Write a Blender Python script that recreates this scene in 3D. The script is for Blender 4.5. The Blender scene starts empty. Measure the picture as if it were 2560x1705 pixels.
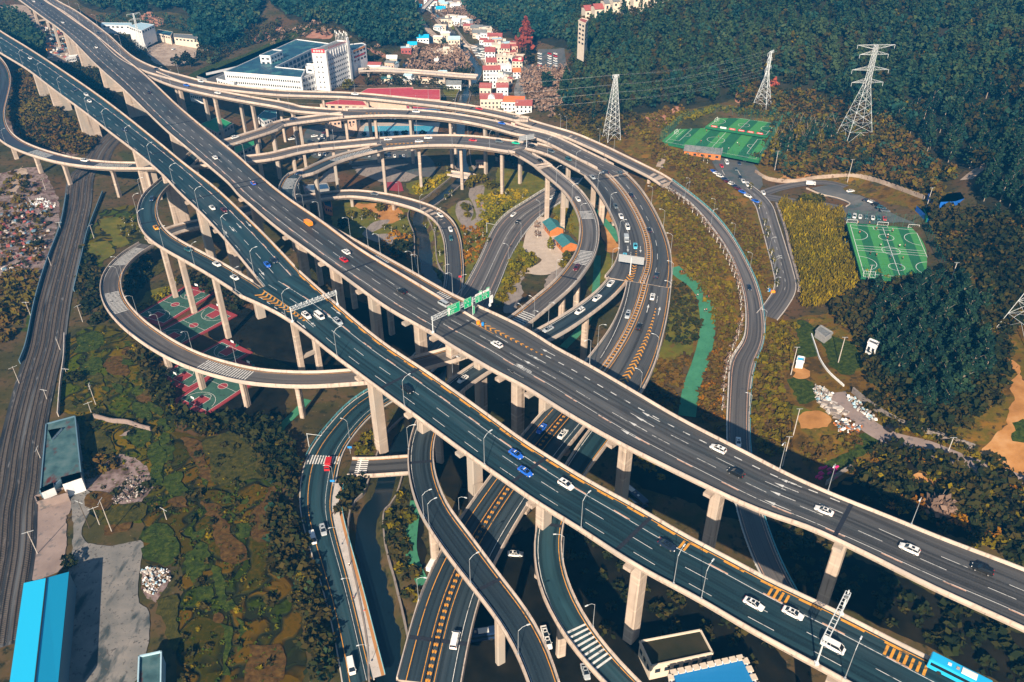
import bpy, math, random
import numpy as np
from mathutils import Vector, Matrix
from mathutils.geometry import delaunay_2d_cdt
R = random.Random(7); rng = np.random.default_rng(7)
sc = bpy.context.scene
# ---------- camera, sky, sun, exposure
F = 2000.0; TH = math.radians(33.3); CZ = 188.0          # focal length in photo pixels, pitch below level, height
cam = bpy.data.objects.new('camera', bpy.data.cameras.new('camera')); sc.collection.objects.link(cam)
cam.location = (0, 0, CZ); cam.rotation_euler = (math.pi/2 - TH, 0, 0)
cam.data.sensor_width = 36.0; cam.data.lens = 36.0*F/2560.0
cam.data.clip_start = 1.0; cam.data.clip_end = 6000.0
sc.camera = cam
SUN_EL = math.radians(31.0); SD = Vector((0.22, 0.975, 0)).normalized()   # the way shadows fall
w = bpy.data.worlds.new("World"); sc.world = w; w.use_nodes = True
nt = w.node_tree; bg = nt.nodes['Background']
sky = nt.nodes.new('ShaderNodeTexSky'); sky.sky_type = 'NISHITA'; sky.sun_disc = False
sky.sun_elevation = SUN_EL; sky.sun_rotation = math.atan2(-SD.x, -SD.y)
sky.air_density = 1.6; sky.dust_density = 0.4; sky.ozone_density = 4.0
nt.links.new(sky.outputs[0], bg.inputs[0]); bg.inputs[1].default_value = 0.05
sun = bpy.data.objects.new('sun', bpy.data.lights.new('sun', 'SUN')); sc.collection.objects.link(sun)
sun.data.energy = 5.0; sun.data.angle = math.radians(0.5); sun.data.color = (1.0, 0.82, 0.62)
sun.rotation_euler = Vector((SD.x*math.cos(SUN_EL), SD.y*math.cos(SUN_EL), -math.sin(SUN_EL))).to_track_quat('-Z', 'Y').to_euler()
sc.view_settings.view_transform = 'Standard'; sc.view_settings.look = 'None'
sc.view_settings.exposure = 0.95; sc.view_settings.gamma = 1.0
try:
    sc.cycles.max_bounces = 5; sc.cycles.diffuse_bounces = 2; sc.cycles.glossy_bounces = 2; sc.cycles.transparent_max_bounces = 6
    sc.cycles.volume_bounces = 0; sc.cycles.use_denoising = True
except Exception: pass
cs, cc = math.sin(TH), math.cos(TH)
TX = [0, 620, 1240, 1860]; TY = [0, 400, 820, 1235]
def T(t, x, y):                                  # a reading taken in an enlarged tile of the photo -> photo pixel
    return (TX[int(t[1])-1] + x*.2998, TY['ABCD'.index(t[0])] + y*.2998)
def TL(t, *xy): return [T(t, *p) for p in xy]
def P(px, z=0.0):                                # photo pixel -> point of the place at height z
    u = px[0]-1280; v = px[1]-852.5; k = (CZ-z)/(F*cs+v*cc)
    return Vector((u*k, (F*cc-v*cs)*k, z))
# ---------- terrain
CP = [(x, y, 0) for x, y in [(400,700),(700,800),(1000,600),(1300,600),(1500,700),(600,1100),(900,1300),(1200,1500),(1500,1650),(300,1300),(100,1500),(1900,1600),(2300,1690),(1300,450),(1000,380),(800,400),(600,420),(100,1200),(500,1650),(700,1650),(1200,1100),(1600,1250),(1500,900)]]
CP += [(1700,1000,1),(1700,720,3),(1860,700,6),(1850,850,4),(1630,445,9),(1780,340,12),(1600,370,11),(1980,330,13),(2240,620,9),(2000,560,8),(2100,520,9),(2000,460,9),(1860,480,9),
 (2100,850,8),(2200,950,10),(2400,1150,13),(2550,1000,20),(2560,1300,10),(2300,720,14),(2440,600,24),(2560,450,42),(2330,400,26),(2150,350,22),(2560,200,58),(2300,150,48),(2000,130,45),(2560,0,75),(2200,0,70),(1900,0,65),(1700,100,42),(1600,180,28),
 (1450,290,11),(1600,30,50),(1430,50,30),(1350,150,8),(1400,330,5),(1200,110,2),(1200,0,4),(1100,20,3),(1050,190,2),(1250,290,1),(930,60,22),(960,20,28),(800,20,22),(700,10,20),(640,85,7),(500,100,7),(450,160,4),(300,60,11),(500,0,26),(300,0,24),(180,10,15),(100,100,13),(0,20,16),
 (100,250,12),(190,310,11),(20,320,9),(0,500,4),(80,440,5),(200,620,1),(0,800,3),(0,1100,1),(260,480,1),(2560,-40,80),(1900,-40,72),(1200,-40,6),(500,-40,34),(0,-40,24),(1900,1350,0),(2150,1300,2),(2350,1400,4)]
cpw = np.array([list(P((x, y), z)) for x, y, z in CP])
def _k(r): return np.where(r > 1e-6, r*r*np.log(np.maximum(r, 1e-6)), 0)
_A = cpw[:, :2]/100.0; _n = len(_A)
_K = _k(np.linalg.norm(_A[:, None]-_A[None], axis=2)) + np.eye(_n)*0.02
_Pm = np.c_[np.ones(_n), _A]; _M = np.block([[_K, _Pm], [_Pm.T, np.zeros((3, 3))]])
_sol = np.linalg.solve(_M, np.r_[cpw[:, 2], 0, 0, 0])
def base_h(xy):
    xy = np.atleast_2d(xy)/100.0; out = np.empty(len(xy))
    for i in range(0, len(xy), 20000):
        q = xy[i:i+20000]; out[i:i+20000] = _k(np.linalg.norm(q[:, None]-_A[None], axis=2)) @ _sol[:_n] + _sol[_n] + q @ _sol[_n+1:]
    return np.clip(out, 0, 115)
CANAL = TL('A2', (1440,40),(1480,100),(1560,220),(1700,330),(1830,440),(1920,560),(1870,670),(1800,790),(1770,1000),(1775,1180),(1810,1400)) + TL('B2', (1830,60),(1760,150),(1580,300),(1420,430),(1470,620),(1490,860),(1600,1100)) + TL('C2', (1500,650),(1270,900),(1190,1100),(1090,1400)) + TL('D2', (1000,120),(990,400),(1080,800),(1160,1200),(1190,1568))
def cat(pts, n=8):
    p = np.array(pts, float); p = np.vstack([2*p[0]-p[1], p, 2*p[-1]-p[-2]]); out = []
    for i in range(1, len(p)-2):
        a, b, c, d = p[i-1:i+3]
        # centripetal catmull-rom
        t0 = 0; t1 = t0+np.linalg.norm(b-a)**.5+1e-9; t2 = t1+np.linalg.norm(c-b)**.5+1e-9; t3 = t2+np.linalg.norm(d-c)**.5+1e-9
        for t in np.linspace(t1, t2, n, endpoint=False):
            A1 = (t1-t)/(t1-t0)*a+(t-t0)/(t1-t0)*b; A2 = (t2-t)/(t2-t1)*b+(t-t1)/(t2-t1)*c; A3 = (t3-t)/(t3-t2)*c+(t-t2)/(t3-t2)*d
            B1 = (t2-t)/(t2-t0)*A1+(t-t0)/(t2-t0)*A2; B2 = (t3-t)/(t3-t1)*A2+(t-t1)/(t3-t1)*A3
            out.append((t2-t)/(t2-t1)*B1+(t-t1)/(t2-t1)*B2)
    out.append(p[-2]); return np.array(out)
def resample(p, step):
    d = np.r_[0, np.cumsum(np.linalg.norm(np.diff(p, axis=0), axis=1))]; n = max(2, int(round(d[-1]/step))+1)
    s = np.linspace(0, d[-1], n); return np.stack([np.interp(s, d, p[:, i]) for i in range(p.shape[1])], 1)
canal_c = resample(cat([list(P(q, 0)) for q in CANAL])[:, :2], 3.0)
def dist_to(xy, line):
    out = np.empty(len(xy)); idx = np.empty(len(xy), int)
    for i in range(0, len(xy), 8000):
        d = np.linalg.norm(xy[i:i+8000, None]-line[None], axis=2); j = d.argmin(1); idx[i:i+8000] = j; out[i:i+8000] = d[np.arange(len(j)), j]
    return out, idx
FLAT = []      # (centre xy, z, half width) of roads lying on the ground
CANAL_W = 5.5
def ground_h(xy):
    xy = np.atleast_2d(np.asarray(xy, float)); h = base_h(xy)
    ws = np.zeros(len(xy)); wz = np.zeros(len(xy)); wm = np.zeros(len(xy))
    for c, z, hw in FLAT:
        lo = c.min(0)-hw-14; hi = c.max(0)+hw+14
        m = np.where((xy > lo).all(1) & (xy < hi).all(1))[0]
        if not len(m): continue
        d, j = dist_to(xy[m], c); t = np.clip((d-hw-3.5)/9.0, 0, 1); t = 1-t*t*(3-2*t); t2 = t**3+1e-9*t; ws[m] += t2; wz[m] += t2*z[j]; wm[m] = np.maximum(wm[m], t)
    k = ws > 0; h[k] = h[k]*(1-wm[k])+wz[k]/ws[k]*wm[k]
    d, _ = dist_to(xy, canal_c); t = np.clip((CANAL_W-d)/3.0, 0, 1); return h - t*4.0
def H(x, y): return float(ground_h([[x, y]])[0])
def G(px, off=0.0):                              # photo pixel -> point on the ground
    z = 0.0
    for _ in range(14):
        p = P(px, z); z = .4*z+.6*(H(p.x, p.y)+off)
    p = P(px, z); return Vector((p.x, p.y, z))
# ---------- materials
MATS = {}
def new_mat(name):
    m = bpy.data.materials.new(name); m.use_nodes = True; b = m.node_tree.nodes['Principled BSDF']; MATS[name] = m; return m, m.node_tree, b
def plain(name, col, rough=.6, metal=0, spec=.5, emit=None):
    m, t, b = new_mat(name); b.inputs['Base Color'].default_value = (*col, 1); b.inputs['Roughness'].default_value = rough; b.inputs['Metallic'].default_value = metal
    b.inputs['Specular IOR Level'].default_value = spec
    return m
def sat(c, k): l = .3*c[0]+.6*c[1]+.1*c[2]; return tuple(max(0.0, l+(v-l)*k) for v in c)
def noisy(name, cols, scale=.1, detail=6, rough=.85, bump=0, pos=None, coord='Object', spec=.3, stretch=None, extra=None, rnd=.6):
    """noise-blended colours; cols: list of colours; extra: (scale, colour, lo, hi) layers laid over"""
    m, t, b = new_mat(name); N = t.nodes; L = t.links
    tc = N.new('ShaderNodeTexCoord'); mp = N.new('ShaderNodeMapping'); L.new(tc.outputs[coord], mp.inputs[0])
    if stretch: mp.inputs['Scale'].default_value = stretch
    n = N.new('ShaderNodeTexNoise'); n.inputs['Scale'].default_value = scale; n.inputs['Detail'].default_value = detail; n.inputs['Roughness'].default_value = rnd
    L.new(mp.outputs[0], n.inputs['Vector'])
    r = N.new('ShaderNodeValToRGB'); L.new(n.outputs['Fac'], r.inputs[0]); e = r.color_ramp.elements
    k = len(cols); ps = pos or [.3+.4*i/(k-1) for i in range(k)] if k > 1 else [0]
    e[0].position = ps[0]; e[0].color = (*cols[0], 1)
    if k > 1: e[1].position = ps[-1]; e[1].color = (*cols[-1], 1)
    for i in range(1, k-1): x = e.new(ps[i]); x.color = (*cols[i], 1)
    out = r.outputs[0]
    for (s2, c2, lo, hi, st) in (extra or []):
        mp2 = N.new('ShaderNodeMapping'); L.new(tc.outputs[coord], mp2.inputs[0])
        if st: mp2.inputs['Scale'].default_value = st
        mp2.inputs['Location'].default_value = (s2*7, s2*3, 1)
        n2 = N.new('ShaderNodeTexNoise'); n2.inputs['Scale'].default_value = s2; n2.inputs['Detail'].default_value = 5; L.new(mp2.outputs[0], n2.inputs['Vector'])
        mr = N.new('ShaderNodeMapRange'); mr.inputs[1].default_value = lo; mr.inputs[2].default_value = hi; L.new(n2.outputs['Fac'], mr.inputs[0])
        mx = N.new('ShaderNodeMix'); mx.data_type = 'RGBA'; L.new(mr.outputs[0], mx.inputs[0]); L.new(out, mx.inputs[6]); mx.inputs[7].default_value = (*c2, 1); out = mx.outputs[2]
    L.new(out, b.inputs['Base Color']); b.inputs['Roughness'].default_value = rough; b.inputs['Specular IOR Level'].default_value = spec
    if bump:
        bm = N.new('ShaderNodeBump'); bm.inputs['Strength'].default_value = 1; bm.inputs['Distance'].default_value = bump; L.new(n.outputs['Fac'], bm.inputs['Height']); L.new(bm.outputs[0], b.inputs['Normal'])
    return m
def asphalt(name, c1, c2, streak):
    # UV: x = metres across, y = metres along: tyre-polished lanes, patches, fine grain
    return noisy(name, [c1, c2], scale=.5, detail=8, coord='UV', stretch=(1, .02, 1), rough=.62, spec=.35, rnd=.55,
                 extra=[(.05, streak, .5, .62, (1.6, .25, 1)), (.9, tuple(v*.5 for v in c1), .46, .62, (1.0, .006, 1)), (.22, tuple(v*1.5 for v in c2), .56, .72, (1.0, .04, 1)), (3.0, tuple(v*1.25 for v in c2), .55, .8, (1, 1, 1)), (.9, tuple(v*.45 for v in c1), .66, .74, (1, .06, 1)), (.06, tuple(v*.6 for v in c1), .58, .64, (1, .3, 1))])
asphalt('asphalt_teal', (.009,.034,.046), (.016,.048,.060), (.036,.058,.068))
asphalt('asphalt_grey', (.058,.060,.062), (.080,.081,.082), (.034,.048,.056))
asphalt('asphalt_warm', (.098,.092,.090), (.132,.122,.116), (.078,.082,.084))
asphalt('asphalt_dark', (.016,.032,.044), (.028,.046,.058), (.036,.050,.060))
asphalt('asphalt_blue', (.028,.040,.060), (.042,.050,.078), (.016,.060,.066))
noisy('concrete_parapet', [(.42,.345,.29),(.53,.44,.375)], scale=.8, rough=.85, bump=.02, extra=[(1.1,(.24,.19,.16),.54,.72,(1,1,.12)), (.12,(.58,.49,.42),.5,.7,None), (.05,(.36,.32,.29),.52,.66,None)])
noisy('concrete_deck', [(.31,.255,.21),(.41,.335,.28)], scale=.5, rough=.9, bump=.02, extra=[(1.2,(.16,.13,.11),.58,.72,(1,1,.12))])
noisy('concrete_pier', [(.38,.31,.255),(.48,.39,.325)], scale=.25, rough=.9, bump=.03, extra=[(1.0,(.18,.14,.11),.54,.74,(1,1,.04)), (.3,(.60,.50,.41),.55,.75,(.2,.2,3)), (.12,(.36,.32,.28),.50,.62,(1,1,.3))])
noisy('concrete_pale', [(.40,.37,.34),(.55,.50,.46)], scale=.4, rough=.9, extra=[(1.5,(.25,.23,.21),.6,.75,None)])
noisy('joint_steel', [(.010,.014,.022),(.02,.026,.04)], scale=2)
noisy('paint_white', [(.46,.47,.46),(.70,.70,.68)], scale=1.5, rough=.7, extra=[(.8,(.14,.15,.15),.56,.68,None)])
noisy('paint_yellow', [(.52,.23,.03),(.72,.33,.04)], scale=1.5, rough=.7, extra=[(.8,(.16,.09,.03),.56,.68,None)])
noisy('paint_peach', [(.45,.26,.18),(.62,.38,.27)], scale=1.2, rough=.7, extra=[(.8,(.18,.13,.11),.56,.68,None)])
# ---------- mesh helpers
def link(o): sc.collection.objects.link(o); return o
def obj(name, V, Fc, mat, parent=None, uv=None, mi=None, smooth=False, kind=None, label=None):
    me = bpy.data.meshes.new(name); me.from_pydata([tuple(v) for v in V], [], Fc)
    for m in (mat if isinstance(mat, (list, tuple)) else [mat]): me.materials.append(MATS[m] if isinstance(m, str) else m)
    if uv is not None:
        l = me.uv_layers.new(name='UVMap'); vi = np.empty(len(me.loops), int); me.loops.foreach_get('vertex_index', vi)
        l.data.foreach_set('uv', np.asarray(uv, float)[vi].ravel())
    if mi is not None: me.polygons.foreach_set('material_index', mi)
    if smooth: me.polygons.foreach_set('use_smooth', [True]*len(me.polygons))
    me.update(); o = link(bpy.data.objects.new(name, me))
    if parent: o.parent = parent
    if kind: o['kind'] = kind
    if label: o['label'] = label
    return o
def thing(name, label, cat_, loc=(0,0,0), rz=0, group=None):
    o = link(bpy.data.objects.new(name, None)); o.location = loc; o.rotation_euler = (0, 0, rz); o['label'] = label; o['category'] = cat_
    if group: o['group'] = group
    return o
def tag(o, label, cat_, group=None, kind=None):
    if label: o['label'] = label
    if cat_: o['category'] = cat_
    if group: o['group'] = group
    if kind: o['kind'] = kind
    return o
class MB:
    def __init__(s): s.v = []; s.f = []; s.m = []
    def add(s, V, Fs, mi=0):
        b = len(s.v); s.v += [tuple(q) for q in V]; s.f += [tuple(i+b for i in f) for f in Fs]; s.m += [mi]*len(Fs)
    def box(s, c, d, rz=0, mi=0, taper=1.0):
        cx, cy, cz = c; dx, dy, dz = d[0]/2, d[1]/2, d[2]/2; co, si = math.cos(rz), math.sin(rz); V = []
        for z, k in ((-dz, 1), (dz, taper)):
            for x, y in ((-dx,-dy),(dx,-dy),(dx,dy),(-dx,dy)): V.append((cx+(x*co-y*si)*k, cy+(x*si+y*co)*k, cz+z))
        s.add(V, [(3,2,1,0),(4,5,6,7),(0,1,5,4),(1,2,6,5),(2,3,7,6),(3,0,4,7)], mi)
    def bar(s, a, b, r, n=4, r2=None, mi=0):
        a = Vector(a); b = Vector(b); d = (b-a); r2 = r if r2 is None else r2
        if d.length < 1e-6: return
        q = d.to_track_quat('Z', 'Y'); V = []
        for p, rr in ((a, r), (b, r2)):
            for i in range(n):
                t = 2*math.pi*(i+.5)/n; V.append(p+q@Vector((rr*math.cos(t), rr*math.sin(t), 0)))
        s.add(V, [(i, (i+1)%n, n+(i+1)%n, n+i) for i in range(n)]+[tuple(range(n))[::-1], tuple(range(n, 2*n))], mi)
    def prism(s, poly, z0, z1, mi=0, top=None):
        n = len(poly); V = [(p[0], p[1], z0) for p in poly]+[(p[0], p[1], z1) for p in poly]
        a = sum(poly[i][0]*poly[(i+1)%n][1]-poly[(i+1)%n][0]*poly[i][1] for i in range(n))
        fs = [(i, (i+1)%n, n+(i+1)%n, n+i) for i in range(n)]; 
        if a < 0: fs = [f[::-1] for f in fs]
        s.add(V, fs, mi); s.add(V, [tuple(range(n, 2*n)) if a > 0 else tuple(range(n, 2*n))[::-1]], mi if top is None else top)
    def build(s, name, mat, parent=None, smooth=False, kind=None, label=None):
        return obj(name, s.v, s.f, mat, parent, mi=s.m if isinstance(mat, (list, tuple)) else None, smooth=smooth, kind=kind, label=label)
# ---------- roads
class Road:
    def __init__(s, N, Fr, zs, w=None, zoff=1.0, ground=False, step=4.0, hwtrim=0.0, wl=None, shift=0):
        def edge(E):
            E = np.array(E, float); d = np.r_[0, np.cumsum(np.linalg.norm(np.diff(E, axis=0), axis=1))]; d /= d[-1]
            z = np.interp(d, [q[0] for q in zs], [q[1] for q in zs]) if zs else np.zeros(len(E))
            if ground: return np.array([list(G(tuple(e), zoff)) for e in E])
            return np.array([list(P(tuple(e), zz+zoff))[:2]+[zz] for e, zz in zip(E, z)])
        a = resample(cat(edge(N)), 1.0)
        if Fr is None: c = a; hw = np.full(len(a), w/2)
        else:
            b = resample(cat(edge(Fr)), 1.0)
            # pair each edge point with the nearest of the other edge; walk both for symmetry
            d, j = dist_to(a[:, :2], b[:, :2]); c = (a+b[j])/2; wd = d
            ok = (j > 0) & (j < len(b)-1)
            if ok.sum() > 3: i0, i1 = np.where(ok)[0][[0, -1]]; c = c[i0:i1+1]; wd = wd[i0:i1+1]
            hw = wd/2
        k = np.ones(13)/13
        def sm(v, rep=2):
            for _ in range(rep):
                if len(v) < 20: return v
                v = np.convolve(np.r_[2*v[0]-v[1:7][::-1], v, 2*v[-1]-v[-7:-1][::-1]], k, 'valid')
            return v
        if Fr is not None:
            c = np.stack([sm(c[:, i]) for i in range(3)], 1); hw = sm(hw, 3)
        else: c[:, 2] = sm(c[:, 2], 4)
        if w: hw = np.full(len(hw), w/2)
        if shift:
            tt = np.gradient(c[:, :2], axis=0); tt /= np.linalg.norm(tt, axis=1)[:, None]+1e-9; c = c.copy(); c[:, 0] += -tt[:, 1]*shift; c[:, 1] += tt[:, 0]*shift
        if wl: hw = np.interp(np.linspace(0, 1, len(hw)), [q[0] for q in wl], [q[1]/2 for q in wl])
        q = resample(np.c_[c, hw], step)
        s.c = q[:, :3]; s.hw = q[:, 3]-hwtrim; t = np.gradient(s.c[:, :2], axis=0); t /= np.linalg.norm(t, axis=1)[:, None]+1e-9
        s.t = t; s.n = np.stack([-t[:, 1], t[:, 0]], 1)         # left normal
        s.s = np.r_[0, np.cumsum(np.linalg.norm(np.diff(s.c[:, :2], axis=0), axis=1))]; s.L = s.s[-1]
        s.far = 1 if np.median(s.n[:, 1]) > 0 else -1
        if Fr is not None:
            m = len(a)//2; s.far = 1 if np.dot(b[j[m], :2]-a[m, :2], s.n[np.argmin(np.linalg.norm(s.c[:, :2]-a[m, :2], axis=1))]) > 0 else -1
    def at(s, u, lat=0, dz=0):
        u = min(max(u, 0), s.L); f = [np.interp(u, s.s, s.c[:, i]) for i in range(3)]
        nx, ny = np.interp(u, s.s, s.n[:, 0]), np.interp(u, s.s, s.n[:, 1]); l = math.hypot(nx, ny)
        return Vector((f[0]+nx/l*lat, f[1]+ny/l*lat, f[2]+dz))
    def tan(s, u):
        a = s.at(u-1.5); b = s.at(u+1.5); return (b-a).normalized()
    def half(s, u): return float(np.interp(u, s.s, s.hw))
    def near(s, p):
        d = np.linalg.norm(s.c[:, :2]-np.array([p[0], p[1]]), axis=1); i = int(d.argmin()); u = s.s[i]
        for _ in range(3):
            q = s.at(u); t = s.tan(u); u += (p[0]-q.x)*t.x+(p[1]-q.y)*t.y
        q = s.at(u); t = s.tan(u); return u, -(p[0]-q.x)*t.y+(p[1]-q.y)*t.x
def sweep(rd, prof, u0=0, u1=None, closed=True, caps=True):
    """prof: list of (a, b, dz): lateral = a*halfwidth + b. returns V, F, uv"""
    u1 = rd.L if u1 is None else u1; us = [u0]+[u for u in rd.s if u0+.5 < u < u1-.5]+[u1]; k = len(prof); V = []; UV = []
    for u in us:
        h = rd.half(u)
        for a, b, dz in prof: V.append(rd.at(u, a*h+b, dz)); UV.append((a*h+b, u))
    fs = []; m = k if closed else k-1
    for i in range(len(us)-1):
        for j in range(m): fs.append((i*k+j, i*k+(j+1)%k, (i+1)*k+(j+1)%k, (i+1)*k+j))
    if closed and caps: fs += [tuple(range(k)), tuple(range((len(us)-1)*k, len(us)*k))[::-1]]
    return V, fs, UV
def strip(mb, rd, lat, u0, u1, w, dz=.03, mi=0, hwrel=0):
    n = max(1, int((u1-u0)/4)); us = [u0+(u1-u0)*i/n for i in range(n+1)]; V = []
    for u in us:
        l = lat+hwrel*rd.half(u); V += [rd.at(u, l-w/2, dz), rd.at(u, l+w/2, dz)]
    mb.add(V, [(2*i, 2*i+2, 2*i+3, 2*i+1) for i in range(n)], mi)
def dashes(mb, rd, lat, u0, u1, w=.15, on=6, off=9, dz=.03, hwrel=0, ph=0):
    u = u0+ph
    while u+on < u1: strip(mb, rd, lat, u, u+on, w, dz, 0, hwrel); u += on+off
def lquad(mb, rd, pts, dz=.035):
    mb.add([rd.at(u, l, dz) for u, l in pts], [tuple(range(len(pts)))])
def bars(mb, rd, u0, n, gap, w, l0, l1, dz=.035):          # transverse bars
    for i in range(n): u = u0+i*gap; lquad(mb, rd, [(u, l0), (u+w, l0), (u+w, l1), (u, l1)], dz)
def arrow(mb, rd, u, lat, d=1, L=6):
    lquad(mb, rd, [(u, lat-.12), (u+d*L*.6, lat-.12), (u+d*L*.6, lat+.12), (u, lat+.12)]); lquad(mb, rd, [(u+d*L*.6, lat-.5), (u+d*L, lat), (u+d*L*.6, lat+.5)], .036)
def chevrons(mb, rd, u0, u1, la0, lb0, la1, lb1, gap=2.6, w=.9, d=1, lean=1.6):
    u = u0
    while u < u1:
        t = (u-u0)/(u1-u0); a = la0+(la1-la0)*t; b = lb0+(lb1-lb0)*t; m = (a+b)/2; k = d*min(lean, abs(b-a)*.6)
        lquad(mb, rd, [(u, a), (u+w, a), (u+w+k, m), (u+k, m)]); lquad(mb, rd, [(u, b), (u+w, b), (u+w+k, m), (u+k, m)], .0352); u += gap
GIRD = 2.2
def viaduct(rd, root, amat, piers=(), ptype='ramp', par=(1, 1), joints=(), gird=True, pzoff=0):
    s = .25
    if gird:
        h = [(1,.28,-.02),(1,.28,-.55),(1,-1.2,-.9),(1,-1.9,-GIRD),(-1,1.9,-GIRD),(-1,1.2,-.9),(-1,-.28,-.55),(-1,-.28,-.02)]
        if rd.hw.min() < 2.6: h = [(1,.28,-.02),(1,.28,-.55),(.6,0,-.9),(.5,0,-GIRD),(-.5,0,-GIRD),(-.6,0,-.9),(-1,-.28,-.55),(-1,-.28,-.02)]
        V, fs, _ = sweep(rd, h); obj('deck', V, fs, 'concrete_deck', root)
    V, fs, uv = sweep(rd, [(-1,.18,.01),(1,-.18,.01)], closed=False); obj('road_surface', V, [f[::-1] for f in fs], amat, root, uv=uv)
    for sgn, on in ((1, par[0]), (-1, par[1])):
        if not on: continue
        u0, u1 = getattr(rd, 'par', (0, rd.L)) if isinstance(on, (int, bool)) else on
        q = [(sgn,-.25,-.3),(sgn,-.22,.35),(sgn,-.14,1.0),(sgn,.14,1.0),(sgn,.28,.2),(sgn,.30,-.5),(sgn,.2,-.56)]
        V, fs, _ = sweep(rd, q, u0, u1); obj('parapet', V, fs, 'concrete_parapet', root)
    for u in joints:
        mbj = MB(); h = rd.half(u)-.26; mbj.add([rd.at(u-.55,-h,.045), rd.at(u+.55,-h,.045), rd.at(u+.55,h,.045), rd.at(u-.55,h,.045)], [(0,1,2,3)]); mbj.build('expansion_joint', 'joint_steel', root)
    for u in piers:
        c = rd.at(u); t = rd.tan(u); rz = math.atan2(t.y, t.x); h = rd.half(u); nz = Vector((-t.y, t.x, 0)).normalized()
        top = c.z-GIRD+.05
        def col(lat, dx, dy, capw):
            p = c+nz*lat; z0 = H(p.x, p.y)-1.0; m = MB()
            hh = top-z0-1.6
            # chamfered column
            def oct(dx, dy, k=.28):
                return [(-dx,-dy+k),(-dx+k,-dy),(dx-k,-dy),(dx,-dy+k),(dx,dy-k),(dx-k,dy),(-dx+k,dy),(-dx,dy-k)]
            co, si = math.cos(rz), math.sin(rz)
            def put(pl, z): return [(p.x+x*co-y*si, p.y+x*si+y*co, z) for x, y in pl]
            A = put(oct(dx/2, dy/2), z0); B = put(oct(dx/2, dy/2), top-1.7); Cc = put(oct(dx/2+.15, capw/2), top-.5); D = put(oct(dx/2+.15, capw/2), top)
            m.add(A+B+Cc+D, [(8*r+i, 8*r+(i+1)%8, 8*r+8+(i+1)%8, 8*r+8+i) for r in range(3) for i in range(8)]+[tuple(range(24, 32))])
            # recessed groove strip on the faces
            m.box((p.x-co*(dx/2+.02), p.y-si*(dx/2+.02), z0+(top-z0)/2-1), (.1, dy*.16, (top-z0)-3), rz)
            m.build('pier', 'concrete_pier', root)
        if ptype == 'ramp': col(0, 1.7, 2.5, min(3.4, h*1.3))
        elif ptype == 'wall': col(0, 2.2, 2*h*.62, 2*h*.7)
        elif ptype == 'frame':
            col(-h*.42, 1.9, 2.3, 2.8); col(h*.42, 1.9, 2.3, 2.8); zg = H(c.x, c.y)
            for fz in (.38, .75): m = MB(); m.box((c.x, c.y, zg+(top-zg)*fz), (1.3, h*.84-2.2, 1.3), rz); m.build('cross_beam', 'concrete_pier', root)
        else:
            col(-rd.far*h*.22, 3.0, 4.0, 6.5)
            m = MB(); m.box((c.x, c.y, top-.62), (2.2, 2*h+.3, 1.1), rz); m.build('pier_cap', 'concrete_pier', root)
def pier_us(rd, pxs, dz=-3.2): return [rd.near(P(q, rd.c[np.argmin(np.linalg.norm(rd.c[:, :2]-np.array(P(q, rd.c[:, 2].mean()))[:2], axis=1)), 2]+dz))[0] for q in pxs]
# ================= the roads, read off the photo tile by tile
z38 = [(0,36),(1,36)]
A_N1 = TL('A1',(-330,200),(-120,350),(0,432),(220,565),(450,740),(690,915),(920,1095),(1200,1310),(1380,1470))+TL('B1',(1480,245),(1700,455),(1890,665),(2130,955))
A_F1 = TL('A1',(-200,95),(0,250),(200,372),(430,520),(880,830),(1300,1160),(1530,1350),(1800,1560))+TL('B2',(-60,420),(150,625),(400,888))
A_N2 = TL('B1',(1975,1098),(2335,1270))+TL('C2',(740,230),(1110,505),(1300,645),(1650,905),(1960,1130),(2200,1290))+TL('D3',(250,0),(700,270),(990,470),(1180,590),(1480,745),(1720,870),(2000,1040),(2335,1230))+TL('D4',(580,1395),(850,1540),(1200,1740),(1900,2140))
A_F2 = TL('B2',(400,888),(740,1195),(1000,1415),(1190,1560))+TL('C2',(1450,325),(1900,640),(2335,955))+TL('C3',(440,1060),(800,1280),(1350,1568))+TL('D3',(1290,155),(1580,335),(2000,550),(2335,735))+TL('D4',(430,795),(830,995),(1200,1185),(1700,1430),(2335,1720),(2900,1980))
B_N1 = TL('A1',(-20,-130),(170,0),(330,118),(540,272),(820,550),(1040,745),(1200,900),(1400,1090),(1700,1340),(1950,1560))+TL('B1',(1960,255))+TL('B2',(0,345),(250,560),(560,785),(830,980),(1170,1225),(1560,1440),(1640,1490))
B_F1 = TL('A1',(230,-110),(430,30),(640,178),(800,288),(1000,452),(1190,600),(1500,890),(1830,1165),(2000,1305))+TL('B2',(0,35),(300,285),(600,490),(930,732),(1340,978),(1900,1315),(1960,1352))
B_N2 = TL('B2',(1470,1390),(1560,1440))+TL('C2',(1650,105),(2100,365),(2335,485))+TL('C3',(430,595),(850,845),(1150,1005),(1700,1275),(2335,1560))+TL('D4',(390,185),(760,355),(1160,545),(1600,775),(2000,945),(2335,1105),(2700,1270))
B_F2 = TL('B2',(1880,1190),(2040,1262),(2335,1400))+TL('B3',(500,1560))+TL('C3',(500,158),(760,290),(1190,540),(1560,758))+TL('C4',(0,1015),(330,1188),(900,1440))+TL('D4',(930,55),(1400,255),(1900,450),(2335,610),(2700,760))
a1 = Road(A_N1, A_F1, z38); a2 = Road(A_N2, A_F2, z38); b1 = Road(B_N1, B_F1, z38)
B_Fm = TL('B2',(1340,978),(1900,1315))
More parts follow.
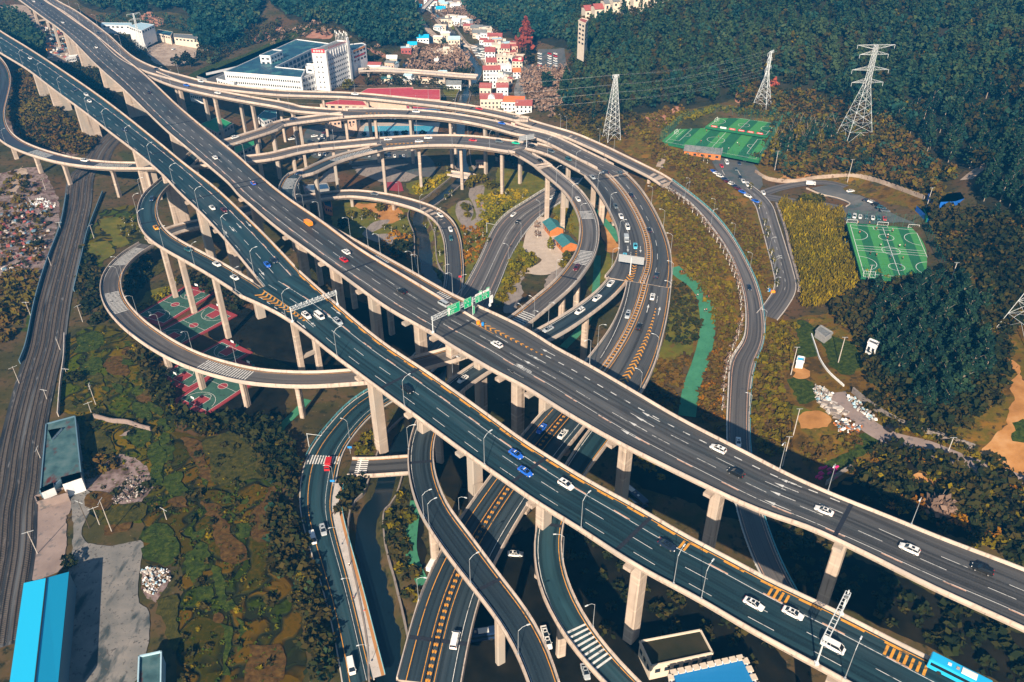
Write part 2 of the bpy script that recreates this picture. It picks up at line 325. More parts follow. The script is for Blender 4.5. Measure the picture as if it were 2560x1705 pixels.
# rear highway after the merge: far edge runs along the joining ramp
b2 = Road(B_N2, B_F2, z38)
OUT_C = TL('A1',(420,-50),(480,0),(640,88),(900,280),(1130,478),(1330,568),(1530,625),(1760,680),(2335,745))+TL('A2',(500,755),(900,768),(1300,805),(1700,850),(2060,905),(2335,975))+TL('A3',(250,978),(650,1100),(850,1180),(1100,1300),(1400,1450))+TL('B3',(1470,160))
c0 = Road(OUT_C, None, [(0,36),(.35,34.5),(.5,33.5),(.72,31),(.88,22),(1,12)], w=9.8, shift=-5.0)
r3b = Road(TL('A1',(1195,612),(1440,708),(1700,772),(2000,830),(2335,888))+TL('A2',(350,912),(600,935),(790,948)), None, [(0,34.9),(1,33)], w=9.4, shift=4.8)
r4 = Road(TL('A1',(1860,1215),(2100,1140),(2335,1060))+TL('A2',(300,1035),(600,990),(790,968)), None, [(0,31),(1,33)], w=9.4, shift=4.8)
r3m = Road(TL('A2',(780,975),(1050,955),(1400,957),(1700,985),(2000,1035),(2335,1115))+TL('A3',(250,1095),(450,1185),(640,1290),(850,1388)), TL('A2',(780,886),(1100,892),(1350,905),(1700,940),(2060,1005),(2335,1085))+TL('A3',(300,1060),(560,1160),(850,1295),(1020,1390)), [(0,33),(1,32)], wl=[(0,17),(.15,12.5),(.4,10.8),(1,10.8)])
r5 = Road(TL('A1',(1990,1350),(2335,1310))+TL('A2',(350,1272),(700,1232),(1080,1198)), TL('A1',(1990,1300),(2335,1250))+TL('A2',(400,1205),(800,1160),(1080,1130)), [(0,28.5),(1,29.5)], w=10)
r5m = Road(TL('A2',(1080,1252),(1400,1212),(1750,1203),(2060,1242),(2335,1292))+TL('A3',(110,1262),(220,1300)), TL('A2',(1100,1130),(1400,1118),(1750,1118),(2040,1135),(2335,1168))+TL('A3',(130,1160),(280,1172)), [(0,29.5),(1,30)], wl=[(0,19),(.25,17),(.8,17),(1,20)])
r5a = Road(TL('A3',(255,1232),(420,1286),(560,1348),(700,1424),(800,1514)), TL('A3',(300,1174),(500,1212),(640,1272),(760,1345),(850,1388)), [(0,30),(1,31.5)], w=10.8)
h1 = Road(TL('B3',(740,120),(800,180),(880,290),(950,420),(1005,540),(1030,650),(1025,760),(985,880),(905,975)), TL('B3',(1000,30),(1160,172),(1280,335),(1370,505),(1440,685),(1468,865),(1462,1000),(1455,1060)), [(0,31.5),(1,29)])
h2 = Road(TL('B3',(1095,1000),(1070,1120),(1000,1310),(920,1450),(830,1568))+TL('C3',(720,300),(590,460)), TL('B3',(1460,1040),(1435,1250),(1380,1500))+TL('C3',(1310,330),(1200,540),(1050,760)), [(0,29),(1,25)])
h3 = Road(TL('C3',(590,460),(450,620),(330,745),(215,880))+TL('D2',(1920,-30),(1760,195),(1620,430),(1500,670),(1420,870),(1300,1300),(1215,1620)), TL('C3',(890,600),(750,790),(640,920),(530,1060))+TL('D2',(2280,150),(2050,560),(1930,850),(1840,1200),(1765,1620)), [(0,24.5),(.3,22),(.6,18.5),(1,16)])
r10 = Road(TL('C3',(900,690),(800,805),(690,950),(590,1110))+TL('D3',(420,20),(350,180),(318,400),(330,620),(400,860),(540,1125),(740,1380),(930,1590),(1200,1840)), TL('C3',(1070,750),(945,925),(840,1060),(735,1200))+TL('D3',(590,110),(548,270),(540,480),(600,720),(730,990),(900,1230),(1240,1590),(1520,1840)), [(0,24.5),(.35,22),(.6,20),(1,17)])
r5b = Road(TL('A3',(200,1300),(400,1420))+TL('B3',(270,10),(400,105),(560,235),(660,380),(710,510),(714,640),(680,760),(600,872),(530,955),(370,1105),(140,1300),(60,1350))+TL('C2',(1760,225),(1420,335),(1100,450),(835,452),(540,472),(270,462),(0,440))+TL('C1',(1900,402),(1560,322),(1290,182),(1090,30))+TL('B1',(1060,1415),(885,1240),(838,1080),(862,960),(950,838),(1100,720),(1250,642)),
 TL('A3',(262,1248),(380,1300),(470,1372))+TL('B3',(600,150),(710,245),(800,375),(845,500),(848,620),(825,760),(760,880),(640,1045),(440,1195),(210,1380),(60,1460))+TL('C2',(1340,238),(1080,300),(828,335),(540,357),(270,352),(0,325))+TL('C1',(1850,258),(1600,165),(1280,-5))+TL('B1',(1150,1275),(1025,1120),(990,1000),(1020,890),(1130,775),(1270,690)), [(0,30),(.2,27),(.4,22.5),(.5,20.5),(.56,19),(.7,15),(.85,11),(1,9)], w=8.6)
r7 = Road(TL('B1',(1250,655),(1480,560),(1720,505),(1980,430))+TL('B2',(160,355),(430,318),(700,280),(860,270),(1100,293),(1350,348),(1525,416),(1640,510),(1697,640),(1717,800),(1722,900),(1707,1060),(1670,1200)), None, [(0,9),(.35,9),(.65,6.5),(.85,.6),(1,.5)], w=8.8)
r6a = Road(TL('A2',(1080,1252),(900,1300),(700,1372),(540,1452))+TL('B2',(440,90),(385,190),(378,280),(400,360),(480,440)), TL('A2',(1060,1200),(850,1242),(650,1300),(480,1375),(330,1462))+TL('B2',(265,215),(255,330),(310,430),(400,520)), [(0,29.5),(.6,31),(1,32)], w=8.2)
r6b = Road(TL('B2',(470,430),(620,505),(880,648),(1340,905),(1700,1105),(1960,1225)), None, [(0,32),(.5,34),(.8,35.6),(1,35.96)], w=7.4, shift=-3.7)
r9 = Road(TL('B3',(1010,830),(960,940),(860,1070),(600,1258),(330,1410))+TL('C2',(2150,130),(1900,272),(1650,445),(1480,610),(1385,800),(1345,920),(1330,1100),(1370,1350),(1450,1568))+TL('D2',(1500,250),(1650,480),(1900,790),(2100,1050),(2250,1300),(2360,1600)),
 TL('B3',(1095,990),(1000,1100),(800,1260),(600,1400),(440,1490))+TL('C2',(2250,200),(2030,335),(1760,525),(1640,680),(1560,880),(1535,1050),(1570,1250),(1700,1530))+TL('D2',(1780,230),(2000,530),(2110,680),(2335,960))+TL('D3',(370,1130),(470,1350),(540,1600)), [(0,29),(.2,26),(.35,24),(.6,25),(1,26)])
r14 = Road(TL('B1',(1500,20),(1340,162),(1220,255),(1165,350),(1158,460),(1200,580),(1300,682),(1700,912),(1970,1095)), TL('B1',(1560,60),(1400,195),(1320,290),(1290,420),(1320,520),(1420,620),(1640,740),(1900,878),(2120,1000)), [(0,25),(.4,31),(1,36)], w=8.8)
r14b = Road(TL('B1',(1530,40),(1700,-110))+TL('A1',(1840,1195)), None, [(0,25),(1,31)], w=8.6)
r15 = Road(TL('A1',(-230,380),(-120,480),(-45,580),(-35,700),(-75,850),(-95,980),(-50,1120),(100,1225),(430,1340),(800,1395),(1230,1402),(1600,1390),(2000,1345)), TL('A1',(-150,330),(0,462),(60,545),(95,655),(72,800),(40,920),(62,1040),(160,1150),(280,1210),(600,1298),(900,1335),(1210,1340),(1600,1325),(1980,1290)), [(0,22),(.3,19),(.55,18),(.75,22),(1,28.5)], w=9)
# ---- ground roads (structure)
z0 = [(0,0),(1,0)]
def gflat(rd, off=0.0):
    c = rd.c; h = base_h(c[:, :2]); k = np.ones(9)/9
    for _ in range(2): h = np.convolve(np.r_[[h[0]]*4, h, [h[-1]]*4], k, 'valid')
    rd.c = np.c_[c[:, :2], h+off]; FLAT.append((rd.c[:, :2].copy(), h-.35, float(rd.hw.max()))); return rd
g17 = Road(TL('B3',(1310,165),(1590,325),(1800,555),(1960,795),(2060,1065),(2090,1260),(2050,1568))+TL('C3',(1980,200),(1945,500),(1932,900),(1960,1200))+TL('D3',(1995,30),(2050,260),(2130,480),(2230,700),(2420,1000)), TL('B3',(1460,155),(1780,410),(1950,610),(2100,870),(2180,1050),(2225,1250),(2235,1500))+TL('C3',(2200,170),(2130,400),(2110,700),(2115,1020))+TL('D3',(2200,110),(2270,320),(2380,600),(2560,920)), z0, ground=True, zoff=.5)
g17 = gflat(g17)
g18 = (Road(TL('B3',(1960,-30),(1945,60),(1975,130),(2060,210))+TL('B4',(70,270),(160,370),(205,500),(262,700),(318,900),(345,1060),(270,1210),(190,1310)), None, z0, ground=True, zoff=0, w=9))
g18 = gflat(g18)
for i in range(12):
    k = len(g18.c)-1-i; j = np.linalg.norm(g17.c[:, :2]-g18.c[k, :2], axis=1).argmin(); f_ = 1-i/12; g18.c[k, 2] = g18.c[k, 2]*(1-f_)+(g17.c[j, 2]-.02)*f_
FLAT[-1] = (FLAT[-1][0], g18.c[:, 2]-.35, FLAT[-1][2])
gpark = gflat(Road(TL('B4',(130,290),(300,235),(500,200),(700,185),(850,215)), None, z0, ground=True, zoff=0, w=7))
glink = gflat(Road(TL('B4',(130,300),(300,330),(470,360),(700,385),(870,420)), None, z0, ground=True, zoff=0, w=9))
g16 = Road(TL('B3',(610,60),(520,190),(350,290),(240,362),(100,445),(0,545))+TL('B2',(1950,800),(1790,1090),(1640,1330),(1500,1500))+TL('C2',(1300,330),(1100,480)), TL('B3',(720,130),(560,330),(390,440),(250,590),(130,775),(55,950),(0,1090))+TL('B2',(1960,1300),(1800,1500))+TL('C2',(1500,420),(1300,560)), z0, ground=True, zoff=.3)
g16 = gflat(g16)
g19 = Road(TL('C2',(1100,480),(860,622),(700,792),(560,962),(470,1130),(440,1320),(440,1500))+TL('D2',(450,200),(520,450),(640,830),(730,1200),(800,1620)), TL('C2',(1300,560),(1060,700),(900,860),(790,1020),(740,1200),(715,1400))+TL('D2',(690,60),(720,250),(860,780),(960,1200),(1060,1620)), z0, ground=True, zoff=0)
g19 = gflat(g19)
rail = gflat(Road(TL('A1',(1250,800),(1160,930),(1000,1080),(850,1250),(770,1400))+TL('B1',(700,100),(640,400),(565,700),(500,950),(440,1200),(400,1430))+TL('C1',(385,130),(310,400),(235,700),(175,1000),(130,1350))+TL('D1',(100,120),(70,500),(0,900),(-60,1300)), None, z0, ground=True, zoff=0, w=15))
rail.hw[:] = 6.0

# ---- merges: each joining deck runs a little way under the merged one, a few centimetres lower
def ext(rd, d0=0, d1=0, drop=0.0):
    rd.c[:, 2] -= drop; n0 = n1 = 0
    if d0: k = max(1, int(d0/4)); t = rd.t[0]; add = np.array([[rd.c[0, 0]-t[0]*4*i, rd.c[0, 1]-t[1]*4*i, rd.c[0, 2]] for i in range(k, 0, -1)]); rd.c = np.vstack([add, rd.c]); rd.hw = np.r_[[rd.hw[0]]*k, rd.hw]; n0 = k*4
    if d1: k = max(1, int(d1/4)); t = rd.t[-1]; add = np.array([[rd.c[-1, 0]+t[0]*4*i, rd.c[-1, 1]+t[1]*4*i, rd.c[-1, 2]] for i in range(1, k+1)]); rd.c = np.vstack([rd.c, add]); rd.hw = np.r_[rd.hw, [rd.hw[-1]]*k]; n1 = k*4
    t = np.gradient(rd.c[:, :2], axis=0); t /= np.linalg.norm(t, axis=1)[:, None]+1e-9; rd.t = t; rd.n = np.stack([-t[:, 1], t[:, 0]], 1); rd.s = np.r_[0, np.cumsum(np.linalg.norm(np.diff(rd.c[:, :2], axis=0), axis=1))]; rd.L = rd.s[-1]; rd.par = (n0, rd.L-n1); return rd
ext(a1, 0, 16, .06); ext(r14, 0, 10, .12); ext(b1, 0, 8, .06); ext(r6b, 0, 10, .14); ext(r3b, 0, 12, .06); ext(r4, 0, 12, .12); ext(r5, 0, 12, .06); ext(r6a, 12, 0, .12)
ext(r5a, 10, 12, .06); ext(r5b, 12, 0, .12); ext(r3m, 0, 12, .10); ext(h2, 10, 0, .05); ext(r9, 12, 0, .12); ext(h3, 12, 0, .10); ext(r10, 12, 0, .15)
# ================= viaducts
VD = {}
def vroot(name, label, cat_, rd): 
    c = rd.at(rd.L/2); r = thing(name, label, cat_, (0,0,0)); return r
def auto(rd, sp, u0=8, u1=None):
    u1 = rd.L-6 if u1 is None else u1; n = max(1, int(round((u1-u0)/sp))); return [u0+(u1-u0)*i/n for i in range(n+1)]
GROUND_AV = []       # roads that piers must not stand in
def okp(rd, us, lats=(0,)):
    out = []
    for u in us:
        good = True
        for g in GROUND_AV:
            for la in lats:
                p = rd.at(u, la*rd.half(u)); d = np.linalg.norm(g.c[:, :2]-np.array([p.x, p.y]), axis=1); i = d.argmin()
                if d[i] < g.hw[i]+1.6 and g.c[i, 2] < p.z-4: good = False
        if good: out.append(u)
    return out
GROUND_AV += [g16, g17, g19, r7]
class W: pass
def line_mb():
    w_ = W(); w_.w = MB(); w_.y = MB(); w_.p = MB(); return w_
def put_lines(w_, root):
    if w_.w.v: w_.w.build('white_stripe', 'paint_white', root)
    if w_.y.v: w_.y.build('yellow_stripe', 'paint_yellow', root)
    if w_.p.v: w_.p.build('edge_stripe', 'paint_peach', root)
# ---- front elevated highway
A = vroot('elevated_highway', 'front elevated highway of teal asphalt with a yellow line along its far barrier', 'highway', a2)
def js(rd, pxs): return [rd.near(P(q, 36))[0] for q in pxs]
viaduct(a1, A, 'asphalt_teal', pier_us(a1, TL('A1',(190,600),(330,680),(570,850)), -2), 'wall', (1, 1), js(a1, [T('A1',1330,1270), T('A1',870,960), T('B1',1720,300)]))
viaduct(a2, A, 'asphalt_teal', okp(a2, pier_us(a2, TL('C2',(940,420),(1350,730),(1780,1050))+TL('D3',(300,90),(1125,600))+TL('D4',(720,1590))), (-.5, .5)), 'twin', (1, 1), js(a2, [T('B2',250,935), T('C2',1270,420), T('C3',280,1180), T('D3',1140,340)]))
for rd_, pt, px in ((a1, 'wall', TL('A1',(1080,1230),(1330,1430))), (a1, 'twin', TL('B1',(1570,350),(1790,590),(1960,780))), (a2, 'frame', TL('C2',(190,-60),(520,120)))):
    viaduct_piers = okp(rd_, pier_us(rd_, px, -2.5), (-.5, .5)) if pt != 'wall' else pier_us(rd_, px, -2.5)
    sv = rd_.hw.copy()
    if pt == 'frame': rd_.hw = np.full(len(sv), 9.0)
    class _R: pass
    tmp = rd_; V0 = len(sc.objects)
    # piers only
    _g, _o = GIRD, None
    def only_piers(rd, root, piers, ptype):
        keep = obj
        globals()['obj'] = lambda name, *a, **k: keep(name, *a, **k) if name in ('pier', 'pier_cap', 'cross_beam') else None
        viaduct(rd, root, 'asphalt_teal', piers, ptype, (0, 0), (), False); globals()['obj'] = keep
    only_piers(rd_, A, viaduct_piers, pt); rd_.hw = sv
f = a1.far; m = line_mb(); f2 = a2.far
strip(m.y, a1, 0, 4, a1.L-2, .25, hwrel=f*.94); strip(m.y, a2, f2*-.8, 0, a2.L, .25, hwrel=f2)
for i, u in enumerate(np.arange(2, a2.L-8, 9.5)): strip(m.y, a2, f2*-1.15, u, u+5.2, .5, .034, hwrel=f2)
for rd, s0, e0 in ((a1, 0, a1.L), (a2, 0, a2.L)):
    ff = rd.far; k = 1.2 if rd is a1 else 1.0
    for la in (3.3,):
        strip(m.w, rd, ff*la*k, s0, e0, .18); [strip(m.p, rd, ff*(la*k+.25), u, u+5, .38, .034) for u in np.arange(s0+3, e0-6, 14)]
    dashes(m.w, rd, ff*-.9*k, s0, e0-2, .17, 6, 9); dashes(m.w, rd, ff*-4.8*k, s0, e0-2, .17, 6, 9, ph=3)
    strip(m.w, rd, 0, s0, e0 if rd is a1 else e0*.02, .15, hwrel=-ff*.93)
dashes(m.w, a2, a2.far*-8.4, 6, 66, .3, 2.2, 3)
for q in TL('B1',(1930,570),(1990,545),(2070,530),(1870,590))+TL('B2',(110,930),(180,915),(250,890),(330,865),(520,1350),(440,1370),(660,1290),(730,1255)):
    rd = a1 if q[0] < 655 or q[1] < 640 else a2; u, la = rd.near(P(q, 36)); arrow(m.w, rd, u-3, la, 1, 7)
chevrons(m.y, a2, 3, 32, -f2*1.2-f2*3.3, -f2*9.0, -f2*4.8, -f2*5.6, 2.4, .9, 1)
strip(m.y, a2, -f2*4.5, 2, 34, .2)
for q0, q1 in ((T('D3',1555,400), T('D3',1660,450)), (T('D4',215,800), T('D4',450,900)), (T('D4',1180,1280), T('D4',1580,1460))):
    u0 = a2.near(P(q0, 36))[0]; u1 = a2.near(P(q1, 36))[0]; bars(m.y, a2, u0, int((u1-u0)/1.35), 1.35, .6, f2*3.6, f2*6.6)
put_lines(m, A)
# ---- rear elevated highway
Bh = vroot('elevated_highway', 'wide rear elevated highway of grey asphalt carrying the green overhead signs', 'highway', b2)
viaduct(b1, Bh, 'asphalt_grey', pier_us(b1, TL('A1',(480,250),(580,330),(760,520),(940,700),(1320,1080)), -2), 'wall', (1, 1), js(b1, [T('A1',1530,1020), T('B2',20,170), T('B1',2130,200), T('B2',950,880)]))
viaduct(b2, Bh, 'asphalt_grey', okp(b2, pier_us(b2, TL('C2',(1560,90),(1800,230),(2120,420))+TL('C3',(280,560),(1000,950),(1810,1350))+TL('D4',(770,470))), (-.5, .5)), 'twin', (1, 1), js(b2, [T('B2',1780,1390), T('D4',830,210)]))
only_piers(b1, Bh, pier_us(b1, TL('A1',(350,180),(180,60)), -2), 'frame'); only_piers(b1, Bh, okp(b1, pier_us(b1, TL('B1',(1740,130),(2000,330))+TL('B2',(330,640),(620,860),(960,1080),(1350,1340)), -2.5), (-.5, .5)), 'twin')
m = line_mb()
for rd, s0, e0, k in ((b1, 0, b1.L, 1.15), (b2, 0, b2.L, 1.0)):
    ff = rd.far; strip(m.w, rd, ff*(-4.9), s0, e0, .18); [strip(m.p, rd, ff*(-5.15), u, u+5, .38, .034) for u in np.arange(s0+3, e0-6, 14)]
    dashes(m.w, rd, -ff*1.1, s0, e0-2, .17, 6, 9); dashes(m.w, rd, ff*2.7, s0, e0-2, .17, 6, 9, ph=4)
strip(m.y, b1, 0, b1.L*.55, b1.L, .2, hwrel=b1.far*.955); strip(m.p, b1, 0, 0, b1.L*.55, .2, hwrel=b1.far*.955)
fb = b2.far
u0 = b2.near(P(T('B2',1930,1370), 36))[0]; u1 = b2.near(P(T('C3',400,240), 36))[0]
chevrons(m.y, b2, u0+1, u1, fb*3.2, fb*5.8, fb*5.8, fb*6.2, 2.3, .8, -1); strip(m.y, b2, fb*3.0, u0, u0+8, .2)
dashes(m.w, b2, fb*6.4, u1, b2.L*.75, .34, 2.4, 3.2)
for q in TL('B2',(1530,1290),(1470,1340))+TL('C2',(2300,330),(2230,380))+TL('C3',(350,260),(290,300),(230,340),(160,380),(1290,740),(1240,780),(1180,820),(1120,890),(430,200))+TL('C4',(380,1290),(350,1330),(320,1400),(280,1480)):
    u, la = b2.near(P(q, 36)); arrow(m.w, b2, u+3.5, la, -1, 7)
put_lines(m, Bh)
# ---- ramps: name, roads, asphalt, label
def ramp(label, items, cat_='ramp', name='flyover_ramp'):
    r = vroot(name, label, cat_, items[0][0]); m = line_mb()
    for it in items:
        rd, mat, pus, pt, par = it[:5]; jn = it[5] if len(it) > 5 else [rd.L*.5]
        viaduct(rd, r, mat, pus, pt, par, jn)
        if rd.hw.max() < 7.5: strip(m.y, rd, 0, 0, rd.L, .2, hwrel=rd.far*.78); strip(m.w, rd, 0, 0, rd.L, .16, hwrel=-rd.far*.78)
    return r, m
def dz(rd, z): rd.c[:, 2] += z; return rd
rc, m = ramp('outermost flyover branching off the rear highway and sweeping over to the wooded side', [(c0, 'asphalt_warm', okp(c0, auto(c0, 30, 200, c0.L-12)), 'ramp', (1, 1), js(c0, TL('A2',(1630,855),(2290,990)))+[c0.L*.8])])
def sub(rd, q, z): return rd.near(P(q, z))[0]
u = sub(c0, T('A1',1310,605), 35); chevrons(m.y, c0, u, u+34, -c0.far*2.0, -c0.far*4.6, -c0.far*4.0, -c0.far*4.7, 2.4, .9, 1); dashes(m.w, c0, 0, 0, 330, .16, 5, 8); put_lines(m, rc)
rb, m = ramp('second flyover from the rear highway, running just inside the outermost one', [(r3b, 'asphalt_warm', okp(r3b, pier_us(r3b, TL('A1',(1470,740),(1740,820),(2060,880))+TL('A2',(370,930)), -2)), 'ramp', (1, 1)),
    (r3m, 'asphalt_warm', okp(r3m, pier_us(r3m, TL('A2',(780,985),(1055,975),(1350,975),(1685,1005),(1990,1045))+TL('A3',(200,1130),(480,1240)), -2)), 'ramp', (1, 1), [sub(r3m, T('A2',1340,930), 33), sub(r3m, T('A3',220,1060), 32)])])
chevrons(m.y, r3m, 2, 26, 0.4, -2.4, -1, -1.6, 2.6, 1.0, 1); dashes(m.w, r3m, 0, 28, r3m.L, .16, 5, 7); put_lines(m, rb)
rr, m = ramp('short flyover rising from under the rear highway to the merge above the swimming pool', [(r14b, 'asphalt_dark', [], 'ramp', (1, 1), []), (r4, 'asphalt_warm', okp(r4, pier_us(r4, TL('A1',(2130,1150))+TL('A2',(140,1090),(430,1030)), -2)), 'ramp', (1, 1))]); put_lines(m, rr)
rs, m = ramp('middle flyover arc passing in front of the swimming pool with red and green cars', [(r5, 'asphalt_warm', okp(r5, pier_us(r5, TL('A2',(370,1290),(710,1250)), -2)), 'ramp', (1, 1)),
    (r5m, 'asphalt_warm', okp(r5m, pier_us(r5m, TL('A2',(1090,1265),(1425,1235),(1765,1220),(2085,1265)), -2)), 'ramp', (1, 1), [sub(r5m, T('A2',1770,1160), 30)])])
chevrons(m.y, r5m, 2, 26, 0, -3, -2.6, -3.4, 2.4, .9, 1); dashes(m.w, r5m, 1, 26, r5m.L, .16, 5, 7); strip(m.y, r5m, 0, 0, r5m.L, .2, hwrel=.93); strip(m.y, r5m, 0, 0, r5m.L, .2, hwrel=-.93); put_lines(m, rs)
# multi-lane curved highway with the median barrier
hw, m = ramp('broad curved multi-lane flyover with a double yellow median barrier', [(r5a, 'asphalt_warm', okp(r5a, auto(r5a, 30, 14)), 'ramp', (1, 1), []),
   (h1, 'asphalt_grey', okp(h1, pier_us(h1, TL('B3',(740,150),(990,520)), -2), (-.5, .5)), 'twin', (1, 1), [6]), (h2, 'asphalt_grey', okp(h2, [20, 50], (-.5, .5)), 'twin', (1, 1), [2]), (h3, 'asphalt_dark', okp(h3, [35, 62, 90], (-.5, .5)), 'twin', (1, 1), [8, sub(h3, T('D2',1600,1220), 17)])], 'highway', 'curved_highway')
fh = h1.far
def med(rd, la0, la1, u0, u1):
    r_ = Road.__new__(Road); us = np.linspace(u0, u1, max(3, int((u1-u0)/4))); pts = np.array([list(rd.at(u, la0+(la1-la0)*(u-u0)/(u1-u0))) for u in us])
    r_.c = pts; r_.hw = np.full(len(us), .9); t = np.gradient(pts[:, :2], axis=0); t /= np.linalg.norm(t, axis=1)[:, None]; r_.t = t; r_.n = np.stack([-t[:, 1], t[:, 0]], 1); r_.s = np.r_[0, np.cumsum(np.linalg.norm(np.diff(pts[:, :2], axis=0), axis=1))]; r_.L = r_.s[-1]; r_.far = 1; return r_
def lat_of(rd, q, z): return rd.near(P(q, z))[1]
m1 = med(h1, lat_of(h1, T('B3',1000,195), 31), lat_of(h1, T('B3',1265,900), 29.4), 2, h1.L); m2 = med(h2, lat_of(h2, T('B3',1245,1060), 29), lat_of(h2, T('C3',870,350), 26.5), 0, h2.L)
m3 = med(h3, lat_of(h3, T('C3',590,720), 23.5), lat_of(h3, T('D2',1500,1560), 16), 4, h3.L)
for k, r_ in enumerate((m1, m2, m3)):
    for sg in (-1, 1):
        V, fs, _ = sweep(r_, [(0,sg*.8-.12,0),(0,sg*.8-.12,.8),(0,sg*.8+.12,.8),(0,sg*.8+.12,0)]); obj('median_barrier', V, fs, 'concrete_parapet' if k < 2 else 'joint_steel', hw)
    chevrons(m.y, r_, 0, r_.L, -.62, -.05, -.62, -.05, 1.9, .8, 1); chevrons(m.y, r_, 0, r_.L, .62, .05, .62, .05, 1.9, .8, 1)
    strip(m.y, r_, -1.5, 0, r_.L, .18); strip(m.y, r_, 1.5, 0, r_.L, .18)
dashes(m.w, h1, fh*5.6, 4, h1.L, .17, 5, 7); dashes(m.w, h1, -fh*5.8, 4, h1.L-20, .17, 5, 7); strip(m.y, h1, 0, 0, h1.L, .2, hwrel=fh*.9); strip(m.y, h2, 0, 0, h2.L, .2, hwrel=h2.far*.9)
dashes(m.w, h2, h2.far*4.2, 3, 30, .17, 5, 7); strip(m.w, h2, -h2.far*7.6, 0, h2.L-20, .16)
g0 = lat_of(h2, T('B3',1310,1330), 27.5); g1 = lat_of(h2, T('C3',1060,450), 26); ug0 = sub(h2, T('B3',1310,1250), 27.5); ug1 = sub(h2, T('C3',1030,470), 26)
chevrons(m.y, h2, ug0, ug1, g0-.2, g0+.2, g1-1.7, g1+1.7, 2.2, .8, -1)
ug = sub(h1, T('B3',1160,760), 29.5); lg = lat_of(h1, T('B3',1150,900), 29.4); chevrons(m.y, h1, ug, h1.L, lg-.2, lg+.2, lg-1.7, lg+1.7, 2.2, .8, 1)
strip(m.y, h3, 0, 0, h3.L, .2, hwrel=-h3.far*.72); strip(m.w, h3, 0, 0, h3.L, .15, hwrel=h3.far*.72); 
for q in TL('B3',(1100,740),(1205,745)): u, la = h1.near(P(q, 29.8)); arrow(m.w, h1, u-3, la, 1, 6)
for q in TL('B3',(1265,1245),(1360,1265)): u, la = h2.near(P(q, 27.8)); arrow(m.w, h2, u+3, la, -1, 6)
put_lines(m, hw)
rt, m = ramp('narrow slip flyover leaving the curved highway below the rear highway', [(r10, 'asphalt_teal', okp(r10, [52, 88]), 'ramp', (1, 1), [sub(r10, T('D3',430,270), 21)])])
u = sub(r10, T('D3',630,1140), 19); bars(m.w, r10, u, 9, 1.35, .55, -2.7, 2.7); u = sub(r10, T('D3',460,170), 21); bars(m.w, r10, u-4, 4, 1.35, .55, -2.7, 2.7); put_lines(m, rt)
rl, m = ramp('long loop flyover spiralling inside the arc and out round the basketball courts', [(r5b, 'asphalt_warm', okp(r5b, pier_us(r5b, TL('B3',(230,-20),(415,110),(555,225),(690,420),(750,930),(610,1090),(350,1350)), -2)), 'ramp', (1, 1), [sub(r5b, T('B3',620,1005), 25)])])
only_piers(r5b, rl, okp(r5b, pier_us(r5b, TL('C2',(1400,330),(400,480))+TL('C1',(1980,440),(1590,335),(1310,190)), -2)), 'ramp')
for q, n in ((T('B3',760,440), 7), (T('B3',740,810), 10), (T('B3',280,1290), 11)): u = sub(r5b, q, 27 if q[1] < 620 else 24); bars(m.w, r5b, u, n, 1.3, .5, -2.9, 2.9)
for q, n, z in ((T('C1',1880,350), 20, 14), (T('B1',960,1190), 18, 10), (T('B1',1080,800), 16, 9.5)): u = sub(r5b, q, z); bars(m.w, r5b, u-n*.6, n, 1.2, .5, -2.9, 2.9)
put_lines(m, rl)
rg, m = ramp('low ramp curving round the garden pond down to ground level', [(r7, 'asphalt_grey', okp(r7, [u for u in auto(r7, 26, 12, r7.L*.62)]), 'ramp', (1, 1), [sub(r7, T('B2',1670,540), 4)])])
put_lines(m, rg)
rh, m = ramp('inner loop ramp climbing from the middle arc to join the rear highway', [(r6a, 'asphalt_dark', okp(r6a, pier_us(r6a, TL('A2',(800,1330),(560,1440))+TL('B2',(400,300)), -2)), 'ramp', (1, 1), []), (r6b, 'asphalt_grey', okp(r6b, auto(r6b, 32, 12)), 'ramp', ((0, r6b.L-10), 0), [])])
for rd_, q, n in ((r6a, T('A2',860,1270), 22), (r6a, T('B2',340,200), 12), (r6b, T('B2',1100,810), 8), (r6b, T('B2',1650,1130), 6)): u = sub(rd_, q, 31 if rd_ is r6a else 35); bars(m.w, rd_, u-n*.6, n, 1.25, .5, -2.7, 2.7)
put_lines(m, rh)
ri, m = ramp('curved flyover passing between the two highways then sweeping down past the under-deck car park', [(r9, 'asphalt_dark', okp(r9, pier_us(r9, TL('B3',(800,1300),(440,1510))+TL('C2',(1830,520),(1290,640),(1560,1000))+TL('D2',(1470,130),(2020,960)), -2)), 'ramp', (1, 1), [4, sub(r9, T('C2',1440,1100), 25.4), sub(r9, T('D2',2010,740), 26)])])
put_lines(m, ri)
rj, m = ramp('loop flyover with an orange taxi joining the front highway near the basketball courts', [(r14, 'asphalt_teal', okp(r14, pier_us(r14, TL('B1',(1290,690),(1455,790),(1750,950)), -2)), 'ramp', (1, 1), [sub(r14, T('B1',1260,525), 30)])])
put_lines(m, rj)
rk, m = ramp('single-lane flyover entering beside the hillside and passing under the front highway', [(r15, 'asphalt_blue', okp(r15, pier_us(r15, TL('A1',(50,1210),(215,1320),(460,1385),(870,1435),(1240,1400)), -2)), 'ramp', (1, 1), [sub(r15, T('A1',250,1270), 18)])])
for q, n in ((T('A1',290,1270), 14), (T('A1',940,1370), 18)): u = sub(r15, q, 20); bars(m.w, r15, u-n*.6, n, 1.3, .5, -2.9, 2.9)
put_lines(m, rk)
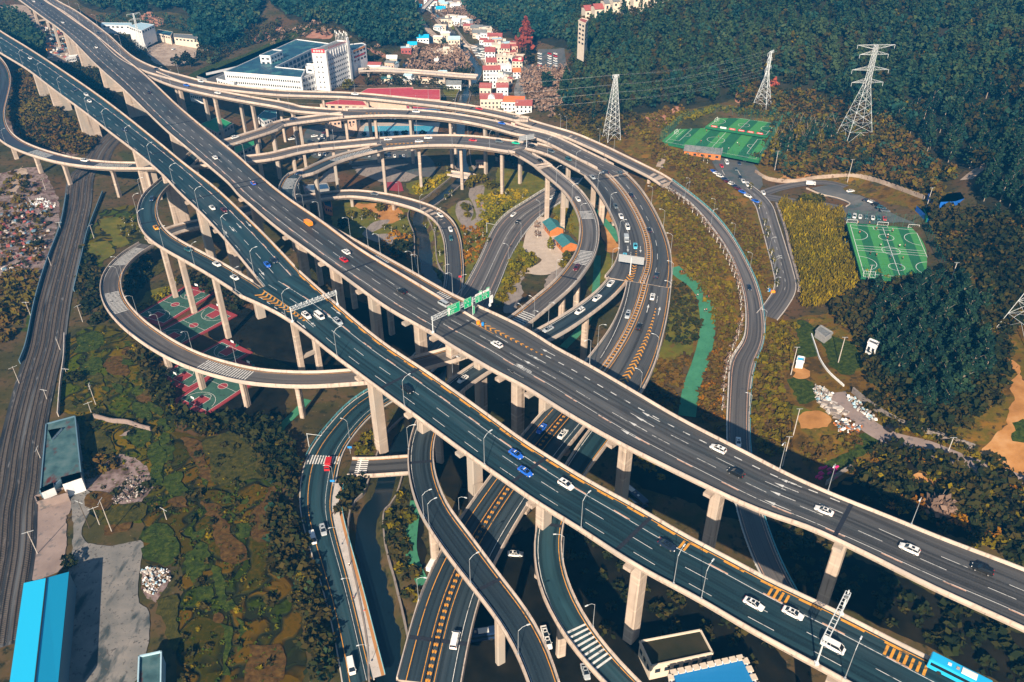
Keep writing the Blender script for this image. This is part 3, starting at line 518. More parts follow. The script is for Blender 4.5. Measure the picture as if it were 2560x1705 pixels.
# ---- ground roads
def groundroad(name, rd, mat, edge=None, kerb=True):
    V, fs, uv = sweep(rd, [(-1,0,.03),(1,0,.03)], closed=False); o = obj(name, V, [f[::-1] for f in fs], mat, uv=uv, kind='structure')
    if kerb:
        for sg in (-1, 1):
            V, fs, _ = sweep(rd, [(sg,0,-.7),(sg,0,.14),(sg,sg*.35,.14),(sg,sg*.35,-.7)]); obj('kerb', V, fs, 'concrete_pale', kind='structure')
    return o
def railing(label, rd, sg, off, mat, u0=0, u1=None, h=1.1, cat_='railing'):
    u1 = rd.L if u1 is None else u1; r = thing('roadside_railing', label, cat_); m = MB()
    for z in (.45, .8, h):
        V, fs, _ = sweep(rd, [(sg,off-.05,z-.05),(sg,off-.05,z+.05),(sg,off+.05,z+.05),(sg,off+.05,z-.05)], u0, u1); m.add(V, fs)
    m.build('rail', mat, r); u = u0
    while u < u1: m = MB(); m.box(tuple(rd.at(u, sg*rd.half(u)+off, h/2)), (.14, .14, h+.2), 0); u += 3.5; m.build('post', mat, r)
    return r
plain('rail_white', (.62,.62,.60)); plain('rail_blue', (.12,.42,.50)); plain('galv', (.42,.45,.48), .45, .4); plain('galv_white', (.62,.66,.68), .4, .1)
groundroad('road', g17, 'asphalt_warm'); groundroad('road', g18, 'asphalt_warm'); groundroad('road', gpark, 'asphalt_warm', kerb=False); groundroad('road', glink, 'asphalt_warm', kerb=False)
groundroad('road', g16, 'asphalt_warm'); groundroad('road', g19, 'asphalt_teal')
gm = MB(); gy = MB(); gp = MB()
for rd in (g17,): strip(gp, rd, 0, 0, rd.L, .18, .05, hwrel=.8); strip(gp, rd, 0, 0, rd.L, .18, .05, hwrel=-.8)
for rd in (g16,): strip(gp, rd, 0, 0, rd.L, .18, .05, hwrel=.62); strip(gp, rd, 0, 0, rd.L, .18, .05, hwrel=-.72); strip(gm, rd, 0, 0, rd.L, .15, .05)
strip(gy, g19, 0, 0, g19.L, .2, .05, hwrel=-.55); strip(gy, g19, 0, 0, g19.L, .2, .05, hwrel=.85); strip(gm, g19, 0, 0, g19.L, .12, .05, hwrel=.55)
dashes(gm, g18, 0, 10, g18.L-20, .14, 3, 5, .05)
u = g19.near(P(T('C2',620,1100), 0))[0]
for i in range(12): lat = (-.95+1.9*i/11.5)*g19.half(u); lquad(gm, g19, [(u-2.2, lat), (u+2.2, lat), (u+2.2, lat+.5), (u-2.2, lat+.5)], .06)
gm.build('road_marking', 'paint_white', kind='structure'); gy.build('road_marking', 'paint_yellow', kind='structure'); gp.build('road_marking', 'paint_peach', kind='structure')
# footpath with orange cycle strip beside the lower road
f19 = g19.far
V, fs, uv = sweep(g19, [(f19,f19*.35,.15),(f19,f19*3.2,.15)], g19.near(P(T('C2',700,1300),0))[0], None, False); obj('pavement', V, fs, 'concrete_pale', kind='structure')
plain('cycle_orange', (.42,.19,.06), .8)
V, fs, uv = sweep(g19, [(f19,f19*2.2,.17),(f19,f19*3.0,.17)], g19.near(P(T('C2',700,1300),0))[0], None, False); obj('cycle_strip', V, fs, 'cycle_orange', kind='structure')
railing('teal railing between the lower road pavement and the dark stream', g19, f19, f19*3.2, 'rail_blue', g19.near(P(T('C2',700,1300),0))[0])
railing('teal railing on the outer side of the lower road above the crossing', g19, -f19, -f19*.6, 'rail_blue', 0, g19.near(P(T('C2',500,1080),0))[0])
railing('white railing on the garden side of the two-way ground road', g16, -g16.far, -g16.far*.5, 'rail_white'); railing('white railing on the plaza side of the two-way ground road', g16, g16.far, g16.far*.5, 'rail_white')
railing('pale railing on the inner side of the road along the brown slope', g17, -g17.far, -g17.far*.5, 'rail_white'); railing('pale blue railing on the outer side of the road along the brown slope', g17, g17.far, g17.far*.5, 'rail_blue')
# ================= terrain sheet
xs = np.arange(-560, 720, 3.2); ys = np.arange(60, 1300, 3.2); gx, gy_ = np.meshgrid(xs, ys); xy = np.stack([gx.ravel(), gy_.ravel()], 1)
keep_d = np.linalg.norm(xy, axis=1); zz = ground_h(xy)
nxg, nyg = len(xs), len(ys); ii = np.arange(nxg*nyg).reshape(nyg, nxg)
fa = np.stack([ii[:-1, :-1].ravel(), ii[:-1, 1:].ravel(), ii[1:, 1:].ravel(), ii[1:, :-1].ravel()], 1)
noisy('ground_mix', [(.030,.034,.012),(.055,.050,.016),(.095,.062,.028),(.045,.052,.014)], scale=.035, detail=10, rough=1, bump=.5, pos=[.35,.47,.55,.66], spec=.1,
      extra=[(.012,(.10,.052,.022),.52,.62,None), (.4,(.018,.022,.010),.55,.68,None), (.9,(.13,.10,.06),.66,.72,None)])
me = bpy.data.meshes.new('ground'); me.vertices.add(len(xy)); me.vertices.foreach_set('co', np.c_[xy, zz].ravel()); me.loops.add(fa.size); me.loops.foreach_set('vertex_index', fa.ravel()); me.polygons.add(len(fa)); me.polygons.foreach_set('loop_start', np.arange(len(fa))*4); me.update(calc_edges=True); me.validate()
me.materials.append(MATS['ground_mix']); g = link(bpy.data.objects.new('ground', me)); g['kind'] = 'structure'
me.polygons.foreach_set('use_smooth', [True]*len(me.polygons))
# ================= vegetation helpers
from mathutils.geometry import delaunay_2d_cdt
def in_poly(pts, poly):
    x, y = pts[:, 0], pts[:, 1]; c = np.zeros(len(pts), bool); n = len(poly); j = n-1
    for i in range(n):
        xi, yi = poly[i][:2]; xj, yj = poly[j][:2]
        c ^= ((yi > y) != (yj > y)) & (x < (xj-xi)*(y-yi)/((yj-yi) or 1e-9)+xi); j = i
    return c
def GP(pxs, off=0): return [G(p, off) for p in pxs]
def drape(name, pxs, mat, dz=.12, res=4.0, kind='structure', world=None, smooth=True, jag=0):
    w_ = np.array([[p.x, p.y] for p in (world or GP(pxs))])
    if smooth and len(w_) > 4: w_ = cat(np.vstack([w_, w_[:1]]), 4)[:-1]
    else: w_ = resample(np.vstack([w_, w_[:1]]), 4.0)[:-1]
    if smooth and kind == 'structure' and name not in ('plaza', 'pond', 'paved_path', 'footpath', 'car_park'):
        w_ = resample(np.vstack([w_, w_[:1]]), 1.6)[:-1]; n_ = len(w_); nz_ = sum(a_*np.interp(np.arange(n_), np.linspace(0, n_, max(3, int(n_/k_)+1)), rng.normal(size=max(3, int(n_/k_)+1)))[:, None]*np.ones(2) for a_, k_ in ((.7, 7), (.5, 3), (.3, 1))); t_ = np.roll(w_, -1, 0)-np.roll(w_, 1, 0); t_ /= np.linalg.norm(t_, axis=1)[:, None]+1e-9; w_ = w_+np.stack([-t_[:, 1], t_[:, 0]], 1)*nz_*(1 if name != 'concrete_yard' else .4)
    if jag: w_ = w_ + rng.normal(0, jag, w_.shape)
    lo, hi = w_.min(0), w_.max(0); gx_, gy2 = np.meshgrid(np.arange(lo[0]+res/2, hi[0], res), np.arange(lo[1]+res/2, hi[1], res)); q = np.stack([gx_.ravel(), gy2.ravel()], 1)
    q = q[in_poly(q, w_)] if len(q) else q.reshape(0, 2); n = len(w_); al = np.vstack([w_, q]) if len(q) else w_
    r = delaunay_2d_cdt([Vector(v) for v in al], [], [list(range(n))], 1, 1e-4)
    vv = np.array([list(v) for v in r[0]]); z = ground_h(vv)+dz
    fs = [f if (vv[f[1]][0]-vv[f[0]][0])*(vv[f[2]][1]-vv[f[0]][1])-(vv[f[1]][1]-vv[f[0]][1])*(vv[f[2]][0]-vv[f[0]][0]) > 0 else f[::-1] for f in r[2]]
    return obj(name, np.c_[vv, z], fs, mat, kind=kind)
def leaf_mat(name, cols, tr=.0):
    cols = [sat(c, 1.3) for c in cols]
    m, t, b = new_mat(name); N = t.nodes; L = t.links; a = N.new('ShaderNodeAttribute'); a.attribute_name = 'tint'; oi = N.new('ShaderNodeObjectInfo')
    ad = N.new('ShaderNodeMath'); ad.operation = 'ADD'; ml = N.new('ShaderNodeMath'); ml.operation = 'MULTIPLY'; ml.inputs[1].default_value = .45; L.new(oi.outputs['Random'], ml.inputs[0]); L.new(a.outputs['Fac'], ad.inputs[0]); L.new(ml.outputs[0], ad.inputs[1])
    r = N.new('ShaderNodeValToRGB'); L.new(ad.outputs[0], r.inputs[0]); e = r.color_ramp.elements; k = len(cols)
    e[0].position = .1; e[0].color = (*cols[0], 1); e[1].position = 1.0; e[1].color = (*cols[-1], 1)
    for i in range(1, k-1): x = e.new(.1+.9*i/(k-1)); x.color = (*cols[i], 1)
    L.new(r.outputs[0], b.inputs['Base Color']); b.inputs['Roughness'].default_value = .9; b.inputs['Specular IOR Level'].default_value = .15
    return m
leaf_mat('pine', [(.004,.012,.010),(.009,.024,.018),(.018,.040,.024),(.040,.058,.028)])
leaf_mat('teal_wood', [(.006,.020,.018),(.014,.040,.034),(.030,.062,.042),(.070,.080,.040)])
leaf_mat('olive', [(.022,.028,.006),(.052,.052,.008),(.095,.080,.010),(.15,.115,.014)])
leaf_mat('yellowgreen', [(.060,.065,.006),(.12,.115,.008),(.19,.16,.010),(.27,.20,.012)])
leaf_mat('brown_scrub', [(.022,.017,.008),(.052,.035,.014),(.092,.056,.020),(.085,.072,.020)])
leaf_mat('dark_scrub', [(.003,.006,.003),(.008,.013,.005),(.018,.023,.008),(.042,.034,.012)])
leaf_mat('orange_scrub', [(.10,.050,.008),(.18,.085,.010),(.26,.13,.012),(.14,.12,.012)])
leaf_mat('rust_tree', [(.11,.035,.028),(.22,.065,.048),(.32,.10,.07)])
leaf_mat('bare_twig', [(.10,.075,.062),(.18,.13,.105),(.25,.18,.14)])
noisy('bark', [(.06,.045,.03),(.12,.09,.06)], scale=2); plain('bark_pale', (.30,.24,.18), .9); plain('trunk_lime', (.70,.70,.66), .9)
def crown(kind, n, r, h, seed):
    g_ = np.random.default_rng(seed); V = []; tint = []
    for i in range(n):
        if kind == 'pine':
            t = g_.random()**.8; a = g_.random()*6.283; rad = r*(1-t)**.7*(.3+.7*g_.random()**.6)*(1+.3*math.sin(t*23+seed)+.25*math.sin(a*3+t*9+seed)); c = np.array([rad*math.cos(a), rad*math.sin(a), h*(.26+.74*t)]); s = r*(.36-.18*t)*(1 if n < 150 else .68)
        elif kind == 'round':
            d = g_.normal(size=3); d /= np.linalg.norm(d); k = (.5+.55*g_.random())*(1+.22*math.sin(d[0]*5+seed)*math.sin(d[1]*6+seed)); c = d*np.array([r, r, h*.42])*k + np.array([0, 0, h*.62]); s = r*(.32 if n < 80 else .24)
        elif kind == 'tuft':
            a = g_.random()*6.283; t = g_.random(); rad = r*t; c = np.array([rad*math.cos(a), rad*math.sin(a), h*(.3+.7*g_.random()*(1-t*.5))]); s = r*.4
        else:
            d = g_.normal(size=3); d /= np.linalg.norm(d); d[2] = abs(d[2]); c = d*np.array([r, r, h])*(.6+.45*g_.random()); s = r*.42
        u = g_.normal(size=3); u[2] *= .5; u /= np.linalg.norm(u); v = np.cross(u, g_.normal(size=3)); v /= np.linalg.norm(v)
        if kind == 'tuft': u = np.array([g_.normal()*.25, g_.normal()*.25, 1]); u /= np.linalg.norm(u)
        s1 = s*(.6+.8*g_.random()); s2 = s1*(.5+.5*g_.random()) * (.45 if kind == 'tuft' else 1)
        V += [c-u*s1-v*s2*.6, c+u*s1*.2-v*s2, c+u*s1+v*s2*.5, c-u*s1*.3+v*s2]; tt = g_.random()*.55; tint += [tt]*4
    V = np.array(V); V[:, 2] = np.maximum(V[:, 2], .05); return V, np.array(tint)
TPL = {}
def tpl(kind, n, r, h, k=8): 
    key = (kind, n, r, h)
    if key not in TPL: TPL[key] = [crown(kind, n, r, h, 11*i+int(r*10)+n) for i in range(k)]
    return TPL[key]
def mesh_quads(name, V, tint, mat):
    me = bpy.data.meshes.new(name); nv = len(V); me.vertices.add(nv); me.vertices.foreach_set('co', V.astype(np.float32).ravel()); me.loops.add(nv); me.loops.foreach_set('vertex_index', np.arange(nv)); me.polygons.add(nv//4); me.polygons.foreach_set('loop_start', np.arange(nv//4)*4)
    me.update(calc_edges=True); a = me.attributes.new('tint', 'FLOAT', 'POINT'); a.data.foreach_set('value', tint.astype(np.float32)); me.materials.append(MATS[mat]); return me
AVOID = []
def blocked(q, extra=2.0):
    b = np.zeros(len(q), bool)
    for g_ in (g16, g17, g18, g19, gpark, glink, rail):
        d, j = dist_to(q, g_.c[:, :2]); b |= d < g_.hw[j]+extra
    d, _ = dist_to(q, canal_c); b |= d < CANAL_W+1.5
    for p in AVOID: b |= in_poly(q, p)
    return b
def scatter_pts(pxs, sp, jit=.45, world=None):
    w_ = np.array([[p.x, p.y] for p in (world or GP(pxs))]); lo, hi = w_.min(0), w_.max(0)
    gx_, gy2 = np.meshgrid(np.arange(lo[0], hi[0], sp), np.arange(lo[1], hi[1], sp)); q = np.stack([gx_.ravel(), gy2.ravel()], 1)+rng.uniform(-jit, jit, (gx_.size, 2))*sp
    q = q[in_poly(q, w_)]; return q[~blocked(q)] if len(q) else q
def scatter(name, regs, label, cat_=None):
    """regs: (pxs, spacing, template key args, material, scale range). one object per material -> stuff"""
    bym = {}
    for pxs, sp, ta, mat, (s0, s1), *o in regs:
        q = pxs if isinstance(pxs, np.ndarray) else scatter_pts(pxs, sp)
        if name == 'forest' and len(q): gq = np.sin(q[:, 0]*.11+1.7*np.sin(q[:, 1]*.07))+np.sin(q[:, 1]*.13+1.3*np.sin(q[:, 0]*.05)); q = q[gq < rng.uniform(1.1, 2.6, len(q))]
        if not len(q): continue
        z = ground_h(q); tp = tpl(*ta); sel = rng.integers(0, len(tp), len(q)); sc_ = rng.uniform(s0, s1, len(q)); an = rng.uniform(0, 6.283, len(q)); ti = np.clip(rng.uniform(0, .36, len(q))+.16*(np.sin(q[:, 0]*.045+2*np.sin(q[:, 1]*.03))+np.sin(q[:, 1]*.06+q[:, 0]*.02))*.7, 0, .5)
        for k, (V, tt) in enumerate(tp):
            m = sel == k
            if not m.any(): continue
            c_, s_ = np.cos(an[m]), np.sin(an[m]); S = sc_[m][:, None]
            X = (V[:, 0][None]*c_[:, None]-V[:, 1][None]*s_[:, None])*S+q[m][:, 0][:, None]; Y = (V[:, 0][None]*s_[:, None]+V[:, 1][None]*c_[:, None])*S+q[m][:, 1][:, None]; Z = V[:, 2][None]*S+z[m][:, None]
            bym.setdefault(mat, []).append((np.stack([X, Y, Z], 2).reshape(-1, 3), (tt[None]+ti[m][:, None]).ravel()))
    for mat, L in bym.items():
        o = link(bpy.data.objects.new(name, mesh_quads(name, np.concatenate([a for a, _ in L]), np.concatenate([b for _, b in L]), mat))); o['kind'] = 'stuff'
        if label: o['label'] = label
_tm = {}
def tree(name, label, cat_, p, mat, ta, s=1, group=None, trunk='bark', th=.4, rz=None, lean=0):
    """a tree as a thing: trunk and crown"""
    key = (mat, ta, trunk, th)
    if key not in _tm:
        out = []
        for V, tt in tpl(*ta)[:5]:
            m = MB(); R0 = max(.16, ta[2]*.07); m.bar((0, 0, -.6), (.1, 0, ta[3]*th), R0, 6, R0*.7)
            hb = ta[3]*th; m.bar((.1, 0, hb), (.05, .1, ta[3]*.85), R0*.7, 5, R0*.25)
            for i in range(4): a = i*1.7+.4; m.bar((.08, 0, hb*(.9+.18*i)), (math.cos(a)*ta[2]*.6, math.sin(a)*ta[2]*.6, hb*(1.25+.2*i)), R0*.4, 4, R0*.12)
            o1 = m.build('trunk', trunk); me1 = o1.data; bpy.data.objects.remove(o1); out.append((me1, mesh_quads('crown', V, tt, mat)))
        _tm[key] = out
    me1, me2 = _tm[key][R.randrange(len(_tm[key]))]
    r = thing(name, label, cat_, tuple(p), R.uniform(0, 6.28) if rz is None else rz, group); r.scale = (s, s, s*R.uniform(.92, 1.1))
    for nm, me in (('trunk', me1), ('crown', me2)): o = link(bpy.data.objects.new(nm, me)); o.parent = r
    return r
def terrace_mat(name, cols, sc_=.085):
    cols = [tuple(v*.85 for v in sat(c, 1.4)) for c in cols]
    m, t, b = new_mat(name); N = t.nodes; L = t.links; tc = N.new('ShaderNodeTexCoord'); nz = N.new('ShaderNodeTexNoise'); nz.inputs['Scale'].default_value = .035; nz.inputs['Detail'].default_value = 3; L.new(tc.outputs['Object'], nz.inputs['Vector'])
    mx = N.new('ShaderNodeMix'); mx.data_type = 'VECTOR'; mx.inputs[0].default_value = .5; sc2 = N.new('ShaderNodeVectorMath'); sc2.operation = 'SCALE'; sc2.inputs['Scale'].default_value = 60; L.new(nz.outputs['Color'], sc2.inputs[0]); ad = N.new('ShaderNodeVectorMath'); ad.operation = 'ADD'; L.new(tc.outputs['Object'], ad.inputs[0]); L.new(sc2.outputs[0], ad.inputs[1])
    mp = N.new('ShaderNodeMapping'); mp.inputs['Scale'].default_value = (1, .5, 0); mp.inputs['Rotation'].default_value = (0, 0, .5); L.new(ad.outputs[0], mp.inputs[0])
    vo = N.new('ShaderNodeTexVoronoi'); vo.inputs['Scale'].default_value = sc_; L.new(mp.outputs[0], vo.inputs['Vector']); ve = N.new('ShaderNodeTexVoronoi'); ve.feature = 'DISTANCE_TO_EDGE'; ve.inputs['Scale'].default_value = sc_; L.new(mp.outputs[0], ve.inputs['Vector'])
    sp = N.new('ShaderNodeSeparateColor'); L.new(vo.outputs['Color'], sp.inputs[0]); n2 = N.new('ShaderNodeTexNoise'); n2.inputs['Scale'].default_value = .8; n2.inputs['Detail'].default_value = 8; L.new(tc.outputs['Object'], n2.inputs['Vector']); m2 = N.new('ShaderNodeMath'); m2.operation = 'MULTIPLY_ADD'; m2.inputs[1].default_value = .5; L.new(n2.outputs['Fac'], m2.inputs[0]); L.new(sp.outputs[0], m2.inputs[2])
    r = N.new('ShaderNodeValToRGB'); L.new(m2.outputs[0], r.inputs[0]); e = r.color_ramp.elements; k = len(cols); e[0].position = .15; e[0].color = (*cols[0], 1); e[1].position = 1.3 if False else 1.0; e[1].color = (*cols[-1], 1)
    for i in range(1, k-1): x = e.new(.15+.85*i/(k-1)); x.color = (*cols[i], 1)
    mr = N.new('ShaderNodeMapRange'); mr.inputs[1].default_value = .02; mr.inputs[2].default_value = .13; L.new(ve.outputs['Distance'], mr.inputs[0]); m3 = N.new('ShaderNodeMix'); m3.data_type = 'RGBA'; L.new(mr.outputs[0], m3.inputs[0]); m3.inputs[6].default_value = (.014,.018,.006,1); L.new(r.outputs[0], m3.inputs[7]); L.new(m3.outputs[2], b.inputs['Base Color']); b.inputs['Roughness'].default_value = 1; b.inputs['Specular IOR Level'].default_value = .1
    bm = N.new('ShaderNodeBump'); bm.inputs['Distance'].default_value = .5; L.new(mr.outputs[0], bm.inputs['Height']); L.new(bm.outputs[0], b.inputs['Normal'])
noisy('painted_shade_ground', [(.003,.004,.003),(.009,.010,.007),(.018,.016,.009)], scale=.12, detail=9, rough=1, spec=.05)  # soil colour taken down to near black to stand in for shade
terrace_mat('terraces', [(.024,.034,.008),(.070,.085,.012),(.040,.062,.010),(.100,.085,.014),(.055,.055,.012),(.13,.095,.02)], .13)
terrace_mat('terraces_dark', [(.012,.018,.005),(.036,.050,.010),(.022,.034,.008),(.060,.045,.012),(.034,.036,.008),(.095,.062,.014)], .12)
# ================= ground patches
noisy('lawn', [(.060,.075,.010),(.11,.11,.014),(.17,.14,.016)], scale=.15, detail=8, rough=1, spec=.1, extra=[(.5,(.12,.065,.018),.58,.72,None)])
noisy('field_green', [(.009,.018,.003),(.030,.050,.006),(.070,.085,.010)], scale=.7, detail=12, bump=.2, rough=1, spec=.1, extra=[(.7,(.02,.028,.006),.55,.7,None), (2.2,(.12,.13,.03),.62,.75,None)])
noisy('field_brown', [(.030,.018,.006),(.080,.042,.010),(.13,.075,.020)], scale=.7, detail=12, bump=.2, rough=1, spec=.1, extra=[(1.2,(.05,.045,.012),.55,.7,(.3,3,1))])
noisy('field_olive', [(.016,.020,.005),(.050,.048,.008),(.095,.075,.012)], scale=.7, detail=12, bump=.2, rough=1, spec=.1, extra=[(1.5,(.035,.04,.01),.5,.65,(3,.3,1))])
noisy('orange_earth', [(.26,.12,.035),(.40,.19,.06),(.50,.28,.12)], scale=.12, detail=9, rough=1, bump=.2, spec=.1)
noisy('red_earth', [(.22,.09,.055),(.32,.15,.10),(.40,.24,.17)], scale=.12, detail=9, rough=1, bump=.2, spec=.1)
noisy('pale_dirt', [(.24,.18,.14),(.36,.28,.22),(.44,.36,.29)], scale=.15, detail=9, rough=1, spec=.1, extra=[(.6,(.14,.09,.06),.58,.7,None)])
noisy('scrap_ground', [(.05,.035,.030),(.13,.09,.08),(.26,.20,.19),(.10,.05,.045)], scale=.12, detail=12, rough=1, bump=.4, spec=.1, pos=[.35,.45,.56,.66], extra=[(1.4,(.42,.38,.36),.66,.74,None), (.8,(.07,.07,.02),.56,.66,None)])
noisy('yard_concrete', [(.115,.12,.118),(.18,.175,.165),(.25,.23,.21)], scale=.12, detail=10, rough=.95, spec=.2, extra=[(.25,(.045,.06,.065),.56,.66,(1,.4,1)), (1.2,(.09,.085,.08),.6,.66,None)])
noisy('yard_pink', [(.20,.155,.14),(.30,.235,.21)], scale=.15, detail=10, rough=.95, spec=.2, extra=[(.5,(.13,.12,.12),.56,.7,None)])
noisy('plaza', [(.40,.33,.27),(.50,.42,.35)], scale=.3, detail=6, rough=.9, extra=[(1.5,(.30,.25,.21),.6,.7,None)])
noisy('plaza_grey', [(.20,.17,.155),(.28,.24,.21)], scale=.4, detail=6, rough=.9, extra=[(1.2,(.14,.12,.11),.55,.7,(1,.2,1))])
noisy('car_park', [(.075,.080,.082),(.11,.11,.108)], scale=.2, detail=8, rough=.85, extra=[(.1,(.05,.075,.078),.5,.6,None)])
noisy('green_path', [(.035,.17,.095),(.055,.23,.13)], scale=.25, detail=6, rough=.9, extra=[(1.0,(.03,.11,.07),.6,.75,None)])
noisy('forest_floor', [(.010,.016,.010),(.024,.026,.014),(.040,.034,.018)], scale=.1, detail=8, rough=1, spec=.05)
noisy('ballast', [(.016,.021,.027),(.034,.038,.043),(.060,.056,.054)], scale=.25, detail=12, rough=1, bump=.1, coord='UV', stretch=(1, .12, 1), extra=[(1.3,(.15,.15,.155),.58,.72,(1,.2,1)), (.12,(.10,.105,.11),.52,.60,(1.5,.1,1)), (.3,(.010,.014,.020),.55,.65,(1,.1,1))])
noisy('court_green', [(.030,.090,.070),(.045,.12,.09)], scale=.3, rough=.8, extra=[(.8,(.025,.06,.05),.55,.7,None)])
plain('court_red', (.26,.03,.04), .8); noisy('turf_dark', [(.008,.10,.045),(.014,.13,.055)], scale=.5, rough=.95); noisy('turf_light', [(.040,.21,.06),(.055,.26,.075)], scale=.5, rough=.95)
def PT(mat, name, dz, *polys, **k):
    for p in polys: drape(name, p, mat, dz+R.uniform(0, .02), **k)
S_ = lambda *a: list(a)
# forest floors
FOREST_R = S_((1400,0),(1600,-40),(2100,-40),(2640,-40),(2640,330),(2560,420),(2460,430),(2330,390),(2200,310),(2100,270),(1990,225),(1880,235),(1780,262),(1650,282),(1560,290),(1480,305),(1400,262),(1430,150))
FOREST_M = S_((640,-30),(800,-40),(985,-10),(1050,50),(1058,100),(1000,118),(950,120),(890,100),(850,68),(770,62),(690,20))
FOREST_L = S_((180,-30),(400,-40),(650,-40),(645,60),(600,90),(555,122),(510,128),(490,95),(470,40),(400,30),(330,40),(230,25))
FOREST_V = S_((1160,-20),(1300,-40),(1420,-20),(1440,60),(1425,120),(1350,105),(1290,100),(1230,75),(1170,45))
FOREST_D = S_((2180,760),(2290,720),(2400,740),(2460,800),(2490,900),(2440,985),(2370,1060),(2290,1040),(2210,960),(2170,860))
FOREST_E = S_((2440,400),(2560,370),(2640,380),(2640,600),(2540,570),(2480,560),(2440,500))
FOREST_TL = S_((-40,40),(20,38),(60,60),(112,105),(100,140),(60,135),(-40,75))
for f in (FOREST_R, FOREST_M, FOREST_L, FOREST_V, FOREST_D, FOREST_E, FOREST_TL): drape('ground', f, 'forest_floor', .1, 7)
noisy('dry_grass', [(.065,.038,.006),(.14,.075,.010),(.095,.080,.008),(.21,.105,.014)], scale=.09, detail=12, rough=1, bump=.3, spec=.1, pos=[.36,.46,.54,.64], extra=[(.5,(.035,.028,.010),.56,.68,None), (1.6,(.20,.13,.04),.64,.74,None)])
drape('ground', S_((1600,400),(1700,440),(1800,480),(1880,560),(1930,640),(1960,760),(1940,900),(1900,1060),(1800,1080),(1740,1000),(1700,800),(1620,560)), 'dry_grass', .11, 5); drape('ground', S_((1480,320),(1600,300),(1700,350),(1760,400),(1850,480),(1930,560),(1900,600),(1700,440),(1560,380)), 'dry_grass', .11, 5)
drape('ground', S_((1860,300),(2080,250),(2250,330),(2350,460),(2420,560),(2200,500),(2040,460),(1880,440)), 'dry_grass', .11, 5); drape('ground', S_((2360,560),(2600,560),(2640,1200),(2500,1250),(2250,1150),(2200,1060),(2400,1060),(2500,900),(2440,700)), 'dry_grass', .11, 5); drape('ground', S_((1960,800),(2180,780),(2200,1100),(2130,1230),(2050,1200),(1960,1100)), 'dry_grass', .11, 5)
# yards, paths, earth
PT('scrap_ground', 'ground', .10, TL('B1',(-60,120),(300,60),(440,250),(480,500),(420,800),(330,1000),(200,1150),(-60,1100)), TL('A1',(20,1000),(300,950),(600,1100),(640,1300),(300,1300),(60,1150)))
PT('pale_dirt', 'dirt_yard', .14, TL('A1',(0,50),(160,40),(330,180),(420,330),(540,400),(700,440),(740,520),(540,530),(430,510),(390,420),(330,330),(200,260),(0,110)), TL('A1',(1220,440),(1290,370),(1500,345),(1740,350),(1760,400),(1640,470),(1500,545),(1330,545),(1260,480)), TL('A1',(300,1010),(480,930),(520,990),(420,1080),(330,1190),(290,1160)), TL('B1',(190,40),(220,110),(130,260),(120,320),(80,300),(100,180)))
PT('red_earth', 'bare_earth', .16, TL('A1',(1170,130),(1240,100),(1300,130),(1360,180),(1320,220),(1200,170)), TL('A1',(2110,310),(2200,270),(2335,225),(2300,270),(2150,360)), TL('A2',(30,330),(110,270),(260,225),(180,290),(60,365)), TL('A2',(480,310),(560,260),(700,270),(690,325),(560,325)), TL('A2',(990,400),(1080,430),(1190,480),(1180,500),(1060,450)), TL('A3',(740,1090),(900,1050),(1040,1030),(1110,1040),(1110,1110),(1010,1130),(960,1180),(900,1150)), TL('A3',(1180,1030),(1260,960),(1400,930),(1520,890),(1550,940),(1420,1020),(1300,1060)), TL('A4',(-60,740),(80,740),(130,790),(60,850),(-60,860)))
PT('orange_earth', 'bare_earth', .17, TL('A4',(640,1260),(700,1210),(780,1200),(840,1240),(780,1270),(680,1280)), TL('A4',(240,1500),(400,1440),(520,1420),(610,1375),(620,1420),(560,1470),(420,1510),(300,1520)), TL('B3',(810,360),(900,420),(960,560),(1020,650),(1000,770),(940,760),(880,650),(850,480)), TL('B3',(800,365),(880,390),(1000,520),(950,520),(850,450)), TL('C4',(2150,250),(2260,280),(2335,380),(2400,700),(2400,1300),(2250,1220),(1990,1090),(2100,900),(2180,760),(2230,520)), TL('C4',(460,720),(520,690),(640,690),(720,750),(700,830),(560,860),(460,820)), TL('C4',(400,350),(470,330),(540,360),(540,410),(440,430),(400,400)), TL('C4',(1370,1240),(1480,1210),(1600,1280),(1560,1340),(1430,1300)), TL('C4',(2000,220),(2100,240),(2130,300),(2030,290)))
PT('field_green', 'grass_plot', .18, TL('C4',(450,-60),(560,-20),(600,180),(620,240),(450,230)), TL('C4',(620,100),(700,80),(870,110),(930,200),(950,300),(880,400),(760,340),(690,200)), TL('C4',(360,430),(470,420),(560,500),(620,600),(480,650),(420,560)), TL('C4',(660,1120),(900,1000),(980,880),(1100,920),(960,1080),(760,1200)), TL('C4',(2250,800),(2400,760),(2400,960),(2240,960)), TL('A4',(410,1180),(520,1160),(540,1190),(430,1205)), TL('D4',(1950,-20),(2100,-40),(2150,70),(2000,110)))
PT('terraces', 'ground', .13, TL('B1',(830,420),(1120,380),(1230,620),(1150,680),(950,760),(850,900),(720,900),(720,700)))
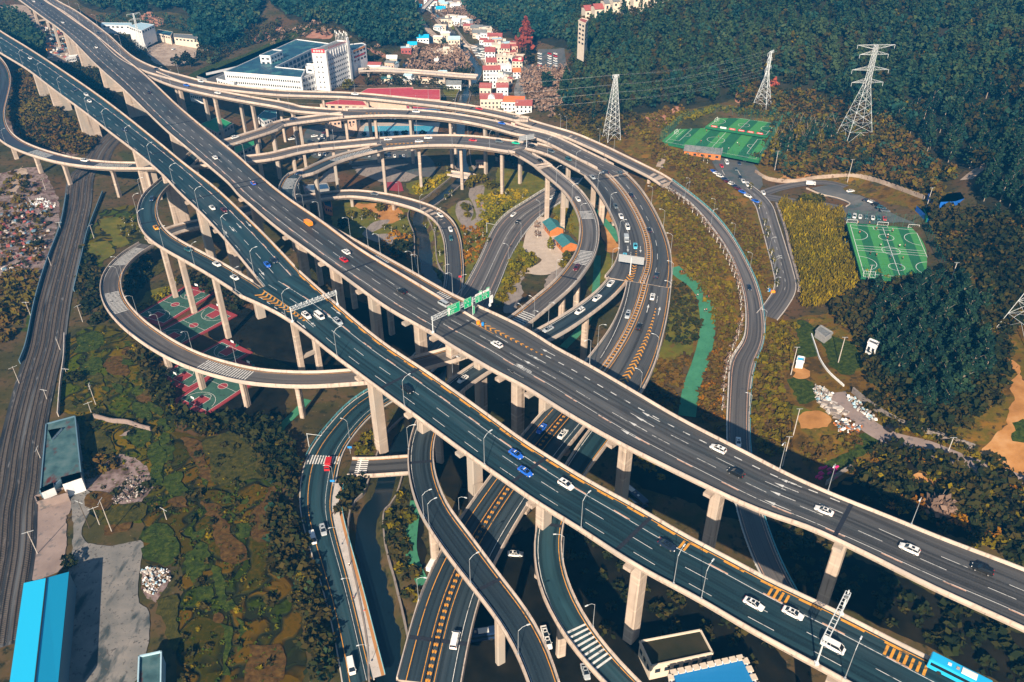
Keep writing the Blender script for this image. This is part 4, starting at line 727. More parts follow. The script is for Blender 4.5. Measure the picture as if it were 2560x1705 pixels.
PT('lawn', 'lawn', .16, TL('C4',(380,640),(480,640),(640,690),(460,720),(380,720)), TL('B2',(690,330),(900,320),(1250,330),(1340,430),(1340,600),(1180,620),(900,640),(700,540)), TL('B2',(1560,480),(1640,600),(1660,900),(1600,1000),(1540,800),(1480,560)), TL('B2',(1660,420),(1800,330),(1960,200),(2335,250),(2335,350),(2100,520),(1930,800),(1790,1060),(1790,700)), TL('B2',(1330,200),(1650,110),(1680,180),(1500,290),(1380,290)), TL('B3',(0,60),(180,80),(330,130),(500,190),(380,260),(200,330),(0,520)), TL('B3',(430,400),(530,330),(700,420),(700,700),(650,620),(520,480)), TL('B3',(0,1050),(110,800),(200,680),(330,760),(370,830),(240,900),(160,1000),(0,1250)), TL('B3',(850,640),(1000,900),(940,1000),(860,1050),(780,1100),(760,950)), TL('C3',(1440,-100),(1600,-300),(1700,-80),(1650,150),(1600,260),(1340,255),(1400,100)))
PT('orange_earth', 'bare_earth', .20, TL('B2',(860,360),(1200,370),(1290,480),(1160,540),(1000,440)))
# garden paths, plaza
PT('plaza_grey', 'paved_path', .22, TL('B2',(1850,240),(1960,210),(1960,330),(1980,440),(1930,540),(1860,600),(1780,540),(1730,430),(1760,350),(1840,340),(1880,440),(1860,510),(1900,480),(1870,360),(1840,300)), TL('B2',(950,620),(1050,520),(1180,500),(1130,560),(1020,620),(1230,620),(1200,710),(1000,660)))
PT('plaza', 'plaza', .24, TL('B3',(280,480),(400,480),(520,620),(620,770),(560,800),(530,920),(420,960),(330,960),(250,950),(180,1000),(200,930),(330,880),(380,830),(230,770),(230,700),(260,570)))
PT('plaza_grey', 'paved_steps', .27, TL('B3',(170,1000),(240,960),(230,1060),(190,1190),(150,1290),(40,1280),(80,1160)), TL('B3',(400,1000),(540,880),(560,940),(520,1040),(410,1080)))
# green footpaths
GREENP = [(TL('B3',(1475,900),(1550,965),(1650,1035),(1720,1120),(1755,1250),(1765,1400),(1745,1540))+TL('C3',(1700,300),(1630,500),(1590,740)), 6.5), (TL('B3',(800,400),(870,480),(960,580),(1030,680)), 4), (TL('B3',(845,800),(840,950),(830,1100),(800,1250),(700,1420),(560,1568)), 3.5), (TL('D2',(1400,60),(1368,300),(1360,480),(1400,620),(1465,760)), 3.6), (TL('C2',(500,600),(380,730),(270,840),(250,930),(330,1040),(430,1130)), 3.2)]
# yards bottom-left
PT('yard_pink', 'concrete_yard', .2, TL('C1',(300,1440),(560,1400),(560,1568),(290,1568))+TL('D1',(250,720)) , TL('D1',(290,60),(560,30),(545,640),(250,730)), TL('C1',(300,1400),(560,1330),(560,1420),(300,1450)))
PT('yard_concrete', 'concrete_yard', .17, TL('C1',(570,1300),(640,1290),(750,1400),(740,1568))+TL('D1',(690,300),(740,400),(1000,420),(1180,390),(1170,600),(1160,900),(1240,980),(1230,1250),(1100,1600),(480,1600),(570,700),(610,300),(600,0)))
PT('scrap_ground', 'rubble', .2, TL('D1',(1180,620),(1400,610),(1440,720),(1330,900),(1180,830)), TL('C1',(640,1330),(720,1180),(1000,1050),(1230,1180),(1200,1440),(950,1490),(760,1380)))
# farmland terraces
PT('terraces', 'ground', .12, TL('C1',(540,80),(700,0),(900,-20),(1100,60),(1250,300),(1300,560),(1480,800),(1400,1000),(1400,1568),(760,1568),(740,1400),(700,1150),(700,760),(520,720),(520,400)))
PT('terraces_dark', 'ground', .13, TL('C1',(1400,880),(2335,1000),(2335,1400),(2400,1700),(1400,1700)), TL('D1',(1200,100),(1400,0),(2300,0),(2400,300),(2500,1000),(2500,1650),(1500,1650),(1500,600),(1250,560)))
FARM = [('field_green', [(620,200),(680,60),(800,20),(885,90),(850,160),(700,220)]), ('field_green', [(690,300),(800,250),(840,330),(790,390),(700,360)]), ('field_brown', [(1030,170),(1130,160),(1160,260),(1040,250)]), ('field_green', [(1035,120),(1110,125),(1120,155),(1040,155)]), ('field_green', [(1040,260),(1150,265),(1160,300),(1040,310)]),
 ('field_brown', [(900,250),(980,240),(1080,350),(1060,400),(960,390),(890,310)]), ('field_olive', [(600,390),(700,400),(710,520),(620,480)]), ('field_olive', [(740,380),(860,400),(870,470),(770,450)]), ('field_olive', [(880,390),(1020,420),(1000,470),(880,450)]), ('field_green', [(1100,370),(1180,360),(1200,460),(1110,480)]), ('field_green', [(1110,510),(1220,490),(1210,550),(1120,570)]),
 ('field_brown', [(1120,590),(1200,550),(1280,580),(1270,620),(1180,620)]), ('field_green', [(840,490),(920,490),(920,550),(850,540)]), ('field_green', [(940,470),(1030,490),(1030,570),(950,550)]), ('field_olive', [(530,600),(800,620),(840,700),(540,730)]), ('field_olive', [(820,540),(900,570),(1000,720),(880,650)]), ('field_green', [(1120,620),(1200,620),(1270,760),(1200,780),(1130,700)]), ('field_green', [(1220,620),(1330,640),(1390,720),(1330,750),(1260,700)]),
 ('field_green', [(1290,760),(1380,760),(1410,860),(1310,860)]), ('field_green', [(1060,920),(1150,850),(1270,890),(1240,960),(1150,1000)]), ('yard_pink', [(980,910),(1120,830),(1150,860),(1050,930)]), ('field_olive', [(730,900),(830,860),(930,980),(900,1060),(740,1020)]), ('field_green', [(1330,890),(1400,870),(1430,1000),(1420,1160),(1360,1050)]), ('field_green', [(1270,960),(1330,930),(1380,1180),(1390,1320),(1290,1330),(1250,1180)]),
 ('field_olive', [(1700,960),(1880,880),(2000,920),(2100,1000),(2190,1100),(2300,1170),(2280,1260),(2080,1280),(1880,1320),(1780,1260),(1740,1100)]), ('field_brown', [(1510,900),(1640,930),(1700,1100),(1800,1260),(1720,1290),(1640,1150),(1560,1020)]), ('field_green', [(1550,970),(1640,1000),(1660,1150),(1760,1260),(1700,1320),(1650,1200)]), ('field_green', [(1400,1220),(1500,1200),(1560,1300),(1560,1420),(1420,1380)]), ('field_green', [(1850,1390),(1930,1390),(1890,1480),(1850,1460)]), ('field_green', [(1960,1430),(2080,1420),(2100,1490),(2050,1510),(1970,1500)]), ('field_brown', [(2120,1540),(2240,1360),(2290,1300),(2335,1420),(2280,1500)]), ('field_brown', [(1400,1440),(1560,1400),(1580,1500),(1400,1540)]), ('field_brown', [(1680,1440),(1740,1460),(1860,1540),(1800,1568),(1700,1500)]),
 ('field_brown', [(745,1400),(860,1370),(930,1420),(920,1490),(770,1500)])]
FARMD = [('field_green', [(1200,320),(1290,250),(1430,310),(1430,360),(1200,410)]), ('field_green', [(1190,430),(1430,370),(1440,560),(1330,600),(1200,560)]), ('field_brown', [(860,360),(920,260),(1070,260),(1060,310),(940,340)]), ('field_olive', [(830,190),(960,130),(1190,110),(1180,200),(1000,260),(860,250)]), ('field_brown', [(1690,190),(1740,180),(1860,330),(1860,500),(1930,560),(2030,540),(2030,420),(1930,350),(1860,230),(1780,130)]), ('field_brown', [(2100,160),(2200,110),(2270,190),(2270,340),(2150,370)]), ('field_green', [(1600,330),(1650,290),(1710,320),(1650,390)]), ('field_green', [(2010,280),(2060,240),(2070,360),(2010,400)]), ('field_olive', [(1350,850),(1480,840),(1490,1100),(1490,1360),(1410,1340),(1350,1100)]), ('field_green', [(1620,790),(1730,760),(1740,920),(1660,920)]), ('field_green', [(1780,600),(1830,620),(1900,800),(1980,920),(1960,990),(1860,960)]), ('field_brown', [(1780,980),(1870,980),(1900,1060),(1770,1100)]), ('field_brown', [(2080,1260),(2180,1270),(2330,1270),(2335,1568),(2060,1568),(2090,1380)]), ('field_green', [(1850,1100),(1940,1100),(1960,1568),(1880,1568)]), ('field_green', [(1980,1060),(2030,1100),(2000,1400),(1960,1300)]), ('field_green', [(1900,160),(1960,150),(1980,220),(1920,240)]), ('field_green', [(1560,480),(1680,420),(1690,640),(1620,760),(1560,640)]), ('field_olive', [(1450,460),(1500,450),(1480,780),(1440,760)])]
for mt, pl in FARM: drape('field', TL('C1', *pl), mt, R.uniform(.3, .6), 4, jag=.15)
for mt, pl in FARMD: drape('field', TL('D1', *pl), mt, R.uniform(.3, .6), 4, jag=.15)
FARMB = [('lawn', [(830,500),(1000,480),(1050,560),(960,640),(850,580)]), ('lawn', [(940,600),(1050,640),(1060,720),(1000,750),(920,700)]), ('field_green', [(1020,430),(1090,420),(1080,500),(1000,520)]), ('lawn', [(740,700),(900,680),(930,780),(820,860),(750,780)]), ('field_olive', [(1060,560),(1180,540),(1220,600),(1080,640)]), ('field_olive', [(1100,1000),(1230,900),(1350,830),(1420,900),(1200,1020),(1100,1110)]), ('lawn', [(1180,1210),(1260,1090),(1400,1060),(1420,1090),(1260,1200)]), ('field_green', [(200,1400),(230,1340),(290,1240),(300,1290),(240,1430)])]
for mt, pl in FARMB: drape('field', TL('B1', *pl), mt, .3, 4)
# roads of dirt on the right, village lane
def lane(name, pxs, w_, mat, dz=.2):
    r_ = Road(pxs, None, None, w=w_, ground=True, zoff=0, step=3); r_.c[:, 2] = ground_h(r_.c[:, :2])
    V = []; n = len(r_.c)
    for i in range(n):
        for k in (-1, -.3, .3, 1): q = r_.c[i, :2]+r_.n[i]*k*r_.hw[i]; V.append((q[0], q[1], H(*q)+dz))
    obj(name, V, [(4*i+j, 4*i+4+j, 4*i+5+j, 4*i+1+j) for i in range(n-1) for j in range(3)][::1], mat, kind='structure'); return r_
for q_, ww in GREENP: lane('footpath', q_, ww, 'green_path', .28)
lane('dirt_road', TL('C4',(770,540),(830,640),(960,760),(1100,860),(1250,930),(1500,990),(1700,1070),(1900,1150),(2150,1240),(2400,1330)), 6.5, 'yard_pink')
lane('dirt_road', TL('B3',(1420,-90),(1390,-10),(1360,60)), 4, 'pale_dirt'); lane('dirt_road', TL('A4',(1850,1500),(1950,1420),(2080,1340),(2200,1340)), 6, 'pale_dirt')
lane('canal_path', TL('A2',(1430,60),(1420,150),(1500,250),(1620,350),(1720,430)), 9, 'pale_dirt'); lane('canal_path', TL('A2',(1530,90),(1600,200),(1750,330),(1900,430),(1985,520),(1990,640)), 4.5, 'pale_dirt'); lane('village_street', TL('A2',(2100,380),(2200,480),(2290,600),(2260,760),(2300,900)), 8, 'yard_concrete')
lane('dirt_road', TL('A2',(1640,60),(1780,30),(1800,-20)), 26, 'pale_dirt')
PT('lawn', 'lawn', .15, TL('A2',(1640,210),(1690,205),(1720,235),(1660,250)), TL('A2',(1620,660),(1760,660),(1740,820),(1640,800)), TL('A2',(1800,480),(1870,520),(1870,590),(1800,580)))
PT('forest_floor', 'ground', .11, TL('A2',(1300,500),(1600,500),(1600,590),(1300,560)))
# hillside embankment with green slope left of the hotel
PT('field_green', 'embankment', .15, TL('A1',(1560,640),(1700,560),(2335,330),(2400,250),(2400,300),(2335,400),(1860,570),(1700,640)), TL('A2',(0,440),(300,300),(520,210),(520,250),(300,360),(0,490)))
# car parks
PT('car_park', 'car_park', .2, TL('A2',(450,1170),(520,1060),(700,1040),(870,1020),(900,1060),(840,1160),(500,1200)), TL('A2',(520,1290),(700,1240),(1100,1240),(1380,1235),(1370,1330),(900,1325),(560,1320)), TL('A2',(840,1355),(1450,1290),(1530,1330),(1560,1450),(1500,1480),(1100,1380),(850,1380)), TL('A2',(1850,380),(1950,360),(2010,440),(1990,500),(1900,430)), TL('A3',(350,410),(570,400),(590,560),(340,590)), TL('A3',(250,540),(330,540),(330,700),(260,700)))
PT('car_park', 'car_park', .5, TL('B4',(560,240),(780,213),(840,260),(1010,320),(1230,450),(1430,540),(1300,525),(850,515),(835,420),(870,370),(640,290)), TL('B3',(1800,20),(1960,-70),(2150,40),(2200,250),(2040,240),(1860,110)))
PT('plaza_grey', 'paved_yard', .19, TL('B2',(870,60),(1160,40),(1440,40),(1380,160),(1140,180),(940,130)), TL('B2',(580,190),(700,60),(760,180)))
PT('court_red', 'sports_court', .32, TL('B2',(1150,190),(1275,180),(1300,270),(1160,255)), smooth=False)
# lower ground around the decks, its shade painted in as near-black colour
PT('painted_shade_ground', 'ground', .12, TL('D3',(560,250),(1000,480),(1900,900),(2335,1300),(2600,1800),(-600,1800),(-300,700),(200,300)), TL('C3',(1000,950),(1400,1050),(1900,1350),(2100,1500),(2300,1700),(1700,1500),(1100,1250)), TL('D4',(150,170),(600,390),(1200,650),(2400,1200),(2700,1400),(2500,1650),(1300,1180),(500,800)), TL('C2',(0,500),(250,470),(330,700),(150,950),(-200,900),(-500,700)), TL('C4',(600,1480),(900,1250),(1300,1050),(1700,1180),(2500,1480),(2600,1900),(1500,1700)), TL('B1',(1900,1160),(2335,1350),(2400,1560),(1900,1560),(1700,1350)), TL('B2',(700,1100),(1300,1350),(1500,1700),(900,1800),(0,1568),(0,1300)), TL('C2',(1250,900),(1500,700),(2300,900),(2335,1568),(1900,1568),(1500,1200)), TL('D2',(1350,-50),(1480,100),(1450,700),(1330,500)))
# canal: walls, water
m = MB(); rcan = Road.__new__(Road); cz = base_h(canal_c); k9 = np.ones(15)/15; cz = np.convolve(np.r_[[cz[0]]*7, cz, [cz[-1]]*7], k9, 'valid')
rcan.c = np.c_[canal_c, cz]; t = np.gradient(canal_c, axis=0); t /= np.linalg.norm(t, axis=1)[:, None]; rcan.t = t; rcan.n = np.stack([-t[:, 1], t[:, 0]], 1); rcan.hw = np.full(len(canal_c), CANAL_W); rcan.s = np.r_[0, np.cumsum(np.linalg.norm(np.diff(canal_c, axis=0), axis=1))]; rcan.L = rcan.s[-1]; rcan.far = 1
mw, tw, bw = new_mat('canal_water'); bw.inputs['Base Color'].default_value = (.004,.012,.018,1); bw.inputs['Roughness'].default_value = .2
nz = tw.nodes.new('ShaderNodeTexNoise'); nz.inputs['Scale'].default_value = .6; bu = tw.nodes.new('ShaderNodeBump'); bu.inputs['Strength'].default_value = .3; bu.inputs['Distance'].default_value = .15; tw.links.new(nz.outputs[0], bu.inputs['Height']); tw.links.new(bu.outputs[0], bw.inputs['Normal'])
V, fs, uv = sweep(rcan, [(-1,.3,-2.6),(1,-.3,-2.6)], closed=False); obj('canal_water', V, [f[::-1] for f in fs], 'canal_water', kind='structure')
for sg in (-1, 1):
    V, fs, _ = sweep(rcan, [(sg,-sg*.45,-4),(sg,-sg*.25,.35),(sg,sg*.25,.35),(sg,sg*.25,-1)]); obj('canal_wall', V, fs, 'plaza_grey', kind='structure')
# ponds and pool
drape('pond', TL('A2',(1610,490),(1680,475),(1760,490),(1800,510),(1770,560),(1700,585),(1640,560)), 'canal_water', .12); drape('pond', TL('A2',(1480,240),(1540,290),(1600,350),(1480,360),(1430,320)), 'canal_water', .13); drape('pond', TL('A2',(1290,530),(1500,545),(1500,570),(1290,560)), 'canal_water', .14)
drape('stream_bed', TL('B2',(1440,900),(1520,880),(1520,910),(1470,920)), 'canal_water', .12)
leaf_mat('field_tuft', [(.008,.014,.003),(.022,.036,.006),(.048,.062,.010),(.075,.068,.014)])
# ================= vegetation
AVOID.extend([[(p.x, p.y) for p in GP(q)] for q in (TL('B4',(840,500),(1470,550),(1700,1060),(950,980)), TL('A3',(1460,1040),(1880,940),(2335,1000),(2200,1350),(1380,1210)), TL('B3',(1790,20),(1960,-80),(2170,30),(2220,250),(2040,260)), TL('B4',(540,230),(790,205),(1020,310),(1450,530),(840,530),(820,420)),
  TL('C4',(560,470),(740,480),(960,780),(950,900),(720,800),(560,620)), TL('C4',(760,500),(1300,900),(1200,960),(830,700)), TL('B4',(820,540),(900,540),(900,700),(820,700)))])
def split_near(q, n):
    d = np.hypot(q[:, 0], q[:, 1]); o = np.argsort(d); return q[o[:n]], q[o[n:]]
qd = scatter_pts(FOREST_D, 6.2); qe = scatter_pts(FOREST_E, 7.0); qr = scatter_pts(FOREST_R, 7.4)
qd1, qd2 = split_near(qd, 105); qe1, qe2 = split_near(qe, 45); qr1, qr2 = split_near(qr, 105)
PT_A = ('pine', 300, 3.4, 13.0); PT_B = ('pine', 96, 3.3, 13)
for q, lab, gr in ((qd1, 'tall dark pine in the near dark wood behind the dirt road', 'pines of the near dark wood'), (qe1, 'dark pine of the wood beside the blue tarpaulins', 'pines by the blue tarpaulins'), (qr1, 'dark green pine along the lower edge of the big hillside forest', 'pines along the forest edge')):
    for x, y in q: tree('pine_tree', lab, 'tree', (x, y, H(x, y)), 'pine', PT_A, R.uniform(.75, 1.2), gr, 'bark_pale', .5)
for k, (x, y) in enumerate([(215,1130),(270,1090),(330,1120),(400,1050),(470,1090),(540,1010),(590,1080),(650,980),(690,1030),(500,1000),(360,1000),(440,1130)]):
    p = G(T('A4', x+20, y+190)); tree('pine_tree', 'tall bare-trunked pine in the row beside the upper football pitch', 'tree', p, 'olive' if k % 3 == 0 else 'pine', ('pine', 220, 3.2, 13), R.uniform(1.0, 1.25), 'tall pines beside the upper pitch', 'bark_pale', .75)
scatter('forest', [(qr2, 0, PT_B, 'pine', (.55, 1.45)), (scatter_pts(FOREST_R, 18), 0, ('round', 60, 3.8, 11), 'teal_wood', (.6, 1.3)), (scatter_pts(FOREST_R, 13), 0, ('round', 60, 3.4, 10), 'dark_scrub', (.6, 1.4)), (scatter_pts(FOREST_R, 40), 0, ('round', 50, 3, 9), 'olive', (.6, 1.1)), (scatter_pts(FOREST_R, 90), 0, ('round', 50, 3, 9), 'rust_tree', (.8, 1.2)), (qd2, 0, PT_B, 'pine', (.7, 1.2)), (qe2, 0, PT_B, 'pine', (.8, 1.2)),
   (FOREST_M, 7.2, ('round', 54, 4.6, 12), 'teal_wood', (.7, 1.3)), (FOREST_L, 7.6, ('round', 54, 4.8, 12), 'teal_wood', (.7, 1.3)), (FOREST_V, 7.6, ('round', 50, 4.6, 11), 'teal_wood', (.7, 1.3)), (FOREST_TL, 6, ('round', 54, 4.2, 11), 'pine', (.7, 1.3)),
   (FOREST_M, 16, ('pine', 50, 4, 13), 'pine', (.9, 1.3)), (FOREST_L, 16, ('pine', 50, 4, 13), 'pine', (.9, 1.3)), (FOREST_V, 20, ('pine', 50, 4, 13), 'pine', (.8, 1.2))], 'dense mixed wood covering the hillsides behind the interchange')
SLOPE_A = TL('B3',(1290,180),(1500,330),(1700,520),(1840,760),(1960,1060),(2030,1300),(1980,1560),(1840,1500),(1800,1250),(1700,1080),(1540,920),(1480,640),(1400,420))
SLOPE_B = TL('B3',(1440,0),(1700,100),(1900,250),(2080,420),(2200,620),(2250,900),(2220,1060),(2120,860),(1980,600),(1800,400),(1560,200))
SLOPE_C = TL('A3',(1180,1120),(1350,1100),(1400,1230),(1560,1300),(1700,1350),(1780,1460),(1500,1400),(1300,1300))+TL('B3',(1400,60))
SLOPE_D = TL('C3',(1960,150),(1900,500),(1920,900),(1860,860),(1700,760),(1700,500),(1800,250),(1850,0))
FOOT_A = TL('A4',(-60,700),(200,760),(480,780),(700,850),(900,900),(1100,880),(1280,1000),(1350,1180),(1500,1250),(1650,1420),(1800,1500),(1500,1568))+TL('B4',(1700,300),(1500,280),(1400,260),(1000,130),(800,110),(600,130),(400,170),(250,80),(0,-10))
FOOT_B = TL('B4',(1500,330),(1700,420),(2000,480),(2335,560),(2400,900),(2400,1300),(2100,1568))+TL('C4',(1900,-60),(1500,-60),(1100,100),(700,-60))+TL('B4',(800,1180),(1000,1100),(1400,1120),(1730,1060),(1600,700))
FOOT_C = TL('C4',(980,560),(1250,700),(1500,860),(1900,1030),(2100,1100),(2160,1220),(1700,1000),(1200,850),(1000,720))
FOOT_D = TL('C4',(860,1210),(1000,1060),(1250,980),(1700,1120),(2335,1350),(2400,1700))+TL('D4',(2335,650),(1700,360),(1300,200),(900,30))
SLOPE_E = TL('C4',(180,-60),(420,-40),(420,240),(380,330),(330,400),(380,650),(380,900),(300,1090),(110,1010),(60,700),(100,430),(160,220))
LEFT_A = TL('A1',(120,640),(300,600),(450,760),(550,1020),(700,1020),(820,1100),(860,1200),(700,1300),(500,1280),(200,1180),(100,1000),(130,800))
LEFT_B = TL('A1',(480,540),(720,530),(830,620),(860,760),(1000,850),(900,880),(700,700),(560,620))
DARKSTRIP = TL('C1',(1130,60),(1280,200),(1350,420),(1500,680),(1700,760),(2100,800),(2335,760),(2335,1000),(2100,980),(1900,870),(1650,930),(1480,860),(1380,700),(1250,560),(1160,420),(1100,250))
LOWERL = TL('C2',(0,820),(300,950),(420,1130),(420,1400),(440,1568),(300,1568),(200,1350),(240,1150),(60,1000))+TL('D2',(490,300),(600,700),(700,1100),(780,1568),(560,1568),(450,1100),(350,800),(230,700),(180,300),(200,0))
GARD_L = TL('D2',(1160,0),(1380,20),(1330,400),(1450,780),(1380,1020),(1300,860),(1170,560),(1120,300))
UNDER = TL('D4',(150,170),(1200,650),(2400,1200),(2500,1650),(500,800)); UNDER2 = TL('D3',(560,250),(1000,480),(1900,900),(2335,1300),(2335,1568),(1900,1400),(900,1150),(650,700)); TERR = TL('C1',(540,80),(900,0),(1250,300),(1480,800),(1400,1000),(2335,1050),(2335,1568),(760,1568),(700,760))+TL('D1',(1200,150),(700,0)); TERR2 = TL('D1',(1200,100),(1400,0),(2335,0),(2335,1568),(1500,1568),(1450,700))
EDGE = TL('A3',(500,900),(800,960),(1180,980),(1250,1060),(1100,1160),(900,1200),(620,1080),(480,980)); EDGE2 = TL('A1',(1650,300),(1900,260),(2335,180),(2335,300),(2000,420),(1760,540),(1640,500)); EDGE3 = TL('A2',(60,330),(500,200),(700,240),(900,330),(1150,420),(1180,520),(1000,560),(700,330),(500,300),(200,380))
RING = S_((2150,760),(2280,690),(2420,700),(2510,800),(2530,930),(2480,1020),(2400,1090),(2280,1070),(2190,990),(2140,860))
